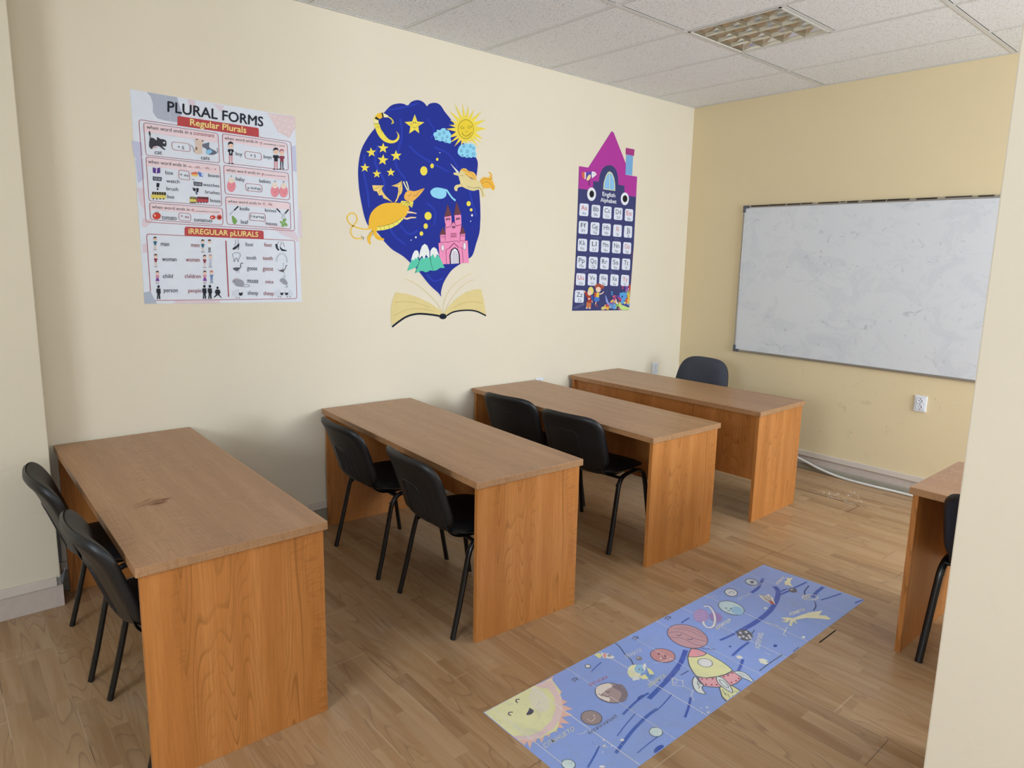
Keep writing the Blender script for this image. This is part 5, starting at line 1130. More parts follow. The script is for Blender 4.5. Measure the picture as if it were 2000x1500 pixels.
('P', '', 0, '#7A4AA8', 3.9, 0, [43838,13182,43957,13142,43932,13060,43848,13002,43753,13056,43734,13106]),
('P', '', 0, '#E8E0D0', 3.92, 0, [43310,12721,43385,12824,43548,12784,43653,12725,43679,12617,43519,12611]),
('P', '', 0, '#8AB858', 3.94, 0, [42156,12487,42227,12458,42208,12402,42134,12368,42037,12396,41996,12468]),
('P', '', 0, '#C8486A', 3.96, 0, [44090,12991,43985,12907,43810,12921,43799,13025,43761,13121,43910,13125]),
('P', '', 0, '#6AA8D8', 3.98, 0, [44130,13536,44180,13602,44313,13584,44301,13503,44272,13461,44192,13429]),
('P', '', 0, '#7A4AA8', 4, 0, [42216,12274,42155,12204,42030,12237,42004,12310,41997,12396,42137,12431]),
('P', '', 0, '#7A4AA8', 4.02, 0, [41597,12319,41646,12464,41814,12496,41975,12481,42038,12372,41962,12281]),
('P', '', 0, '#E8B84A', 4.04, 0, [41788,12195,41689,12268,41586,12373,41739,12432,41896,12414,41971,12320]),
('P', '', 0, '#6AA8D8', 4.06, 0, [43025,12799,42982,12917,43149,12954,43259,12891,43390,12818,43275,12747]),
('P', '', 0, '#E8909A', 4.08, 0, [41947,12211,41885,12236,41859,12278,41897,12311,41966,12327,42013,12282]),
('P', '', 0, '#C8486A', 4.1, 0, [44233,13257,44303,13187,44265,13127,44195,13054,44080,13111,44090,13181]),
('P', '', 0, '#C8486A', 4.12, 0, [42338,12685,42455,12612,42459,12507,42319,12490,42205,12508,42090,12590]),
('P', '', 0, '#E8E0D0', 4.14, 0, [42275,12336,42187,12258,42041,12256,41933,12329,41933,12435,42076,12466]),
('P', '', 0, '#4A68B8', 4.16, 0, [44195,12908,44400,12868,44555,12788,44541,12653,44354,12608,44202,12678]),
('P', '', 0, '#E8909A', 4.18, 0, [42076,12511,42182,12445,42075,12393,41971,12356,41924,12434,41863,12510]),
('P', '', 0, '#E8909A', 4.2, 0, [43806,12338,43968,12342,44088,12302,44154,12209,44084,12116,43887,12133]),
('P', '', 0, '#C8D878', 4.22, 0, [44770,12734,44876,12799,45004,12785,45056,12722,45096,12639,44971,12609]),
('P', '', 0, '#C8486A', 4.24, 0, [44016,12805,43944,12931,43823,13058,44043,13057,44198,13056,44234,12954]),
('P', '', 0, '#C8D878', 4.26, 0, [44006,12758,44058,12668,43991,12584,43822,12550,43754,12662,43768,12744]),
('P', '', 0, '#D86A4A', 4.28, 0, [43832,12171,43727,12160,43675,12218,43674,12269,43727,12320,43836,12299]),
('P', '', 0, '#D84A3A', 4.3, 0, [44080,12473,44002,12437,43924,12487,43897,12557,43997,12569,44086,12576]),
('P', '', 0, '#C8486A', 4.32, 0, [44463,12975,44529,12978,44612,12948,44564,12901,44511,12848,44409,12881]),
('P', '', 0, '#4A68B8', 4.34, 0, [44614,12480,44649,12360,44466,12360,44335,12389,44312,12476,44329,12599]),
('P', '', 0, '#4A68B8', 4.36, 0, [44946,12546,44924,12615,45030,12631,45145,12610,45159,12532,45113,12452]),
('P', '', 0, '#8AB858', 4.38, 0, [45074,13639,44940,13532,44763,13569,44645,13626,44680,13712,44764,13825]),
('P', '', 0, '#E8B84A', 4.4, 0, [43831,12374,43800,12445,43776,12495,43848,12514,43955,12526,43950,12453]),
('P', '', 0, '#4A68B8', 4.42, 0, [43847,13235,43917,13344,44081,13440,44193,13303,44259,13207,44175,13083]),
('P', '', 0, '#D86A4A', 4.44, 0, [41961,12270,41875,12192,41754,12236,41613,12261,41695,12334,41763,12402]),
('P', '', 0, '#E8909A', 4.46, 0, [42002,12355,41920,12264,41822,12194,41623,12215,41608,12350,41689,12456]),
('P', '', 0, '#D86A4A', 4.48, 0, [44784,12580,44628,12637,44499,12726,44583,12836,44773,12865,44873,12758]),
('P', '', 0, '#6AA8D8', 4.5, 0, [45015,12450,44802,12517,44815,12680,45045,12681,45151,12662,45159,12556]),
('P', '', 0, '#E8B84A', 4.52, 0, [43272,12894,43430,12880,43373,12786,43322,12710,43197,12744,43068,12808]),
('P', '', 0, '#D84A3A', 4.54, 0, [44254,12792,44174,12762,44064,12798,44111,12864,44141,12946,44243,12886]),
('P', '', 0, '#C8486A', 4.56, 0, [42252,12296,42163,12300,42075,12331,42085,12398,42151,12472,42272,12422]),
('P', '', 0, '#6AA8D8', 4.58, 0, [43199,12157,43083,12270,43004,12373,43110,12481,43273,12399,43465,12338]),
('P', '', 0, '#8AB858', 4.6, 0, [43215,12570,43164,12499,43032,12518,43001,12595,43005,12670,43124,12704]),
('P', '', 0, '#4A68B8', 4.62, 0, [43896,12159,43816,12248,43818,12313,43858,12402,43970,12333,44053,12283]),
('P', '', 0, '#4A68B8', 4.64, 0, [44110,12677,44061,12765,44044,12833,44131,12881,44257,12856,44269,12777]),
('P', '', 0, '#7A4AA8', 4.66, 0, [43298,13039,43282,12970,43243,12931,43155,12908,43084,12964,43129,13016]),
('P', '', 0, '#C8D878', 4.68, 0, [44508,12808,44644,12757,44652,12650,44522,12594,44383,12636,44326,12718]),
('P', '', 0, '#D84A3A', 4.7, 0, [44814,13140,44746,13090,44661,13125,44592,13156,44613,13211,44694,13238]),
('P', '', 0, '#E8B84A', 4.72, 0, [43157,12624,43292,12654,43327,12557,43304,12472,43169,12450,43018,12499]),
('P', '', 0, '#E8E0D0', 4.74, 0, [44913,12769,45002,12728,45081,12655,44967,12618,44854,12605,44789,12675]),
('P', '', 0, '#7A4AA8', 4.76, 0, [43183,12506,43129,12407,43037,12274,42833,12363,42791,12489,42872,12592]),
('P', '', 0, '#6AA8D8', 4.78, 0, [42898,12972,43097,12905,43146,12812,43169,12709,43012,12657,42850,12727]),
('P', '', 0, '#6AA8D8', 4.8, 0, [44707,13389,44741,13464,44813,13492,44898,13489,44954,13437,44955,13354]),
('P', '', 0, '#E8B84A', 4.82, 0, [42551,12524,42668,12497,42799,12442,42778,12326,42607,12309,42522,12390]),
('P', '', 0, '#8AB858', 4.84, 0, [45127,13092,44947,13084,44823,13122,44777,13206,44807,13328,44993,13282]),
('P', '', 0, '#E8B84A', 4.86, 0, [41983,12486,42047,12465,42036,12418,41983,12404,41909,12396,41891,12448]),
('P', '', 0, '#E8B84A', 4.88, 0, [41957,12368,41974,12460,42101,12535,42217,12440,42333,12340,42212,12240]),
('P', '', 0, '#D84A3A', 4.9, 0, [43049,12848,43096,12764,42964,12724,42892,12807,42826,12872,42925,12902]),
('P', '', 0, '#E8B84A', 4.92, 0, [42539,12174,42353,12176,42251,12254,42213,12353,42325,12440,42500,12396]),
('P', '', 0, '#D84A3A', 4.94, 0, [42450,12642,42467,12714,42570,12783,42726,12727,42686,12629,42670,12508]),
('P', '', 0, '#D84A3A', 4.96, 0, [42182,12420,42123,12477,42070,12529,42152,12549,42229,12566,42262,12512]),
('P', '', 0, '#E8B84A', 4.98, 0, [42936,12746,42779,12748,42685,12849,42762,12944,42919,13001,43094,12919]),
('P', '', 0, '#6AA8D8', 5, 0, [42472,12620,42513,12757,42707,12684,42873,12633,42864,12498,42685,12438]),
('P', '', 0, '#E8E0D0', 5.02, 0, [41681,12368,41810,12359,41885,12298,41915,12210,41788,12195,41695,12226]),
('P', '', 0, '#E8909A', 5.04, 0, [43926,12446,43959,12494,44036,12504,44096,12469,44092,12423,44039,12407]),
('P', '', 0, '#6AA8D8', 5.06, 0, [45047,12665,45082,12598,45029,12556,44957,12529,44844,12559,44853,12637]),
('P', '', 0, '#E8B84A', 5.08, 0, [44726,13495,44815,13461,44883,13397,44795,13351,44689,13339,44594,13396]),
('P', '', 0, '#8AB858', 5.1, 0, [43131,12482,43170,12511,43226,12508,43316,12487,43260,12441,43209,12408]),
('P', '', 0, '#4A68B8', 5.12, 0, [43363,12314,43229,12268,43081,12291,42996,12386,43083,12468,43209,12438]),
('P', '', 0, '#E8B84A', 5.14, 0, [44674,12240,44759,12245,44788,12190,44776,12140,44700,12138,44611,12151]),
('P', '', 0, '#6AA8D8', 5.16, 0, [42748,12509,42865,12440,42836,12361,42776,12307,42662,12318,42603,12388]),
('P', '', 0, '#C8D878', 5.18, 0, [41832,12194,41649,12258,41633,12395,41784,12450,41950,12453,42052,12347]),
('P', '', 0, '#5AA0DC', 5.5, 0, [43776,13545,44665,13572,44734,13203,44201,12540,43981,12735,44081,13056,43782,13224]),
('P', '', 0, '#2A3A78', 5.7, 0, [43984,13273,44270,13294,44160,13108]),
('P', '', 0, '#6AB0E8', 5.5, 0, [42894,12605,43336,12619,43356,12324,42955,12283]),
('P', '', 0, '#2A3A78', 5.7, 0, [43060,12520,43225,12462,43093,12386]),
('P', '', 0, '#8A9AD8', 5.5, 0, [42008,13420,42175,13259,42573,12615,42457,12565,42124,12839]),
('P', '', 0, '#C8E088', 5.4, 0, [43742,12634,44668,12390,45097,12267,45094,12081,44190,12107,43847,12308]),
('P', '', 0, '#E8C050', 5.4, 0, [44806,13364,45075,13685,45111,12650,44908,12546]),
('P', '', 0, '#C85040', 5.3, 0, [44879,14066,45115,14280,45147,13629,44979,13632]),
('T', '', 0, '#5AA8E0', 5.5, 'S', [42705,13406,257,-32,-20,291], 1),
('T', '', 0, '#E86A8A', 5.5, 'S', [42949,12976,487,-39,-25,373], 1),
('T', '', 0, '#9A5AC8', 5.5, 'B', [44535,13639,376,-6,-27,378], 1),
('T', '', 0, '#D84A8A', 5.5, 'O', [44024,13862,248,-14,-17,241], 1),
('T', '', 0, '#7A4AB8', 5.5, 'M', [42619,12534,441,-14,-20,292], 1),
]
MAT = [
('P', '', 0, '#D9D49A', 1, 0, [14036,-19923,16928,-19951,17408,-20013,17166,-20743,16481,-21591,15512,-22285,14777,-22192,14136,-21801,14068,-21654]),
('P', '', 0, '#DFA79C', 0.9, 0, [17590,-19946,16990,-19967,16907,-20418]),
('P', '', 0, '#DFA79C', 0.9, 0, [17288,-20500,16907,-20418,16755,-20853]),
('P', '', 0, '#DFA79C', 0.9, 0, [17220,-20844,16910,-20534,16679,-21009]),
('P', '', 0, '#DFA79C', 0.9, 0, [16897,-21436,16797,-20887,16493,-21391]),
('P', '', 0, '#DFA79C', 0.9, 0, [16764,-21844,16587,-21257,16348,-21688]),
('P', '', 0, '#DFA79C', 0.9, 0, [16519,-22084,16400,-21524,16107,-21896]),
('P', '', 0, '#DFA79C', 0.9, 0, [16101,-22337,16121,-21808,15793,-22034]),
('P', '', 0, '#DFA79C', 0.9, 0, [15785,-22366,15865,-21996,15537,-22115]),
('P', '', 0, '#DFA79C', 0.9, 0, [15436,-22364,15628,-22093,15318,-22125]),
('P', '', 0, '#DFA79C', 0.9, 0, [15061,-22381,15363,-22114,15038,-22130]),
('P', '', 0, '#DFA79C', 0.9, 0, [14667,-22419,15127,-22109,14787,-22109]),
('P', '', 0, '#DFA79C', 0.9, 0, [14459,-22248,14874,-22088,14562,-22061]),
('P', '', 0, '#DFA79C', 0.9, 0, [14162,-22359,14648,-22040,14368,-21947]),
('P', '', 0, '#DFA79C', 0.9, 0, [14104,-22134,14448,-21967,14174,-21832]),
('P', '', 0, '#DFA79C', 0.9, 0, [14120,-21968,14334,-21873,14117,-21785]),
('P', '', 0, '#E3B7B4', 1.1, 0, [16928,-19951,17357,-20067,17142,-20610,16914,-21092,16425,-21648,15959,-21974,15421,-22163,14801,-22166,14401,-22020,14092,-21701,14103,-21499,14543,-21861,15085,-21933,15720,-21778,16277,-21424,16696,-20914,16886,-20400,16506,-19918]),
('P', '', 0, '#D8D3A0', 1.2, 0, [14036,-19923,16579,-19920,16770,-20363,16554,-20906,16196,-21357,15641,-21712,15096,-21847,14576,-21749,14092,-21397]),
('P', '', 0, '#E0C9B4', 1.4, 0, [16476,-19951,16655,-20325,16413,-20899,16106,-21283,15747,-21298,15680,-20829,15944,-20297]),
('S', '', 0, '#4A4A58', 2, 1, 48, 0, [15610,-20187,15519,-20113,15425,-20197,15435,-20291]),
('S', '', 0, '#4A4A58', 2, 1, 46, 0, [14936,-20580,14839,-20500,14743,-20574,14770,-20677]),
('P', '', 0, '#4A4A58', 2, 0, [15574,-20773,15603,-20953,15540,-21045,15372,-21091,15246,-21038,15228,-20972,15424,-20878]),
('E', '', 0, '#4A4A58', 1.5, [18576,-22099,375,-502,-504,-367]),
('E', '', 0, '#9A8888', 2, [18576,-22099,359,-481,-476,-347]),
('P', '', 0, '#CFC4BE', 2.5, 1, [18233,-21616,18517,-21505,18942,-21644,18893,-21871,18608,-21866,18370,-21897,18123,-21973,18291,-22221,18121,-22407,18017,-22106,18018,-21887]),
('P', '', 0, '#7A7078', 2.4, 1, [18893,-21871,19278,-22012,19073,-22473,18665,-22745,18379,-22640,18869,-22361]),
('S', '', 0, '#4A4A58', 3, 1, 27, 0, [18156,-21834,18155,-21944,18275,-21931]),
('S', '', 0, '#4A4A58', 3, 1, 27, 0, [18466,-21920,18478,-22019,18599,-22006]),
('S', '', 0, '#4A4A58', 3, 1, 26, 0, [18218,-22106,18262,-22175,18402,-22180]),
('E', '', 0, '#4A4A58', 1.5, [16937,-22598,239,-312,-320,-245]),
('E', '', 0, '#8E8080', 2, [16937,-22598,223,-291,-296,-226]),
('S', '', 0, '#C0B4B0', 3, 1, 25, 0, [16771,-22542,16789,-22736,17069,-22687]),
('E', '', 0, '#D8CFCB', 3, [17090,-22583,20,-17,-29,-27]),
('E', '', 0, '#4A4A58', 1.5, [19135,-20354,75,-102,-109,-86]),
('E', '', 0, '#CFDCD8', 2, [19135,-20354,58,-79,-78,-61]),
('E', '', 0, '#4A4A58', 1.5, [14664,-23694,148,-186,-180,-144]),
('E', '', 0, '#BCD0D0', 2, [14664,-23694,133,-168,-160,-128]),
('E', '', 0, '#4A4A58', 1.5, [18136,-24559,146,-189,-217,-137]),
('E', '', 0, '#BCD0D0', 2, [18136,-24559,131,-170,-192,-121]),
('E', '', 0, '#CFDCD8', 2, [16908,-24068,54,-45,-49,-42]),
('E', '', 0, '#CFDCD8', 2, [15440,-24469,80,-65,-38,-34]),
('E', '', 0, '#CCD0A8', 2, [20328,-21790,216,-176,-371,-305]),
('E', '', 0, '#8AB0D8', 2.2, [20646,-21825,181,-147,-244,-197]),
('P', '', 0, '#C8D0E0', 3, 0, [20885,-21742,21135,-21690,21022,-21854,20643,-22046]),
('P', '', 0, '#D8DC98', 3, 0, [20944,-21916,20946,-22169,20804,-22423,20647,-22296]),
('E', '', 0, '#6A8AB8', 2.5, [20632,-22344,134,-109,-211,-165]),
('P', '', 0, '#D8DC98', 3, 0, [20141,-22125,20513,-22186,20399,-22456,20186,-22341]),
('P', '', 0, '#C8D4D0', 3, 0, [19942,-21962,20215,-22065,20097,-22269,19805,-22149]),
('E', '', 0, '#4A4A58', 4, [20600,-21825,18,-15,-30,-25]),
('E', '', 0, '#4A4A58', 4, [20652,-21930,18,-14,-30,-24]),
('E', '', 0, '#7A7A88', 3, [21194,-21320,65,-111,-141,-91]),
('E', '', 0, '#9A9AA8', 3.3, [21202,-21261,47,-38,-56,-46]),
('E', '', 0, '#4A4A58', 1.5, [22136,-21821,303,-425,-448,-286]),
('E', '', 0, '#B58488', 2, [22136,-21821,286,-401,-413,-263]),
('E', '', 0, '#3A3A48', 3, [22090,-21649,28,-23,-51,-39]),
('E', '', 0, '#3A3A48', 3, [22182,-21911,28,-23,-51,-39]),
('E', '', 0, '#E8C8C8', 3, [21907,-21900,28,-23,-51,-38]),
('S', '', 0, '#3A3A48', 3, 1, 31, 0, [22014,-21855,21983,-21988,22095,-22014]),
('P', '', 0, '#E0DC90', 2, 0, [19936,-19952,20180,-19988,20179,-20190,19917,-20307,19916,-20148]),
('P', '', 0, '#E0E0E4', 2.2, 0, [20250,-20045,20469,-20291,20481,-20635,20272,-20622,20048,-20348]),
('E', '', 0, '#8A8A98', 3, [20389,-20400,66,-54,-70,-63]),
('P', '', 0, '#D88A88', 2.4, 0, [20257,-20159,20398,-20233,20141,-20424,20094,-20346]),
('S', '', 0, '#4A4A60', 2, 0, 36, 0, [17945,-20606,18123,-20549,18211,-20621,18181,-20704,18074,-20676,17973,-20735]),
('S', '', 0, '#8A8AA8', 2, 0, 22, 0, [18066,-20550,18034,-20738]),
('S', '', 0, '#4A4A60', 2, 0, 42, 0, [22114,-20200,22340,-20134,22438,-20214,22392,-20308,22263,-20277,22132,-20344]),
('S', '', 0, '#8A8AA8', 2, 0, 25, 0, [22269,-20136,22207,-20347]),
('S', '', 0, '#4A4A60', 2, 0, 46, 0, [24601,-20064,24857,-19994,24962,-20078,24904,-20178,24763,-20146,24612,-20218]),
('S', '', 0, '#8A8AA8', 2, 0, 28, 0, [24779,-19996,24695,-20221]),
('T', '', 0, '#D8C8A8', 3, 'СЛЪНЦЕТО', [14563,-22672,1436,-13,88,193], 0),
('T', '', 0, '#6A6878', 3, 'МЕРКУРИЙ', [16217,-23167,1454,-15,92,169], 0),
('T', '', 0, '#B07A88', 3, 'ВЕНЕРА', [18225,-21324,974,-92,97,152], 0),
('T', '', 0, '#D0D498', 3, 'ЗЕМЯТА', [19926,-22830,1105,3,134,191], 0),
('T', '', 0, '#DCE0F0', 3, 'ЛУНАТА', [20711,-21019,988,-68,161,213], 0),
('P', '', 0, '#DDDCC0', 2, 0, [16257,-23953,16198,-23900,16109,-23924,16178,-23865,16162,-23790,16221,-23843,16312,-23819,16241,-23878]),
('P', '', 0, '#D8DCE8', 2, 0, [16458,-23730,16413,-23690,16345,-23708,16398,-23663,16386,-23606,16431,-23646,16500,-23627,16446,-23672]),
('P', '', 0, '#D8DCE8', 2, 0, [15966,-24068,15940,-24044,15901,-24055,15931,-24029,15924,-23996,15950,-24019,15990,-24009,15959,-24035]),
('P', '', 0, '#D8DCE8', 2, 0, [16032,-23762,16006,-23738,15966,-23749,15997,-23723,15989,-23689,16016,-23712,16056,-23701,16025,-23728]),
('P', '', 0, '#D8DCE8', 2, 0, [16409,-24073,16383,-24049,16342,-24060,16374,-24034,16367,-24000,16393,-24024,16434,-24013,16402,-24039]),
('P', '', 0, '#D8DCE8', 2, 0, [16250,-24008,16229,-23990,16198,-23998,16222,-23978,16217,-23952,16237,-23970,16269,-23962,16244,-23982]),
('S', '', 0, '#D5DBEC', 2, 0, 18, 0, [15919,-22902,16211,-23002]),
('S', '', 0, '#D5DBEC', 2, 0, 18, 0, [16199,-22945,16330,-22958]),
('S', '', 0, '#D5DBEC', 2, 0, 21, 0, [21069,-23063,21274,-23050,21207,-23235,20913,-23348,21069,-23063]),
('S', '', 0, '#D5DBEC', 2, 0, 22, 0, [21388,-21896,21706,-22089,22239,-22197]),
('S', '', 0, '#3F5CA8', 1.2, 1, 188, 0, [21905,-22763,21019,-22962,20077,-23125,19404,-23242]),
('S', '', 0, '#3F5CA8', 1.2, 1, 92, 0, [19679,-23025,19261,-23015,18679,-23079,17953,-23211]),
('S', '', 0, '#3F5CA8', 1.2, 1, 124, 0, [19187,-23812,18580,-23828,17580,-23987,16808,-24186,16252,-24346]),
('S', '', 0, '#3F5CA8', 1.2, 1, 52, 0, [20291,-23638,19552,-23795,19154,-23837]),
('S', '', 0, '#3F5CA8', 1.2, 1, 43, 0, [16811,-24808,17400,-24764,18049,-24750]),
('S', '', 0, '#3F5CA8', 1.2, 1, 66, 0, [16078,-23763,15596,-23977,15051,-24196]),
('S', '', 0, '#3F5CA8', 1.2, 1, 46, 0, [19774,-20517,19451,-20574,18983,-20693]),
('S', '', 0, '#3F5CA8', 1.2, 1, 37, 0, [18380,-23460,17616,-23631,16927,-23826]),
('S', '', 0, '#2A3040', 2, 1, 33, 0, [21280,-19940,21213,-20279,20968,-20764,20890,-21099,20650,-21487]),
('E', '', 0, '#36509A', 1.2, [17536,-25144,252,-7,-49,-105]),
('E', '', 0, '#36509A', 1.2, [19240,-22998,195,-12,-47,-77]),
('E', '', 0, '#36509A', 1.2, [17034,-25293,350,-43,-28,-51]),
('E', '', 0, '#4A4A58', 1.5, [24204,-21587,307,-853,-836,-428]),
('E', '', 0, '#B08C94', 2, [24204,-21587,296,-825,-795,-408]),
('S', '', 0, '#8E6A78', 2.5, 1, 43, 0, [23734,-20879,24209,-21187,24266,-21902,24514,-22393]),
('S', '', 0, '#8E6A78', 2.5, 1, 42, 0, [23473,-21113,23871,-21582,23883,-22167,24079,-22468]),
('S', '', 0, '#8E6A78', 2.5, 1, 44, 0, [24255,-20844,24610,-21284,24661,-21927,24710,-22262]),
('S', '', 0, '#8E6A78', 2.5, 1, 44, 0, [24609,-20898,24863,-21488,24860,-22015]),
('S', '', 0, '#4A4A58', 3, 1, 42, 0, [23889,-21228,23940,-21344,24112,-21334]),
('S', '', 0, '#4A4A58', 3, 1, 42, 0, [24019,-21702,24041,-21836,24217,-21862]),
('E', '', 0, '#9C86B4', 2, [26174,-20959,162,-310,-562,-309]),
('E', '', 0, '#8E7AAE', 2, [26600,-21466,22,-322,-417,-171]),
('S', '', 0, '#D8D2E0', 2.5, 1, 97, 0, [26973,-20553,27199,-20682,26950,-21082,26461,-21518,25863,-21833,25525,-21794,25583,-21528,25809,-21315]),
('S', '', 0, '#B8A2C8', 2.8, 1, 38, 0, [26226,-20584,26469,-20695,26485,-20960]),
('S', '', 0, '#B8A2C8', 2.8, 1, 37, 0, [26025,-20723,26266,-20834,26283,-21096]),
('S', '', 0, '#B8A2C8', 2.8, 1, 37, 0, [25827,-20860,26066,-20970,26084,-21230]),
('S', '', 0, '#B8A2C8', 2.8, 1, 36, 0, [25632,-20995,25868,-21105,25887,-21362]),
('S', '', 0, '#8E7AAE', 3, 1, 29, 0, [27044,-20505,27345,-20625,27089,-21109,26418,-21645,25782,-21924,25395,-21843]),
('E', '', 0, '#4A4A58', 1.5, [27936,-21448,153,-613,-596,-267]),
('E', '', 0, '#AFC6DC', 2, [27936,-21448,145,-582,-545,-244]),
('E', '', 0, '#8AB0D0', 2.5, [27921,-21779,71,-282,-362,-159]),
('E', '', 0, '#4A4A58', 3, [27705,-21314,27,-21,-60,-38]),
('E', '', 0, '#4A4A58', 3, [27859,-21472,27,-22,-60,-38]),
('S', '', 0, '#4A4A58', 3, 1, 38, 0, [27604,-21439,27597,-21536,27699,-21549]),
('E', '', 0, '#4A4A58', 1.5, [29287,-20600,137,-286,-391,-199]),
('E', '', 0, '#BDC4DC', 2, [29287,-20600,123,-255,-336,-170]),
('E', '', 0, '#4A4A58', 1.5, [31128,-20650,135,-295,-351,-169]),
('E', '', 0, '#B0BECC', 2, [31128,-20650,121,-264,-290,-140]),
('E', '', 0, '#5A6478', 3, [31131,-20673,83,-66,-144,-84]),
('S', '', 0, '#7A88A8', 3, 1, 42, 0, [29098,-20580,29410,-20547,29324,-20762]),
('S', '', 0, '#8A94C0', 1.5, 1, 36, 1, [33010,-20547,32895,-20587,32763,-20593,32633,-20564,32526,-20504,32456,-20423,32435,-20332,32466,-20246,32544,-20176,32658,-20135,32791,-20128,32923,-20157,33032,-20217,33102,-20300,33123,-20392,33090,-20478]),
('S', '', 0, '#4058A8', 1.2, 1, 238, 0, [31629,-21647,31270,-22036,30383,-22441,29404,-22715,28514,-22845,27557,-22885,26853,-22867,26169,-22849]),
('S', '', 0, '#4058A8', 1.2, 1, 119, 0, [26222,-22816,25607,-22767,25035,-22700]),
('S', '', 0, '#4058A8', 1.2, 1, 112, 0, [25888,-23579,25144,-23612,24402,-23692]),
('S', '', 0, '#4058A8', 1.2, 1, 103, 0, [30890,-22204,31386,-22319,32298,-22377,33407,-22470]),
('S', '', 0, '#4058A8', 1.2, 1, 83, 0, [30973,-22082,31934,-22183]),
('S', '', 0, '#4058A8', 1.2, 1, 172, 0, [33541,-23274,32853,-23304,32067,-23426]),
('S', '', 0, '#39477E', 1.2, 1, 59, 0, [31726,-23700,31287,-23968,30785,-24084]),
('S', '', 0, '#4058A8', 1.2, 1, 83, 0, [33578,-24169,32776,-23994,32120,-23835]),
('S', '', 0, '#39477E', 1.2, 1, 65, 0, [33109,-22731,32334,-22888,31927,-23128]),
('S', '', 0, '#4058A8', 1.2, 1, 160, 0, [31973,-20816,30917,-21175,30073,-21268]),
('S', '', 0, '#4058A8', 1.2, 1, 203, 0, [23224,-22192,22382,-22578,21576,-22811,20766,-22996]),
('S', '', 0, '#4058A8', 1.2, 1, 89, 0, [20709,-24205,20151,-24501,19577,-24751]),
('S', '', 0, '#4058A8', 1.2, 1, 118, 0, [24521,-24122,23926,-24350,23592,-24455]),
('S', '', 0, '#39477E', 1.2, 1, 38, 0, [26727,-25175,27237,-25171]),
('S', '', 0, '#4058A8', 1.2, 1, 88, 0, [33149,-25022,33886,-25160]),
('S', '', 0, '#39477E', 1.2, 1, 39, 0, [23843,-22556,24277,-22978]),
('S', '', 0, '#39477E', 1.2, 1, 42, 0, [26566,-23320,26994,-23212]),
('S', '', 0, '#4058A8', 1.2, 1, 74, 0, [25574,-20721,24918,-20754]),
('S', '', 0, '#39477E', 1.2, 1, 42, 0, [21580,-23121,22069,-23150]),
('S', '', 0, '#2A3040', 2, 1, 35, 0, [24320,-24986,25081,-24970,26143,-25000]),
('E', '', 0, '#36509A', 1.2, [26537,-24462,68,-55,-104,-56]),
('E', '', 0, '#36509A', 1.2, [24952,-23247,49,-39,-58,-36]),
('P', '', 0, '#DDCBB0', 2, 0, [28639,-23599,28779,-23840,29163,-23778,28569,-24019,28649,-24115,29096,-23967,29000,-24209,29286,-23959,29923,-24228,30312,-24656,30553,-24948,30694,-24964,30809,-24694,30607,-24447,31138,-24368,30452,-24037,29768,-23888,29355,-23819,29207,-23601,28926,-23424,28920,-23696]),
('P', '', 0, '#DDCBB0', 2, 0, [32475,-21726,32836,-21709,33044,-21504,33051,-21676,33357,-21754,32890,-21854,32572,-22004,32332,-22268,32304,-21989,32171,-21942]),
('P', '', 0, '#E0DCC0', 2, 0, [25057,-24519,25246,-24620,25262,-24857,25111,-24825,25119,-24962,24922,-24931,24849,-24716]),
('E', '', 0, '#DCDCC8', 2, [24544,-23942,61,-108,-121,-58]),
('E', '', 0, '#C8D0D8', 2, [28164,-24913,60,-48,-90,-45]),
('E', '', 0, '#B8C4D8', 2, [29196,-22513,70,-57,-114,-64]),
('E', '', 0, '#5A5C68', 2, [26271,-23157,96,-331,-435,-182]),
('E', '', 0, '#B8BAC0', 2.3, [26280,-22939,-8,-73,-82,-26]),
('E', '', 0, '#B8BAC0', 2.3, [26536,-23070,-8,-73,-83,-25]),
('E', '', 0, '#B8BAC0', 2.3, [26368,-23310,-7,-72,-81,-25]),
('E', '', 0, '#B8BAC0', 2.3, [26116,-23179,-8,-73,-82,-25]),
('E', '', 0, '#B8BAC0', 2.3, [25939,-23110,-7,-72,-81,-25]),
('E', '', 0, '#B8BAC0', 2.3, [26114,-23355,-7,-72,-80,-25]),
('E', '', 0, '#B8BAC0', 2.3, [26260,-23444,-8,-71,-81,-24]),
('E', '', 0, '#5A5C68', 2, [31978,-22450,83,-181,-245,-103]),
('E', '', 0, '#A8AAB4', 2.3, [31990,-22383,58,-46,-73,-38]),
('S', '', 0, '#C8CCD8', 2, 1, 51, 1, [32254,-23612,32131,-23641,31980,-23627,31825,-23573,31687,-23488,31589,-23383,31543,-23276,31558,-23181,31631,-23113,31753,-23083,31904,-23096,32062,-23149,32201,-23236,32301,-23342,32346,-23451,32329,-23546]),
('E', '', 0, '#9AA2B8', 1.8, [31841,-23244,158,-127,-198,-98]),
('P', '', 0, '#E8E6E0', 2, 0, [30194,-21590,30312,-21833,30619,-21893,30378,-22255,29929,-22613,29801,-22422,29842,-22097,30007,-21774]),
('P', '', 0, '#A85A58', 2.4, 0, [29965,-22195,30109,-22365,29902,-22627,29790,-22466]),
('S', '', 0, '#4A4A58', 2.6, 0, 31, 0, [30251,-21635,29926,-22164]),
('S', '', 0, '#4A4A58', 2.6, 0, 31, 0, [30314,-21723,29936,-22227]),
('S', '', 0, '#4A4A58', 2.6, 0, 31, 0, [30377,-21811,29947,-22289]),
('S', '', 0, '#4A4A58', 2.6, 0, 31, 0, [30441,-21899,29957,-22351]),
('S', '', 0, '#4A4A58', 2.6, 0, 31, 0, [30504,-21987,29967,-22413]),
('T', '', 0, '#D8D8E8', 3, 'КОМЕТА', [29462,-23609,1024,-235,220,158], 1),
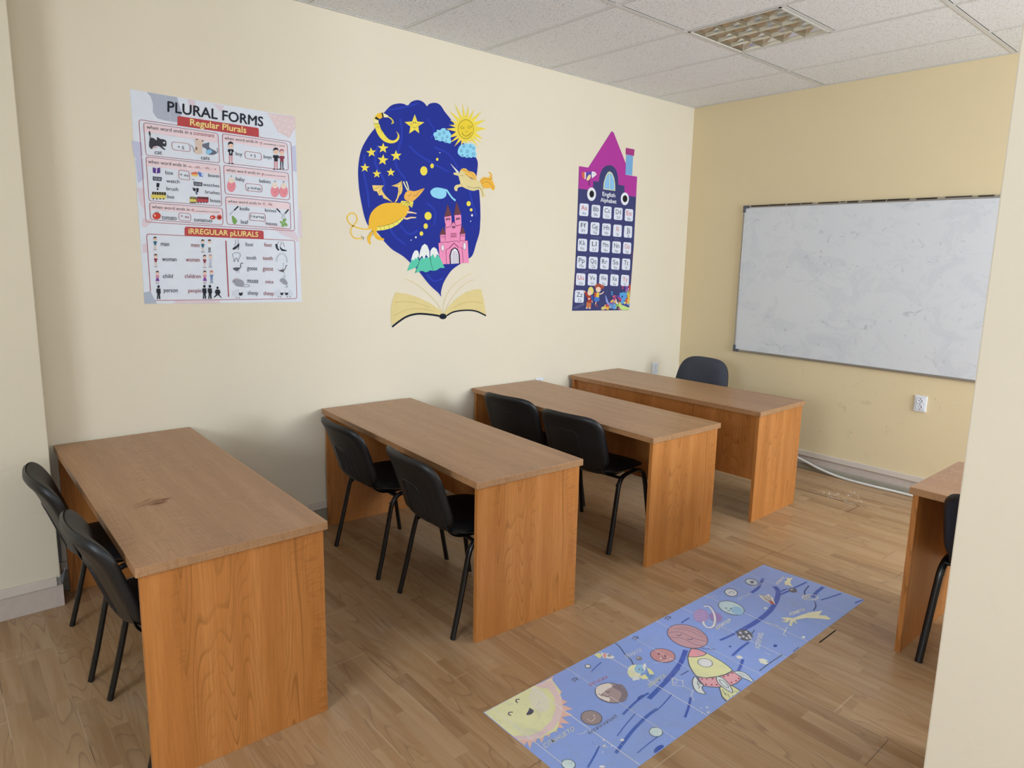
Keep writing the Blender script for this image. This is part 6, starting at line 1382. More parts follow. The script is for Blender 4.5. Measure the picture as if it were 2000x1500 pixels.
('T', '', 0, '#D8D8E8', 3, 'КОМЕТА', [31881,-21651,1033,126,149,160], 1),
('T', '', 0, '#D8D8E8', 3, 'АСТЕРОИД', [25776,-24154,1280,557,-124,157], 1),
('T', '', 0, '#D8D8E8', 3, 'ЮПИТЕР', [25647,-22123,1181,-14,182,193], 1),
('T', '', 0, '#B8C0DC', 3, 'НЕПТУН', [28843,-21295,904,-85,223,184], 0),
('T', '', 0, '#B8C0DC', 3, 'ПЛУТОН', [30446,-21089,964,-126,218,175], 0),
('T', '', 0, '#A8B2D4', 3, 'УРАН', [27686,-20276,583,-104,201,166], 0),
('S', '', 0, '#D5DBEC', 2, 0, 31, 0, [27999,-23242,28114,-23462,28155,-23685]),
('S', '', 0, '#D5DBEC', 2, 0, 30, 0, [28155,-23685,28033,-24129,27684,-24226,27633,-24408]),
('S', '', 0, '#D5DBEC', 2, 0, 29, 0, [28033,-24129,28389,-24030]),
('S', '', 0, '#D5DBEC', 2, 0, 24, 0, [21117,-23045,21324,-23393,21049,-23637,20797,-23315,21117,-23045]),
('S', '', 0, '#D5DBEC', 2, 0, 23, 0, [21056,-23585,21105,-24026,20795,-24165,20635,-24417]),
('S', '', 0, '#D5DBEC', 2, 0, 26, 0, [25665,-24449,25732,-24706]),
('P', '', 0, '#D8DCE8', 2, 0, [28021,-23298,27982,-23262,27895,-23279,27972,-23238,27977,-23186,28017,-23222,28104,-23204,28026,-23246]),
('P', '', 0, '#D8DCE8', 2, 0, [28177,-23739,28138,-23704,28051,-23720,28128,-23681,28133,-23630,28173,-23665,28260,-23649,28182,-23689]),
('P', '', 0, '#D8DCE8', 2, 0, [28055,-24183,28016,-24148,27931,-24163,28007,-24125,28012,-24075,28051,-24110,28136,-24095,28060,-24133]),
('P', '', 0, '#D8DCE8', 2, 0, [21141,-23093,21107,-23062,21045,-23078,21096,-23042,21093,-22997,21127,-23028,21189,-23012,21137,-23048]),
('P', '', 0, '#D8DCE8', 2, 0, [21348,-23441,21314,-23410,21252,-23425,21304,-23390,21300,-23345,21334,-23376,21396,-23361,21344,-23396]),
('P', '', 0, '#D8DCE8', 2, 0, [21129,-24072,21095,-24042,21035,-24056,21085,-24023,21082,-23980,21115,-24010,21175,-23997,21125,-24030]),
('P', '', 0, '#D8DCE8', 2, 0, [20723,-25005,20678,-24965,20598,-24980,20664,-24939,20658,-24883,20703,-24923,20784,-24907,20717,-24949]),
('P', '', 0, '#DDDCC0', 2, 0, [20519,-25212,20462,-25161,20361,-25180,20444,-25128,20437,-25057,20494,-25109,20596,-25089,20512,-25142]),
('P', '', 0, '#D8DCE8', 2, 0, [20508,-24867,20482,-24843,20437,-24853,20474,-24829,20471,-24797,20497,-24820,20542,-24811,20504,-24835]),
('P', '', 0, '#D8DCE8', 2, 0, [20648,-25325,20622,-25302,20577,-25310,20615,-25287,20611,-25256,20637,-25279,20682,-25270,20645,-25293]),
('P', '', 0, '#D8DCE8', 2, 0, [20285,-25048,20260,-25025,20216,-25033,20252,-25010,20249,-24979,20274,-25001,20319,-24993,20282,-25016]),
('P', '', 0, '#D8DCE8', 2, 0, [20264,-25335,20239,-25313,20195,-25321,20231,-25298,20228,-25267,20253,-25290,20297,-25281,20261,-25304]),
('S', '', 0, '#A8B2D8', 1.6, 0, 19, 0, [24657,-24141,24681,-24213]),
('S', '', 0, '#A8B2D8', 1.6, 0, 19, 0, [24752,-24217,24775,-24289]),
('S', '', 0, '#A8B2D8', 1.6, 0, 19, 0, [24846,-24294,24869,-24366]),
('S', '', 0, '#A8B2D8', 1.6, 0, 19, 0, [24940,-24371,24963,-24442]),
('S', '', 0, '#A8B2D8', 1.6, 0, 19, 0, [25034,-24447,25057,-24519]),
('S', '', 0, '#A8B2D8', 1.6, 0, 18, 0, [24526,-24219,24550,-24290]),
('S', '', 0, '#A8B2D8', 1.6, 0, 18, 0, [24620,-24295,24644,-24367]),
('S', '', 0, '#A8B2D8', 1.6, 0, 18, 0, [24714,-24371,24737,-24443]),
('S', '', 0, '#A8B2D8', 1.6, 0, 18, 0, [24807,-24448,24831,-24519]),
('S', '', 0, '#A8B2D8', 1.6, 0, 18, 0, [24901,-24524,24924,-24595]),
('S', '', 0, '#A8B2D8', 1.6, 0, 18, 0, [24397,-24296,24420,-24367]),
('S', '', 0, '#A8B2D8', 1.6, 0, 18, 0, [24490,-24372,24513,-24443]),
('S', '', 0, '#A8B2D8', 1.6, 0, 18, 0, [24583,-24448,24606,-24519]),
('S', '', 0, '#A8B2D8', 1.6, 0, 18, 0, [24676,-24524,24700,-24595]),
('P', '', 0, '#55585E', 2, 0, [22093,-24535,21641,-24952,21539,-25367,22038,-25372,22570,-25382,22579,-25077,22611,-24806]),
('P', '', 0, '#DCD59C', 2.2, 0, [22108,-24574,21705,-24954,21611,-25340,22047,-25349,22502,-25352,22531,-25071,22553,-24825]),
('S', '', 0, '#55585E', 2.5, 1, 22, 0, [22079,-24701,21933,-24873,21853,-25012]),
('S', '', 0, '#55585E', 2.5, 1, 22, 0, [21987,-24981,21872,-25142,21865,-25199]),
('S', '', 0, '#55585E', 2.5, 1, 22, 0, [22080,-25153,21952,-25302]),
('S', '', 0, '#55585E', 2.5, 1, 22, 0, [22365,-25066,22376,-25236,22407,-25357]),
('S', '', 0, '#55585E', 2.5, 1, 22, 0, [21957,-24893,21840,-25021]),
('P', '', 0, '#C6D4D2', 2.4, 1, [21948,-23565,21802,-23570,21567,-23684,21313,-23910,21183,-24130,21199,-24304,21329,-24443,21445,-24248,21574,-24124,21730,-24086,21746,-23932,21851,-23747]),
('S', '', 0, '#55585E', 2.7, 1, 36, 1, [21948,-23565,21802,-23570,21567,-23684,21313,-23910,21183,-24130,21199,-24304,21329,-24443,21445,-24248,21574,-24124,21730,-24086,21746,-23932,21851,-23747]),
('S', '', 0, '#55585E', 3, 1, 23, 0, [21806,-23778,21614,-23891,21543,-24033,21396,-24077]),
('S', '', 0, '#55585E', 3, 1, 23, 0, [21721,-23911,21537,-23962]),
('P', '', 0, '#C6D4D2', 2.4, 1, [23466,-24370,23660,-24492,23717,-24715,23623,-24988,23409,-25291,23402,-25082,23370,-24850,23340,-24723,23384,-24550]),
('S', '', 0, '#55585E', 2.7, 1, 36, 1, [23466,-24370,23660,-24492,23717,-24715,23623,-24988,23409,-25291,23402,-25082,23370,-24850,23340,-24723,23384,-24550]),
('S', '', 0, '#55585E', 3, 1, 20, 0, [23471,-24515,23564,-24661,23533,-24880,23500,-25025]),
('S', '', 0, '#55585E', 3, 1, 20, 0, [23400,-24632,23467,-24792]),
('P', '', 0, '#CE99A2', 2.6, 0, [21983,-23649,22220,-23877,22622,-24101,22998,-24234,23461,-24280,23396,-24524,23354,-24769,23098,-24833,22854,-24837,22586,-24786,22317,-24665,22022,-24490,21809,-24263,21725,-24115,21836,-23871]),
('S', '', 0, '#55585E', 2.9, 0, 36, 1, [21983,-23649,22220,-23877,22622,-24101,22998,-24234,23461,-24280,23396,-24524,23354,-24769,23098,-24833,22854,-24837,22586,-24786,22317,-24665,22022,-24490,21809,-24263,21725,-24115,21836,-23871]),
('E', '', 0, '#7A2A38', 3.2, [22023,-23819,28,-23,-36,-25]),
('E', '', 0, '#7A2A38', 3.2, [22180,-23933,28,-23,-37,-25]),
('E', '', 0, '#7A2A38', 3.2, [22372,-24077,28,-23,-37,-24]),
('E', '', 0, '#7A2A38', 3.2, [21854,-24121,28,-23,-35,-24]),
('E', '', 0, '#7A2A38', 3.2, [22002,-24275,28,-23,-36,-24]),
('E', '', 0, '#7A2A38', 3.2, [22153,-24398,27,-23,-37,-24]),
('E', '', 0, '#7A2A38', 3.2, [22839,-24279,28,-23,-38,-24]),
('E', '', 0, '#7A2A38', 3.2, [23047,-24344,29,-24,-38,-25]),
('E', '', 0, '#7A2A38', 3.2, [23325,-24375,29,-23,-39,-24]),
('E', '', 0, '#7A2A38', 3.2, [22735,-24686,28,-23,-37,-24]),
('E', '', 0, '#7A2A38', 3.2, [22983,-24740,28,-23,-38,-23]),
('E', '', 0, '#7A2A38', 3.2, [23202,-24727,28,-23,-39,-23]),
('P', '', 0, '#DCD59C', 2.8, 1, [22923,-22528,23363,-22383,23576,-22359,23688,-22529,23723,-22871,23707,-23319,23666,-23734,23461,-24280,22983,-24243,22612,-24108,22296,-23939,22062,-23679,22049,-23495,22248,-23162,22505,-22863]),
('S', '', 0, '#55585E', 3.1, 1, 40, 1, [22923,-22528,23363,-22383,23576,-22359,23688,-22529,23723,-22871,23707,-23319,23666,-23734,23461,-24280,22983,-24243,22612,-24108,22296,-23939,22062,-23679,22049,-23495,22248,-23162,22505,-22863]),
('P', '', 0, '#CE8E96', 3.2, 1, [22941,-22528,23192,-22400,23483,-22300,23605,-22422,23690,-22609,23676,-22894,23433,-22905,23178,-22797,22980,-22651]),
('S', '', 0, '#55585E', 3.5, 1, 39, 1, [22941,-22528,23192,-22400,23483,-22300,23605,-22422,23690,-22609,23676,-22894,23433,-22905,23178,-22797,22980,-22651]),
('E', '', 0, '#E2E2E6', 3.5, [23067,-23262,151,-239,-255,-138]),
('S', '', 0, '#55585E', 3.8, 1, 29, 1, [23221,-23506,23107,-23542,22987,-23535,22880,-23487,22802,-23406,22763,-23302,22770,-23192,22823,-23092,22913,-23017,23028,-22979,23149,-22984,23259,-23032,23339,-23116,23377,-23221,23368,-23333,23313,-23433]),
('P', '', 0, '#C6D4D2', 4.2, 1, [22585,-24106,22700,-24200,22688,-24431,22513,-24759,22314,-24991,22188,-25069,22167,-24904,22197,-24633,22320,-24334]),
('S', '', 0, '#55585E', 4.5, 1, 36, 1, [22585,-24106,22700,-24200,22688,-24431,22513,-24759,22314,-24991,22188,-25069,22167,-24904,22197,-24633,22320,-24334]),
('S', '', 0, '#55585E', 4.8, 1, 27, 0, [22510,-24285,22577,-24409,22505,-24619,22361,-24800,22294,-24680,22375,-24446,22510,-24285]),
('P', '', 0, '#D8DCE8', 2, 0, [20696,-24992,20663,-24962,20604,-24974,20653,-24943,20649,-24902,20682,-24932,20741,-24920,20692,-24951]),
('P', '', 0, '#DDDCC0', 2, 0, [20511,-25188,20467,-25148,20390,-25163,20454,-25123,20448,-25069,20492,-25109,20569,-25094,20505,-25134]),
]
PB = [(8364, 23642), (16321, 23570), (16396, 13525), (8373, 13650)]
AB = [(38494, 23159), (39506, 23154), (41991, 26141), (42225, 26073), (43843, 23891), (43850, 23023), (45337, 23004), (45339, 17396), (45096, 12059), (38283, 12250), (38456, 15240), (38504, 19172)]
# ------------------------------------------------------------------ the room shell
def wall_with_holes(name, axis, c0, c1, a0, a1, holes, mat, z0=0, z1=None):
    """wall slab between c0..c1 on `axis`, spanning a0..a1 along the other, holes = ranges at WZ height"""
    bm = bmesh.new(); z1 = z1 or H+.12; cuts = [a0]
    def bx(u0, u1, za, zb):
        if axis == 'y': box(bm, u0, u1, c0, c1, za, zb)
        else: box(bm, c0, c1, u0, u1, za, zb)
    cur = a0
    for h0, h1 in sorted(holes):
        wz = WZ if axis == 'y' else WZB
        bx(cur, h0, z0, z1); bx(h0, h1, z0, wz[0]); bx(h0, h1, wz[1], z1); cur = h1
    bx(cur, a1, z0, z1)
    return struct(obj(name, bm, mat))
wall_with_holes('wall_left', 'y', 0, .2, XB-.2, XF+.2, [], M['wall'])
wall_with_holes('wall_front', 'x', XF, XF+.2, YR-.2, 0, [], M['wall_b'])
wall_with_holes('wall_right', 'y', YR-.2, YR, XB-.2, XF+.2, WIN_R, M['wall'])
wall_with_holes('wall_back', 'x', XB-.2, XB, YR, 0, WIN_B, M['wall'])
struct(obj('wall_column', rbox(-.42, .379, -.165, 0, 0, H+.12, bev=.004), M['wall_c']))
struct(obj('wall_pillar', rbox(2.0, 2.5, -4.02, -3.222, 0, H+.12, bev=.004), M['wall']))
bm = bmesh.new(); box(bm, XB-.2, XF+.2, YR-.2, .2, -.15, 0)
# open joints and lifted board ends in the worn laminate
def gap(x0, y0, x1, y1, wd, mi=1):
    d = Vector((x1-x0, y1-y0)).normalized(); n = Vector((-d.y, d.x))*wd/2
    vs = [bm.verts.new((x0+n.x*s, y0+n.y*s, .0006)) for s in (1, -1)]+[bm.verts.new((x1+n.x*s, y1+n.y*s, .0006)) for s in (-1, 1)]
    bm.faces.new(vs).material_index = mi
for g in [(4.7245, -1.45, 4.535, -1.93, .005), (4.532, -1.93, 4.7245, -1.935, .003), (4.917, -1.55, 4.917, -1.75, .003), (5.11, -1.72, 5.11, -2.1, .003), (4.9, -1.87, 4.9, -2.1, .003),
          (2.99, -2.556, 2.83, -2.556, .006), (3.185, -.95, 3.185, -1.25, .003), (4.1475, -1.2, 4.1475, -1.75, .003), (4.34, -1.35, 4.34, -1.75, .002), (1.645, -2.2, 1.645, -2.34, .002)]:
    gap(*(g if abs(g[0]-g[2]) < .05 or abs(g[1]-g[3]) < .05 else (g[0], g[1], g[0], g[3], g[4])))
random.seed(8)
for i in range(26):
    x, y = random.uniform(4.72, 4.98), random.uniform(-1.95, -1.65); a = random.uniform(0, PI)
    gap(x, y, x+.04*math.cos(a), y+.04*math.sin(a), random.uniform(.002, .005), 2)
struct(obj('floor', bm, [M['floor'], M['dark'], M['white']]))

# ceiling tiles 1.2 x 0.6 m on an exposed grid, one 0.6 m square luminaire opening
X0, A0 = 2.3142, 1.1495
LX0, LX1, LY0, LY1 = X0+1.2, X0+1.8, -A0-.6, -A0
bm = bmesh.new(); bars = bmesh.new()
xs = [X0+.6*k for k in range(-9, 6)]; ys = [-A0+1.2] + [-A0-1.2*k for k in range(0, 6)]
xs = [max(XB, min(XF, x)) for x in xs]; xs = sorted(set(xs)); ys = sorted({max(YR, min(0, y)) for y in ys})
for xa, xb in zip(xs, xs[1:]):
    for ya, yb in zip(ys, ys[1:]):
        if xb-xa < .02 or yb-ya < .02: continue
        c, d = ya, yb
        if abs(xa-LX0) < .01 and ya-.01 < LY0 < yb: d = LY0
        box(bm, xa+.002, xb-.004, c+.002, d-.002, H+.003, H+.018, mi=0)
        box(bm, xb+.0085, xb+.0115, c+.012, d-.012, H+.001, H+.004, mi=1)  # dark strips put in for the shadow line beside the grid bars
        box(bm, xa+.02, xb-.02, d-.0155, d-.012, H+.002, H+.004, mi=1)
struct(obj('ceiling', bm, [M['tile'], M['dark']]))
for y in ys[1:-1]: box(bars, XB, XF, y-.012, y+.012, H, H+.004)
for x in xs[1:-1]: box(bars, x-.012, x+.0085, YR, 0, H+.0003, H+.0038)
box(bars, LX0, LX1, LY0-.012, LY0+.010, H, H+.004)
struct(obj('trim_1', bars, M['tbar']))
bm = bmesh.new(); box(bm, XB-.2, XF+.2, YR-.2, .2, H+.12, H+.2)
struct(obj('ceiling_slab', bm, M['wall']))
bm = bmesh.new()
box(bm, .379, XF, -.020, 0, H-.001, H+.002); box(bm, XF-.02, XF, YR, -.02, H-.001, H+.002)
struct(obj('trim_2', bm, M['tbar']))
# cable trunking and plinths along the walls
def trunk(name, x0, x1, y0, y1, z0=.105, z1=.145, m='trunk'):
    return struct(obj(name, rbox(x0, x1, y0, y1, z0, z1, bev=.002), M[m]))
trunk('baseboard_left', .40, XF-.02, -.018, 0)
trunk('baseboard_front', XF-.018, XF, YR, 0)
trunk('baseboard_column', -.42, .362, -.180, -.165)
struct(obj('trim_3', rbox(XF-.006, XF, YR, -.018, .0, .105), M['plinth']))
struct(obj('trim_4', rbox(XF-.03, XF-.006, YR, -.018, .0, .045, bev=.004), M['plinth_b']))
struct(obj('trim_5', rbox(-.42, .385, -.172, -.165, 0, .105, bev=.002), M['plinth']))
struct(obj('trim_6', rbox(.40, XF-.03, -.008, 0, 0, .10), M['plinth_b']))
trunk('trim_7', .381, .407, -.010, 0, .145, .50, 'trunk_grey')
for i, (a, b) in enumerate(WIN_R + WIN_B):
    bm = bmesh.new()
    def fr(u0, u1, z0, z1):
        if i < 2: box(bm, u0, u1, YR-.16, YR-.09, z0, z1, bev=.004)
        else: box(bm, XB-.16, XB-.09, u0, u1, z0, z1, bev=.004)
    W0, W1 = WZ if i < 2 else WZB
    fr(a, b, W0, W0+.07); fr(a, b, W1-.07, W1); fr(a, a+.07, W0+.07, W1-.07); fr(b-.07, b, W0+.07, W1-.07); fr((a+b)/2-.04, (a+b)/2+.04, W0+.07, W1-.07)
    struct(obj('window_%d' % (i+1), bm, M['frame_w']))

# loose wires where the trunking on the column ends
wires = empty('wire_bundle', 'thin grey wires spilling from the end of the trunking on the left column', 'wires', (.362, -.175, .13))
bm = bmesh.new()
for k in range(5):
    z = -.02+.008*k
    tube(bm, catmull([(0, 0, z), (.012, -.006, z+.004*math.sin(k*2)), (.024, -.002, z+.012), (.034, .012, .02+.004*k), (.036, .02, .045)], 5), .0018, 6)
wo = obj('wire', bm, M['trunk_grey'], wires, 60)

# ------------------------------------------------------------------ ceiling luminaire
lum = empty('ceiling_light', 'square recessed ceiling light with mirrored louvre grid, switched off', 'ceiling light', ((LX0+LX1)/2, (LY0+LY1)/2, H))
bm = bmesh.new(); a = .287
for s in (0, 1, 2, 3):
    box(bm, -a-.0, a, a-.012, a+.0, -.002, .004, M4=Matrix.Rotation(s*PI/2, 4, 'Z'))
obj('frame', bm, M['tbar'], lum)
bm = bmesh.new()
for s in range(4): box(bm, -a+.012, a-.012, a-.014, a-.012, .0, .10, M4=Matrix.Rotation(s*PI/2, 4, 'Z'))
box(bm, -a+.012, a-.012, -a+.012, a-.012, .098, .10)
obj('housing', bm, M['housing'], lum)
for k in range(4):
    bm = bmesh.new(); y = -.205+.137*k; tube(bm, [(-.262, y, .078), (.262, y, .078)], .013, 16)
    obj('fluorescent_tube', bm, M['tubelamp'], lum, 50)
bm = bmesh.new(); inn = a-.014; n = 4; cell = 2*inn/n; hh = .058
def wedge(y, x0, x1, rot, z0=.002):
    prof = [(-.0009, 0), (-.005, hh*.35), (-.012, hh*.75), (-.021, hh), (.021, hh), (.012, hh*.75), (.005, hh*.35), (.0009, 0)]
    Mz = Matrix.Rotation(rot, 4, 'Z'); A = [bm.verts.new(Mz @ Vector((x0, max(-inn, min(inn, y+p)), z0+q))) for p, q in prof]; B = [bm.verts.new(Mz @ Vector((x1, max(-inn, min(inn, y+p)), z0+q))) for p, q in prof]
    for i in range(8): bm.faces.new((A[i], A[(i+1) % 8], B[(i+1) % 8], B[i]))
    bm.faces.new(A[::-1]); bm.faces.new(B)
for k in range(n+1):
    y = -inn+cell*k
    if 0 < k < n: wedge(y, -inn, inn, 0); wedge(y, -inn, inn, PI/2)
bm2 = bmesh.new()
for s in range(4):
    Mz = Matrix.Rotation(s*PI/2, 4, 'Z')
    pr = [(inn, .002), (inn-.004, hh*.35), (inn-.012, hh*.75), (inn-.021, hh), (inn, hh)]
    A = [bm.verts.new(Mz @ Vector((-inn, p, q))) for p, q in pr]; B = [bm.verts.new(Mz @ Vector((inn, p, q))) for p, q in pr]
    for i in range(5): bm.faces.new((A[i], A[(i+1) % 5], B[(i+1) % 5], B[i]))
bm2.free()
obj('louvre_grid', bm, M['mirror'], lum)

# ------------------------------------------------------------------ wall art
def PW(u, v, h): return (u, -h-.0006, v)
def PF(u, v, h): return (u, v, h)
mural = empty('wall_mural', 'painted mural of dark blue night sky with golden dragon above an open book', 'mural', (0, 0, 0))
for o in art(MURAL, PW, M['paint'], 1.22, mural): pass
tag(art(POSTER, PW, M['print'], 1.18, None, 'grammar_poster', base=('#DDE2EC', PB), thick=.0012)[0],
    'white PLURAL FORMS grammar poster with red headings, at the left of the wall', 'poster')
tag(art(ALPHA, PW, M['print'], 1.15, None, 'alphabet_poster', base=('#3C4070', AB), thick=.0015)[0],
    'house-shaped English Alphabet poster with purple roof and white letter cards', 'poster')
# floor sticker: printed film stuck over the boards, with cracks along the board joints
seams = []
rs = random.Random(4)
for k in range(0, 11):
    x = int((1.452+.1925*k)*1e4)
    if x < 33880:
        y = -19900; pts = [x, y]
        while y > -25180:
            d = rs.randint(500, 900); y -= d; pts += [x+rs.randint(-9, 9), y]
        seams.append(('S', '', 0, '#D3DAE8', 1.1, 0, rs.choice([14, 18, 24, 30]), 0, pts))
stars = []
for k in range(700):
    x = rs.randint(14200, 33800); y = rs.randint(-25150, -19950)
    if (x-14110)**2+(y+19900)**2 < 3300**2: continue
    r = rs.choice([8, 9, 10, 12, 16]); stars.append(('E', '', 0, rs.choice(['#9FAEDB', '#A9B6DE', '#BCC6E4']), 1.15, [x, y, r, 0, 0, r]))
for k in range(60):
    x = rs.randint(14200, 33800); y = rs.randint(-25150, -19950); a = rs.uniform(0, 6.28); l = rs.randint(60, 320)
    stars.append(('S', '', 0, rs.choice(['#5A70B6', '#4E64AC', '#8E9FD4']), 1.1, 0, rs.choice([5, 7, 9]), 0, [x, y, int(x+l*math.cos(a)), int(y+l*math.sin(a))]))
MQ = [(14110, -19900), (14120, -25230), (33860, -25210), (33520, -19950)]
tag(art(MAT+seams+stars, PF, M['film'], 1.65, None, 'floor_sticker', base=('#7F95CC', MQ), thick=.0010, lay=.00004, clip=(14125, 33840, -25200, -19915))[0],
    'blue space-themed floor sticker with smiling sun, planets and rocket', 'floor sticker')

# ------------------------------------------------------------------ whiteboard
BY0, BY1, BZ0, BZ1 = -.562, -2.962, .872, 2.090
wb = empty('whiteboard', 'large smudged whiteboard in a thin metal frame on the far wall', 'whiteboard', (XF, BY0, BZ0))
W_, H_ = BY0-BY1, BZ1-BZ0
obj('writing_surface', rbox(-.014, -.002, -W_+.012, -.012, .012, H_-.012, bev=.001), M['board'], wb)
obj('frame_rail', rbox(-.020, -.0, -W_+.05, -.05, 0, .018, bev=.003), M['alu'], wb)
top = obj('frame_rail', rbox(-.020, -.0, -W_+.05, -.05, H_-.018, H_, bev=.003), M['alu'], wb)
obj('frame_rail', rbox(-.020, 0, -.018, 0, .05, H_-.05, bev=.003), M['alu'], wb)
obj('frame_rail', rbox(-.020, 0, -W_, -W_+.018, .05, H_-.05, bev=.003), M['alu'], wb)
for (sy, sz) in ((0, 0), (0, 1), (1, 0), (1, 1)):
    bm = bmesh.new(); y0 = 0 if sy == 0 else -W_; dy = -1 if sy == 0 else 1; z0 = 0 if sz == 0 else H_; dz = 1 if sz == 0 else -1
    box(bm, -.023, 0, *sorted((y0-dy*.002, y0+dy*.055)), *sorted((z0-dz*.002, z0+dz*.021)), bev=.004)
    box(bm, -.0225, 0, *sorted((y0-dy*.002, y0+dy*.021)), *sorted((z0+dz*.015, z0+dz*.055)), bev=.004)
    obj('corner_cap', bm, M['corner'], wb)
bm = bmesh.new(); rs = random.Random(2); y = -.07
while y > -W_+.1:
    l = rs.uniform(.03, .16); h = rs.uniform(.002, .007); box(bm, -.0215, -.0200, y-l, y, H_-.003-h, H_-.002); box(bm, -.019, -.004, y-l, y, H_, H_+rs.uniform(.001, .004)); y -= l+rs.uniform(.0, .05)
obj('torn_edge_strip', bm, M['tatter'], wb)['label'] = 'torn dark strip along the top frame'

# ------------------------------------------------------------------ sockets
def socket(loc, rz, label):
    """local: wall plane at y=0, facing -y"""
    e = empty('power_socket', label, 'power socket', loc, rz, 'white wall sockets')
    obj('cover_plate', rbox(-.041, .041, -.011, 0, -.058, .058, bev=.005, seg=3), M['white'], e)
    obj('inner_panel', rbox(-.030, .030, -.0135, -.010, -.046, .046, bev=.0012), M['white'], e)
    for s in (1, -1):
        z = .0215*s; bm = bmesh.new(); R = Matrix.Translation((0, -.0135, z)) @ Matrix.Rotation(PI/2, 4, 'X')
        lathe(bm, [(.0205, -.001), (.0205, .002), (.0188, .003), (.0178, .0005), (.0178, .0002)], 28, 0, R)
        for (hx, hz) in ((-.0095, 0), (.0095, 0)):
            lathe(bm, [(.0030, 0), (.0030, .0009)], 10, 1, Matrix.Translation((hx, -.0137, z+hz)) @ Matrix.Rotation(PI/2, 4, 'X'))
        for hz in (.0155, -.0155): box(bm, -.0028, .0028, -.0146, -.0137, z+hz-.002, z+hz+.002, mi=1)
        obj('outlet', bm, [M['white'], M['hole']], e, 40)
    return e
socket((XF, -2.061, .671), -PI/2, 'white double power socket on the far wall under the whiteboard')
socket((4.905, 0, .671), 0, 'white double power socket on the mural wall just above the teacher\'s desk, near the corner')
socket((3.495, 0, .672), 0, 'white double power socket almost hidden behind the desk below the alphabet poster')

# white conduit lying along the foot of the far wall
bm = bmesh.new()
tube(bm, catmull([(5.245, -.62, .16), (5.235, -.95, .125), (5.232, -1.22, .082), (5.225, -1.42, .034), (5.215, -1.60, .012), (5.205, -1.80, .0115), (5.215, -2.10, .0115), (5.17, -2.6, .0115), (5.2, -3.2, .0115)], 12), .0095, 10)
tag(obj('conduit', bm, M['conduit'], None, 60), 'white flexible cable conduit snaking along the foot of the far wall', 'cable')

# ------------------------------------------------------------------ desks
DL, DD, DH, TT, IN, PT = 1.6177, .5937, .7213, .030, .012, .022
def make_desk(modesty_side=1):
    """origin on the floor at desk centre; long axis y; modesty panel on +x or -x side"""
    e = empty('desk', '', 'desk')
    t = obj('desktop', rbox(-DD/2, DD/2, -DL/2, DL/2, DH-TT, DH, bev=.002), [M['top'], M['edge']], e)
    for p in t.data.polygons:
        if abs(p.normal.y) > .8: p.material_index = 1
    for s in (-1, 1):
        y0, y1 = sorted((s*(DL/2-IN), s*(DL/2-IN-PT)))
        p = obj('side_panel', rbox(-DD/2+IN, DD/2-IN, y0, y1, 0, DH-TT, bev=.001), M['panel'], e)
    x0, x1 = (DD/2-IN-.035-.016, DD/2-IN-.035) if modesty_side > 0 else (-DD/2+IN+.025, -DD/2+IN+.025+.016)
    obj('modesty_panel', rbox(x0, x1, -DL/2+IN+PT, DL/2-IN-PT, .27, DH-TT, bev=.001), M['panel'], e)
    return e
def copy_tree(o, parent=None):
    c = o.copy(); COL.objects.link(c); c.parent = parent
    for ch in o.children: copy_tree(ch, c)
    return c
desk = make_desk()
DESKS = [(.7052, -.8229, -.0056, 'nearest cherry-laminate pupil desk with a dark scuff on its top, against the column'),
         (1.9906, -.8361, -.0543, 'cherry-laminate pupil desk under the dragon mural, second from the camera'),
         (3.1238, -.8289, -.0315, 'cherry-laminate pupil desk in front of the teacher\'s desk, below the alphabet poster'),
         (3.3050, -3.5890, -.006, 'cherry-laminate pupil desk half hidden behind the pillar on the right')]
for i, (x, y, th, lb) in enumerate(DESKS):
    d = desk if i == 0 else copy_tree(desk)
    d.location = (x, y, 0); d.rotation_euler = (0, 0, th); d['label'] = lb
    d['group'] = 'pupil desks'
    if i == 3: d.scale = (1, 1, 1.018)
td = make_desk(-1); td.location = (4.1216, -.8263, 0); td.rotation_euler = (0, 0, .0185); td.name = 'teacher_desk'
td['label'] = 'cherry-laminate teacher\'s desk with closed front panel facing the class, farthest from the camera'

# scuff on the nearest desktop
bm = bmesh.new(); rs = random.Random(6)
for k in range(26):
    x = rs.uniform(-.055, .055); y = rs.uniform(-.05, .05)*(1-abs(x)/.09); l = rs.uniform(.02, .06); wd = rs.uniform(.0015, .004)
    a = .35+rs.uniform(-.2, .2); dx, dy = math.cos(a)*l/2, math.sin(a)*l/2; nx, ny = -math.sin(a)*wd/2, math.cos(a)*wd/2
    bm.faces.new([bm.verts.new((x+p*dx+q*nx, y+p*dy+q*ny, 0)) for p, q in ((-1, -1), (1, -1), (1, 1), (-1, 1))])
sc = obj('scuff_mark', bm, plain('scuffed_laminate', '#9A6A4C', .5, .3), desk); sc.location = (-.125, -.265, DH+.0004); sc['label'] = 'dark worn scuff on the desktop'

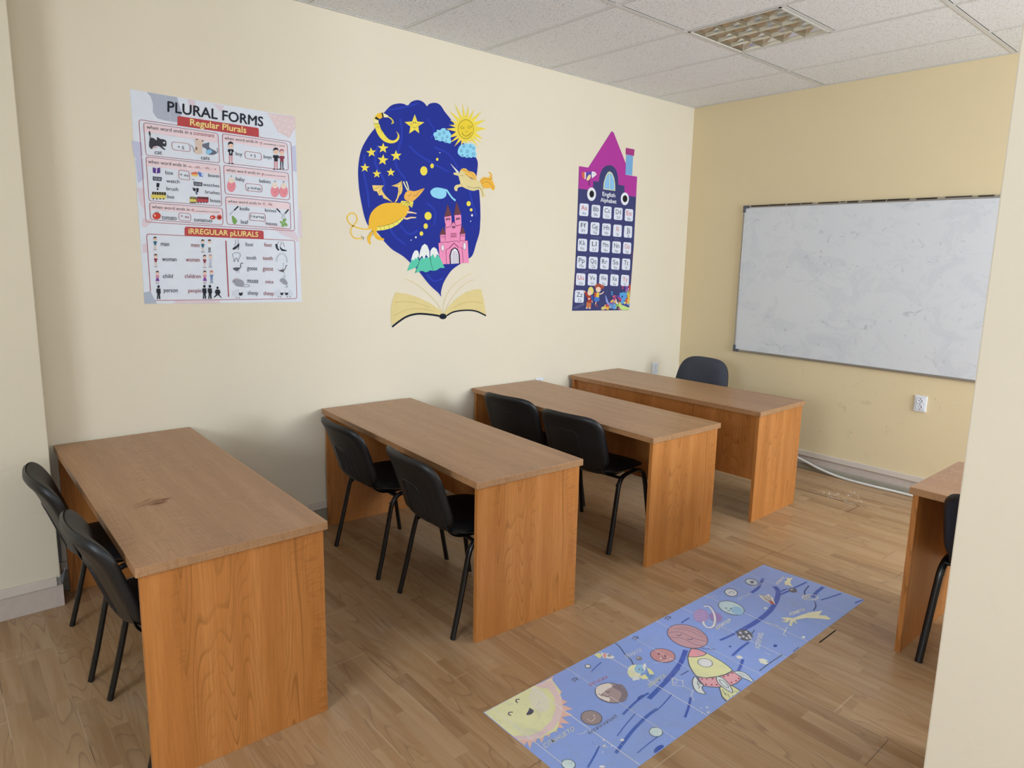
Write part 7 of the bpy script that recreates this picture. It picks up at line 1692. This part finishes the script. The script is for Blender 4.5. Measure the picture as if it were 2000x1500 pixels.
# ------------------------------------------------------------------ pupil chairs
def shell_grid(fn, nu, nv, th, mat, name, parent, smooth=50):
    """closed shell: fn(u, v) -> (point, normal); thickness th along the normal"""
    bm = bmesh.new(); A = []; B = []
    for i in range(nu+1):
        ra = []; rb = []
        for j in range(nv+1):
            p, n = fn(i/nu, j/nv); p = Vector(p); n = Vector(n)
            t = th(i/nu, j/nv) if callable(th) else th
            ra.append(bm.verts.new(p)); rb.append(bm.verts.new(p+n*t))
        A.append(ra); B.append(rb)
    for i in range(nu):
        for j in range(nv):
            bm.faces.new((A[i][j], A[i+1][j], A[i+1][j+1], A[i][j+1])); bm.faces.new((B[i][j], B[i][j+1], B[i+1][j+1], B[i+1][j]))
    for i in range(nu):
        bm.faces.new((A[i][0], B[i][0], B[i+1][0], A[i+1][0])); bm.faces.new((A[i][nv], A[i+1][nv], B[i+1][nv], B[i][nv]))
    for j in range(nv):
        bm.faces.new((A[0][j], A[0][j+1], B[0][j+1], B[0][j])); bm.faces.new((A[nu][j], B[nu][j], B[nu][j+1], A[nu][j+1]))
    return obj(name, bm, mat, parent, smooth)
def sq2round(u, v, hw, hh, k=3.6):
    """map unit square to a superellipse-like rounded rectangle, returns local (a, b)"""
    a, b = 2*u-1, 2*v-1; m = max(abs(a), abs(b))
    if m < 1e-6: return 0, 0
    L = (abs(a)**k+abs(b)**k)**(1/k)
    return a/L*m*hw, b/L*m*hh
BX, BZ, BHW, BHH, LEAN = -.254, .628, .216, .160, .34
def back_pt(a, b):
    """a lateral (y), b vertical from centre; concave towards the sitter (+x), top lip rolls backwards"""
    x = BX - LEAN*b + .85*a*a
    if b > .05: x -= 1.6*(b-.05)**2
    return (x, a, BZ+b)
def back_n(a, b):
    e = 1e-3; p = Vector(back_pt(a, b)); du = Vector(back_pt(a+e, b))-p; dv = Vector(back_pt(a, b+e))-p
    n = du.cross(dv).normalized(); return n if n.x > 0 else -n
def make_chair(kind):
    e = empty('school_chair', '', 'chair')
    # side frames: inverted U of oval tube, legs are parts of their own
    for s in (-1, 1):
        F = [( -.205, s*.250, 0), (-.170, s*.246, .14), (-.136, s*.241, .29), (-.118, s*.238, .365), (-.100, s*.236, .400), (-.070, s*.234, .420), (-.03, s*.233, .427)]
        G = [( .205, s*.258, 0), (.182, s*.252, .14), (.158, s*.245, .29), (.144, s*.240, .365), (.128, s*.237, .402), (.098, s*.234, .423), (.06, s*.233, .430)]
        for P in (F, G):
            bm = bmesh.new(); tube(bm, catmull(P, 5), .0105, 14, .0150, side=(1, 0, 0)); obj('leg', bm, M['tube'], e, 50)
        bm = bmesh.new(); tube(bm, catmull([(-.035, s*.233, .427), (.01, s*.2325, .429), (.065, s*.233, .430)], 4), .0080, 14, .0150, side=(0, 0, 1))
        obj('side_rail', bm, M['tube'], e, 50)
        bm = bmesh.new(); tube(bm, [(-.112, s*.240, .376), (-.112, s*.222, .376)], .010, 12); obj('stacking_bumper', bm, M['tube'], e, 50)
        # flat bar that carries the backrest
        bm = bmesh.new()
        tube(bm, catmull([(.02, s*.165, .418), (-.08, s*.170, .420), (-.150, s*.176, .434), (-.190, s*.180, .466), (-.207, s*.182, .51), (-.226, s*.182, .57), (-.246, s*.180, .63)], 5), .004, 10, .011, side=(1, 0, .2))
        obj('back_support', bm, M['tube'], e, 50)
    for x in (-.09, .10):
        bm = bmesh.new(); tube(bm, [(x, -.232, .415), (x, .232, .415)], .009, 10); obj('cross_bar', bm, M['tube'], e, 50)
    # seat: pan below, pad above
    def seat_pt(u, v, dz=0, sc=1.0):
        a, b = sq2round(u, v, .205*sc, .222*sc, 4.0)
        z = .440 + .25*b*b - .18*(a if a > 0 else 0)**2*2.2 + .28*(a if a < 0 else 0)**2*1.6 + dz
        return (a+.015, b, z)
    def pan(u, v):
        a, b = sq2round(u, v, 1, 1, 4); r = max(abs(2*u-1), abs(2*v-1))
        p = seat_pt(u, v, -.008-.036*(1-r**4)); return p, (0, 0, 1)
    shell_grid(pan, 14, 14, .006, M['plastic'], 'seat_shell', e)
    def pad(u, v): return seat_pt(u, v, 0, .985), (0, 0, 1)
    shell_grid(pad, 16, 16, lambda u, v: .004+.026*(1-max(abs(2*u-1), abs(2*v-1))**5), M['pad'], 'seat', e)
    # backrest: moulded shell behind, pad in front
    def shell(u, v):
        a, b = sq2round(u, v, BHW, BHH, 5.2); r = max(abs(2*u-1), abs(2*v-1)); n = back_n(a, b)
        p = Vector(back_pt(a, b)) - n*(.011+.013*(1-max(0, (r-.88)/.12)**2.2))
        if r < .78: p += n*.0022
        return p, n
    sh = shell_grid(shell, 30, 26, .012, M['plastic'], 'backrest_shell', e, 60)
    def bpad(u, v):
        a, b = sq2round(u, v, BHW*.985, BHH*.98, 5.2); return back_pt(a, b), back_n(a, b)
    shell_grid(bpad, 18, 18, lambda u, v: .004+.020*(1-max(abs(2*u-1), abs(2*v-1))**6), M['pad'], 'backrest_pad', e)
    # moulded relief on the back of the shell
    bm = bmesh.new()
    def on(a, b, off=.0): 
        n = back_n(a, b); return Vector(back_pt(a, b)) - n*(.0222+off)
    loop = []
    for i in range(48):
        t = 2*PI*i/48; c, s_ = math.cos(t), math.sin(t); q = (abs(c)**5.2+abs(s_)**5.2)**(-1/5.2)
        loop.append(on(c*q*BHW*.86, s_*q*BHH*.84, -.0012))
    tube(bm, loop+loop[:1], .0030, 8)
    if kind == 'ribbed':
        outline = [(-.075, -.135), (-.072, -.06), (-.066, .0), (-.052, .026), (0, .030), (.052, .026), (.066, .0), (.072, -.06), (.075, -.135)]
        tube(bm, [on(a, b) for a, b in catmull(outline, 5)], .0032, 8)
        for a0 in (-.042, -.014, .014, .042): tube(bm, [on(a0*(1+.3*(-.1-b)), b, -.0005) for b in (-.128, -.09, -.05, -.01, .008)], .0028, 8)
    else:
        outline = [(-.070, -.10), (-.064, -.04), (-.058, .035), (-.052, .058), (-.03, .064), (.03, .064), (.052, .058), (.058, .035), (.064, -.04), (.070, -.10)]
        tube(bm, [on(a, b, -.0016) for a, b in catmull(outline, 5)], .0026, 8)
        for b in (-.055, -.062): tube(bm, [on(a, b, -.0012) for a in (-.02, 0, .02)], .0018, 6)
    bm.from_mesh(sh.data); bm.to_mesh(sh.data); bm.free()
    for p in sh.data.polygons: p.use_smooth = True
    sh.data.set_sharp_from_angle(angle=math.radians(60))
    return e
ribbed = make_chair('ribbed'); plainb = make_chair('outline')
CH = [(ribbed, .578, -.649, -.026, 'black chair at the nearest desk, the one beside the left column', 'chairs at the nearest desk'),
      (ribbed, .612, -1.307, .03, 'black chair at the nearest desk, the one closer to the camera', 'chairs at the nearest desk'),
      (ribbed, 1.846, -.598, -.036, 'black chair with ribbed back at the second desk, nearer the mural wall', 'chairs at the second desk'),
      (ribbed, 1.829, -1.294, -.078, 'black chair with ribbed back at the second desk, nearer the aisle', 'chairs at the second desk'),
      (plainb, 2.985, -.535, .13, 'black chair with smooth outlined back at the third desk, nearer the wall', 'chairs at the third desk'),
      (plainb, 2.959, -1.106, .10, 'black chair with smooth outlined back at the third desk, nearer the aisle', 'chairs at the third desk'),
      (ribbed, 3.22, -3.140, .0, 'black chair at the desk behind the right pillar, only one leg and back edge showing', 'chairs')]
used = set()
for (k, x, y, th, lb, gr) in CH:
    c = k if k.name not in used else copy_tree(k); used.add(k.name)
    c.location = (x, y, 0); c.rotation_euler = (0, 0, th); c['label'] = lb; c['group'] = 'black school chairs'

# ------------------------------------------------------------------ teacher's swivel chair
tc = empty('office_chair', 'charcoal fabric office chair behind the teacher\'s desk, only its backrest showing', 'chair', (4.545, -.585, 0), PI)
bm = bmesh.new()
for k in range(5):
    a = 2*PI*k/5+.3; tube(bm, [(0, 0, .105), (.14*math.cos(a), .14*math.sin(a), .098), (.265*math.cos(a), .265*math.sin(a), .072)], .016, 10, .022)
lathe(bm, [(.03, .08), (.036, .09), (.036, .125), (.028, .135)], 20)
obj('star_base', bm, M['plastic'], tc, 50)
for k in range(5):
    a = 2*PI*k/5+.3; bm = bmesh.new(); Mx = Matrix.Translation((.262*math.cos(a), .262*math.sin(a), .028)) @ Matrix.Rotation(a, 4, 'Z') @ Matrix.Rotation(PI/2, 4, 'X')
    lathe(bm, [(.020, -.024), (.028, -.018), (.028, -.004), (.022, 0), (.028, .004), (.028, .018), (.020, .024)], 18, 0, Mx)
    tube(bm, [(.262*math.cos(a), .262*math.sin(a), .03), (.262*math.cos(a), .262*math.sin(a), .075)], .008, 8); obj('caster', bm, M['plastic'], tc, 50)
bm = bmesh.new(); lathe(bm, [(.025, .12), (.025, .28), (.014, .285), (.014, .40)], 18); obj('gas_lift', bm, M['tube'], tc, 50)
def oseat(u, v):
    a, b = sq2round(u, v, .215, .225, 3.2); return (a+.03, b, .40+.1*b*b), (0, 0, 1)
shell_grid(oseat, 14, 14, lambda u, v: .012+.045*(1-max(abs(2*u-1), abs(2*v-1))**5), M['fabric'], 'seat', tc)
def ob_pt(a, b): return (-.235-.22*b+.35*a*a, a, .655+b)
def ob_n(a, b):
    e = 1e-3; p = Vector(ob_pt(a, b)); n = (Vector(ob_pt(a+e, b))-p).cross(Vector(ob_pt(a, b+e))-p).normalized(); return n if n.x > 0 else -n
def ofront(u, v, s=1.0):
    a, b = sq2round(u, v, .243*s, .198*s, 3.5)
    a *= 1-.10*max(0, b/.2)
    return ob_pt(a, b), ob_n(a, b)
shell_grid(ofront, 20, 20, lambda u, v: .006+.034*(1-max(abs(2*u-1), abs(2*v-1))**6), M['fabric'], 'backrest', tc)
shell_grid(lambda u, v: (Vector(ofront(u, v, 1.0)[0])-ofront(u, v)[1]*.012, ofront(u, v)[1]), 16, 16, .012, M['plastic'], 'back_shell', tc)
bm = bmesh.new(); tube(bm, catmull([(0, 0, .385), (-.16, 0, .38), (-.245, 0, .43), (-.268, 0, .55), (-.262, 0, .66)], 6), .006, 10, .028, side=(0, 0, 1)); obj('back_support', bm, M['tube'], tc, 50)
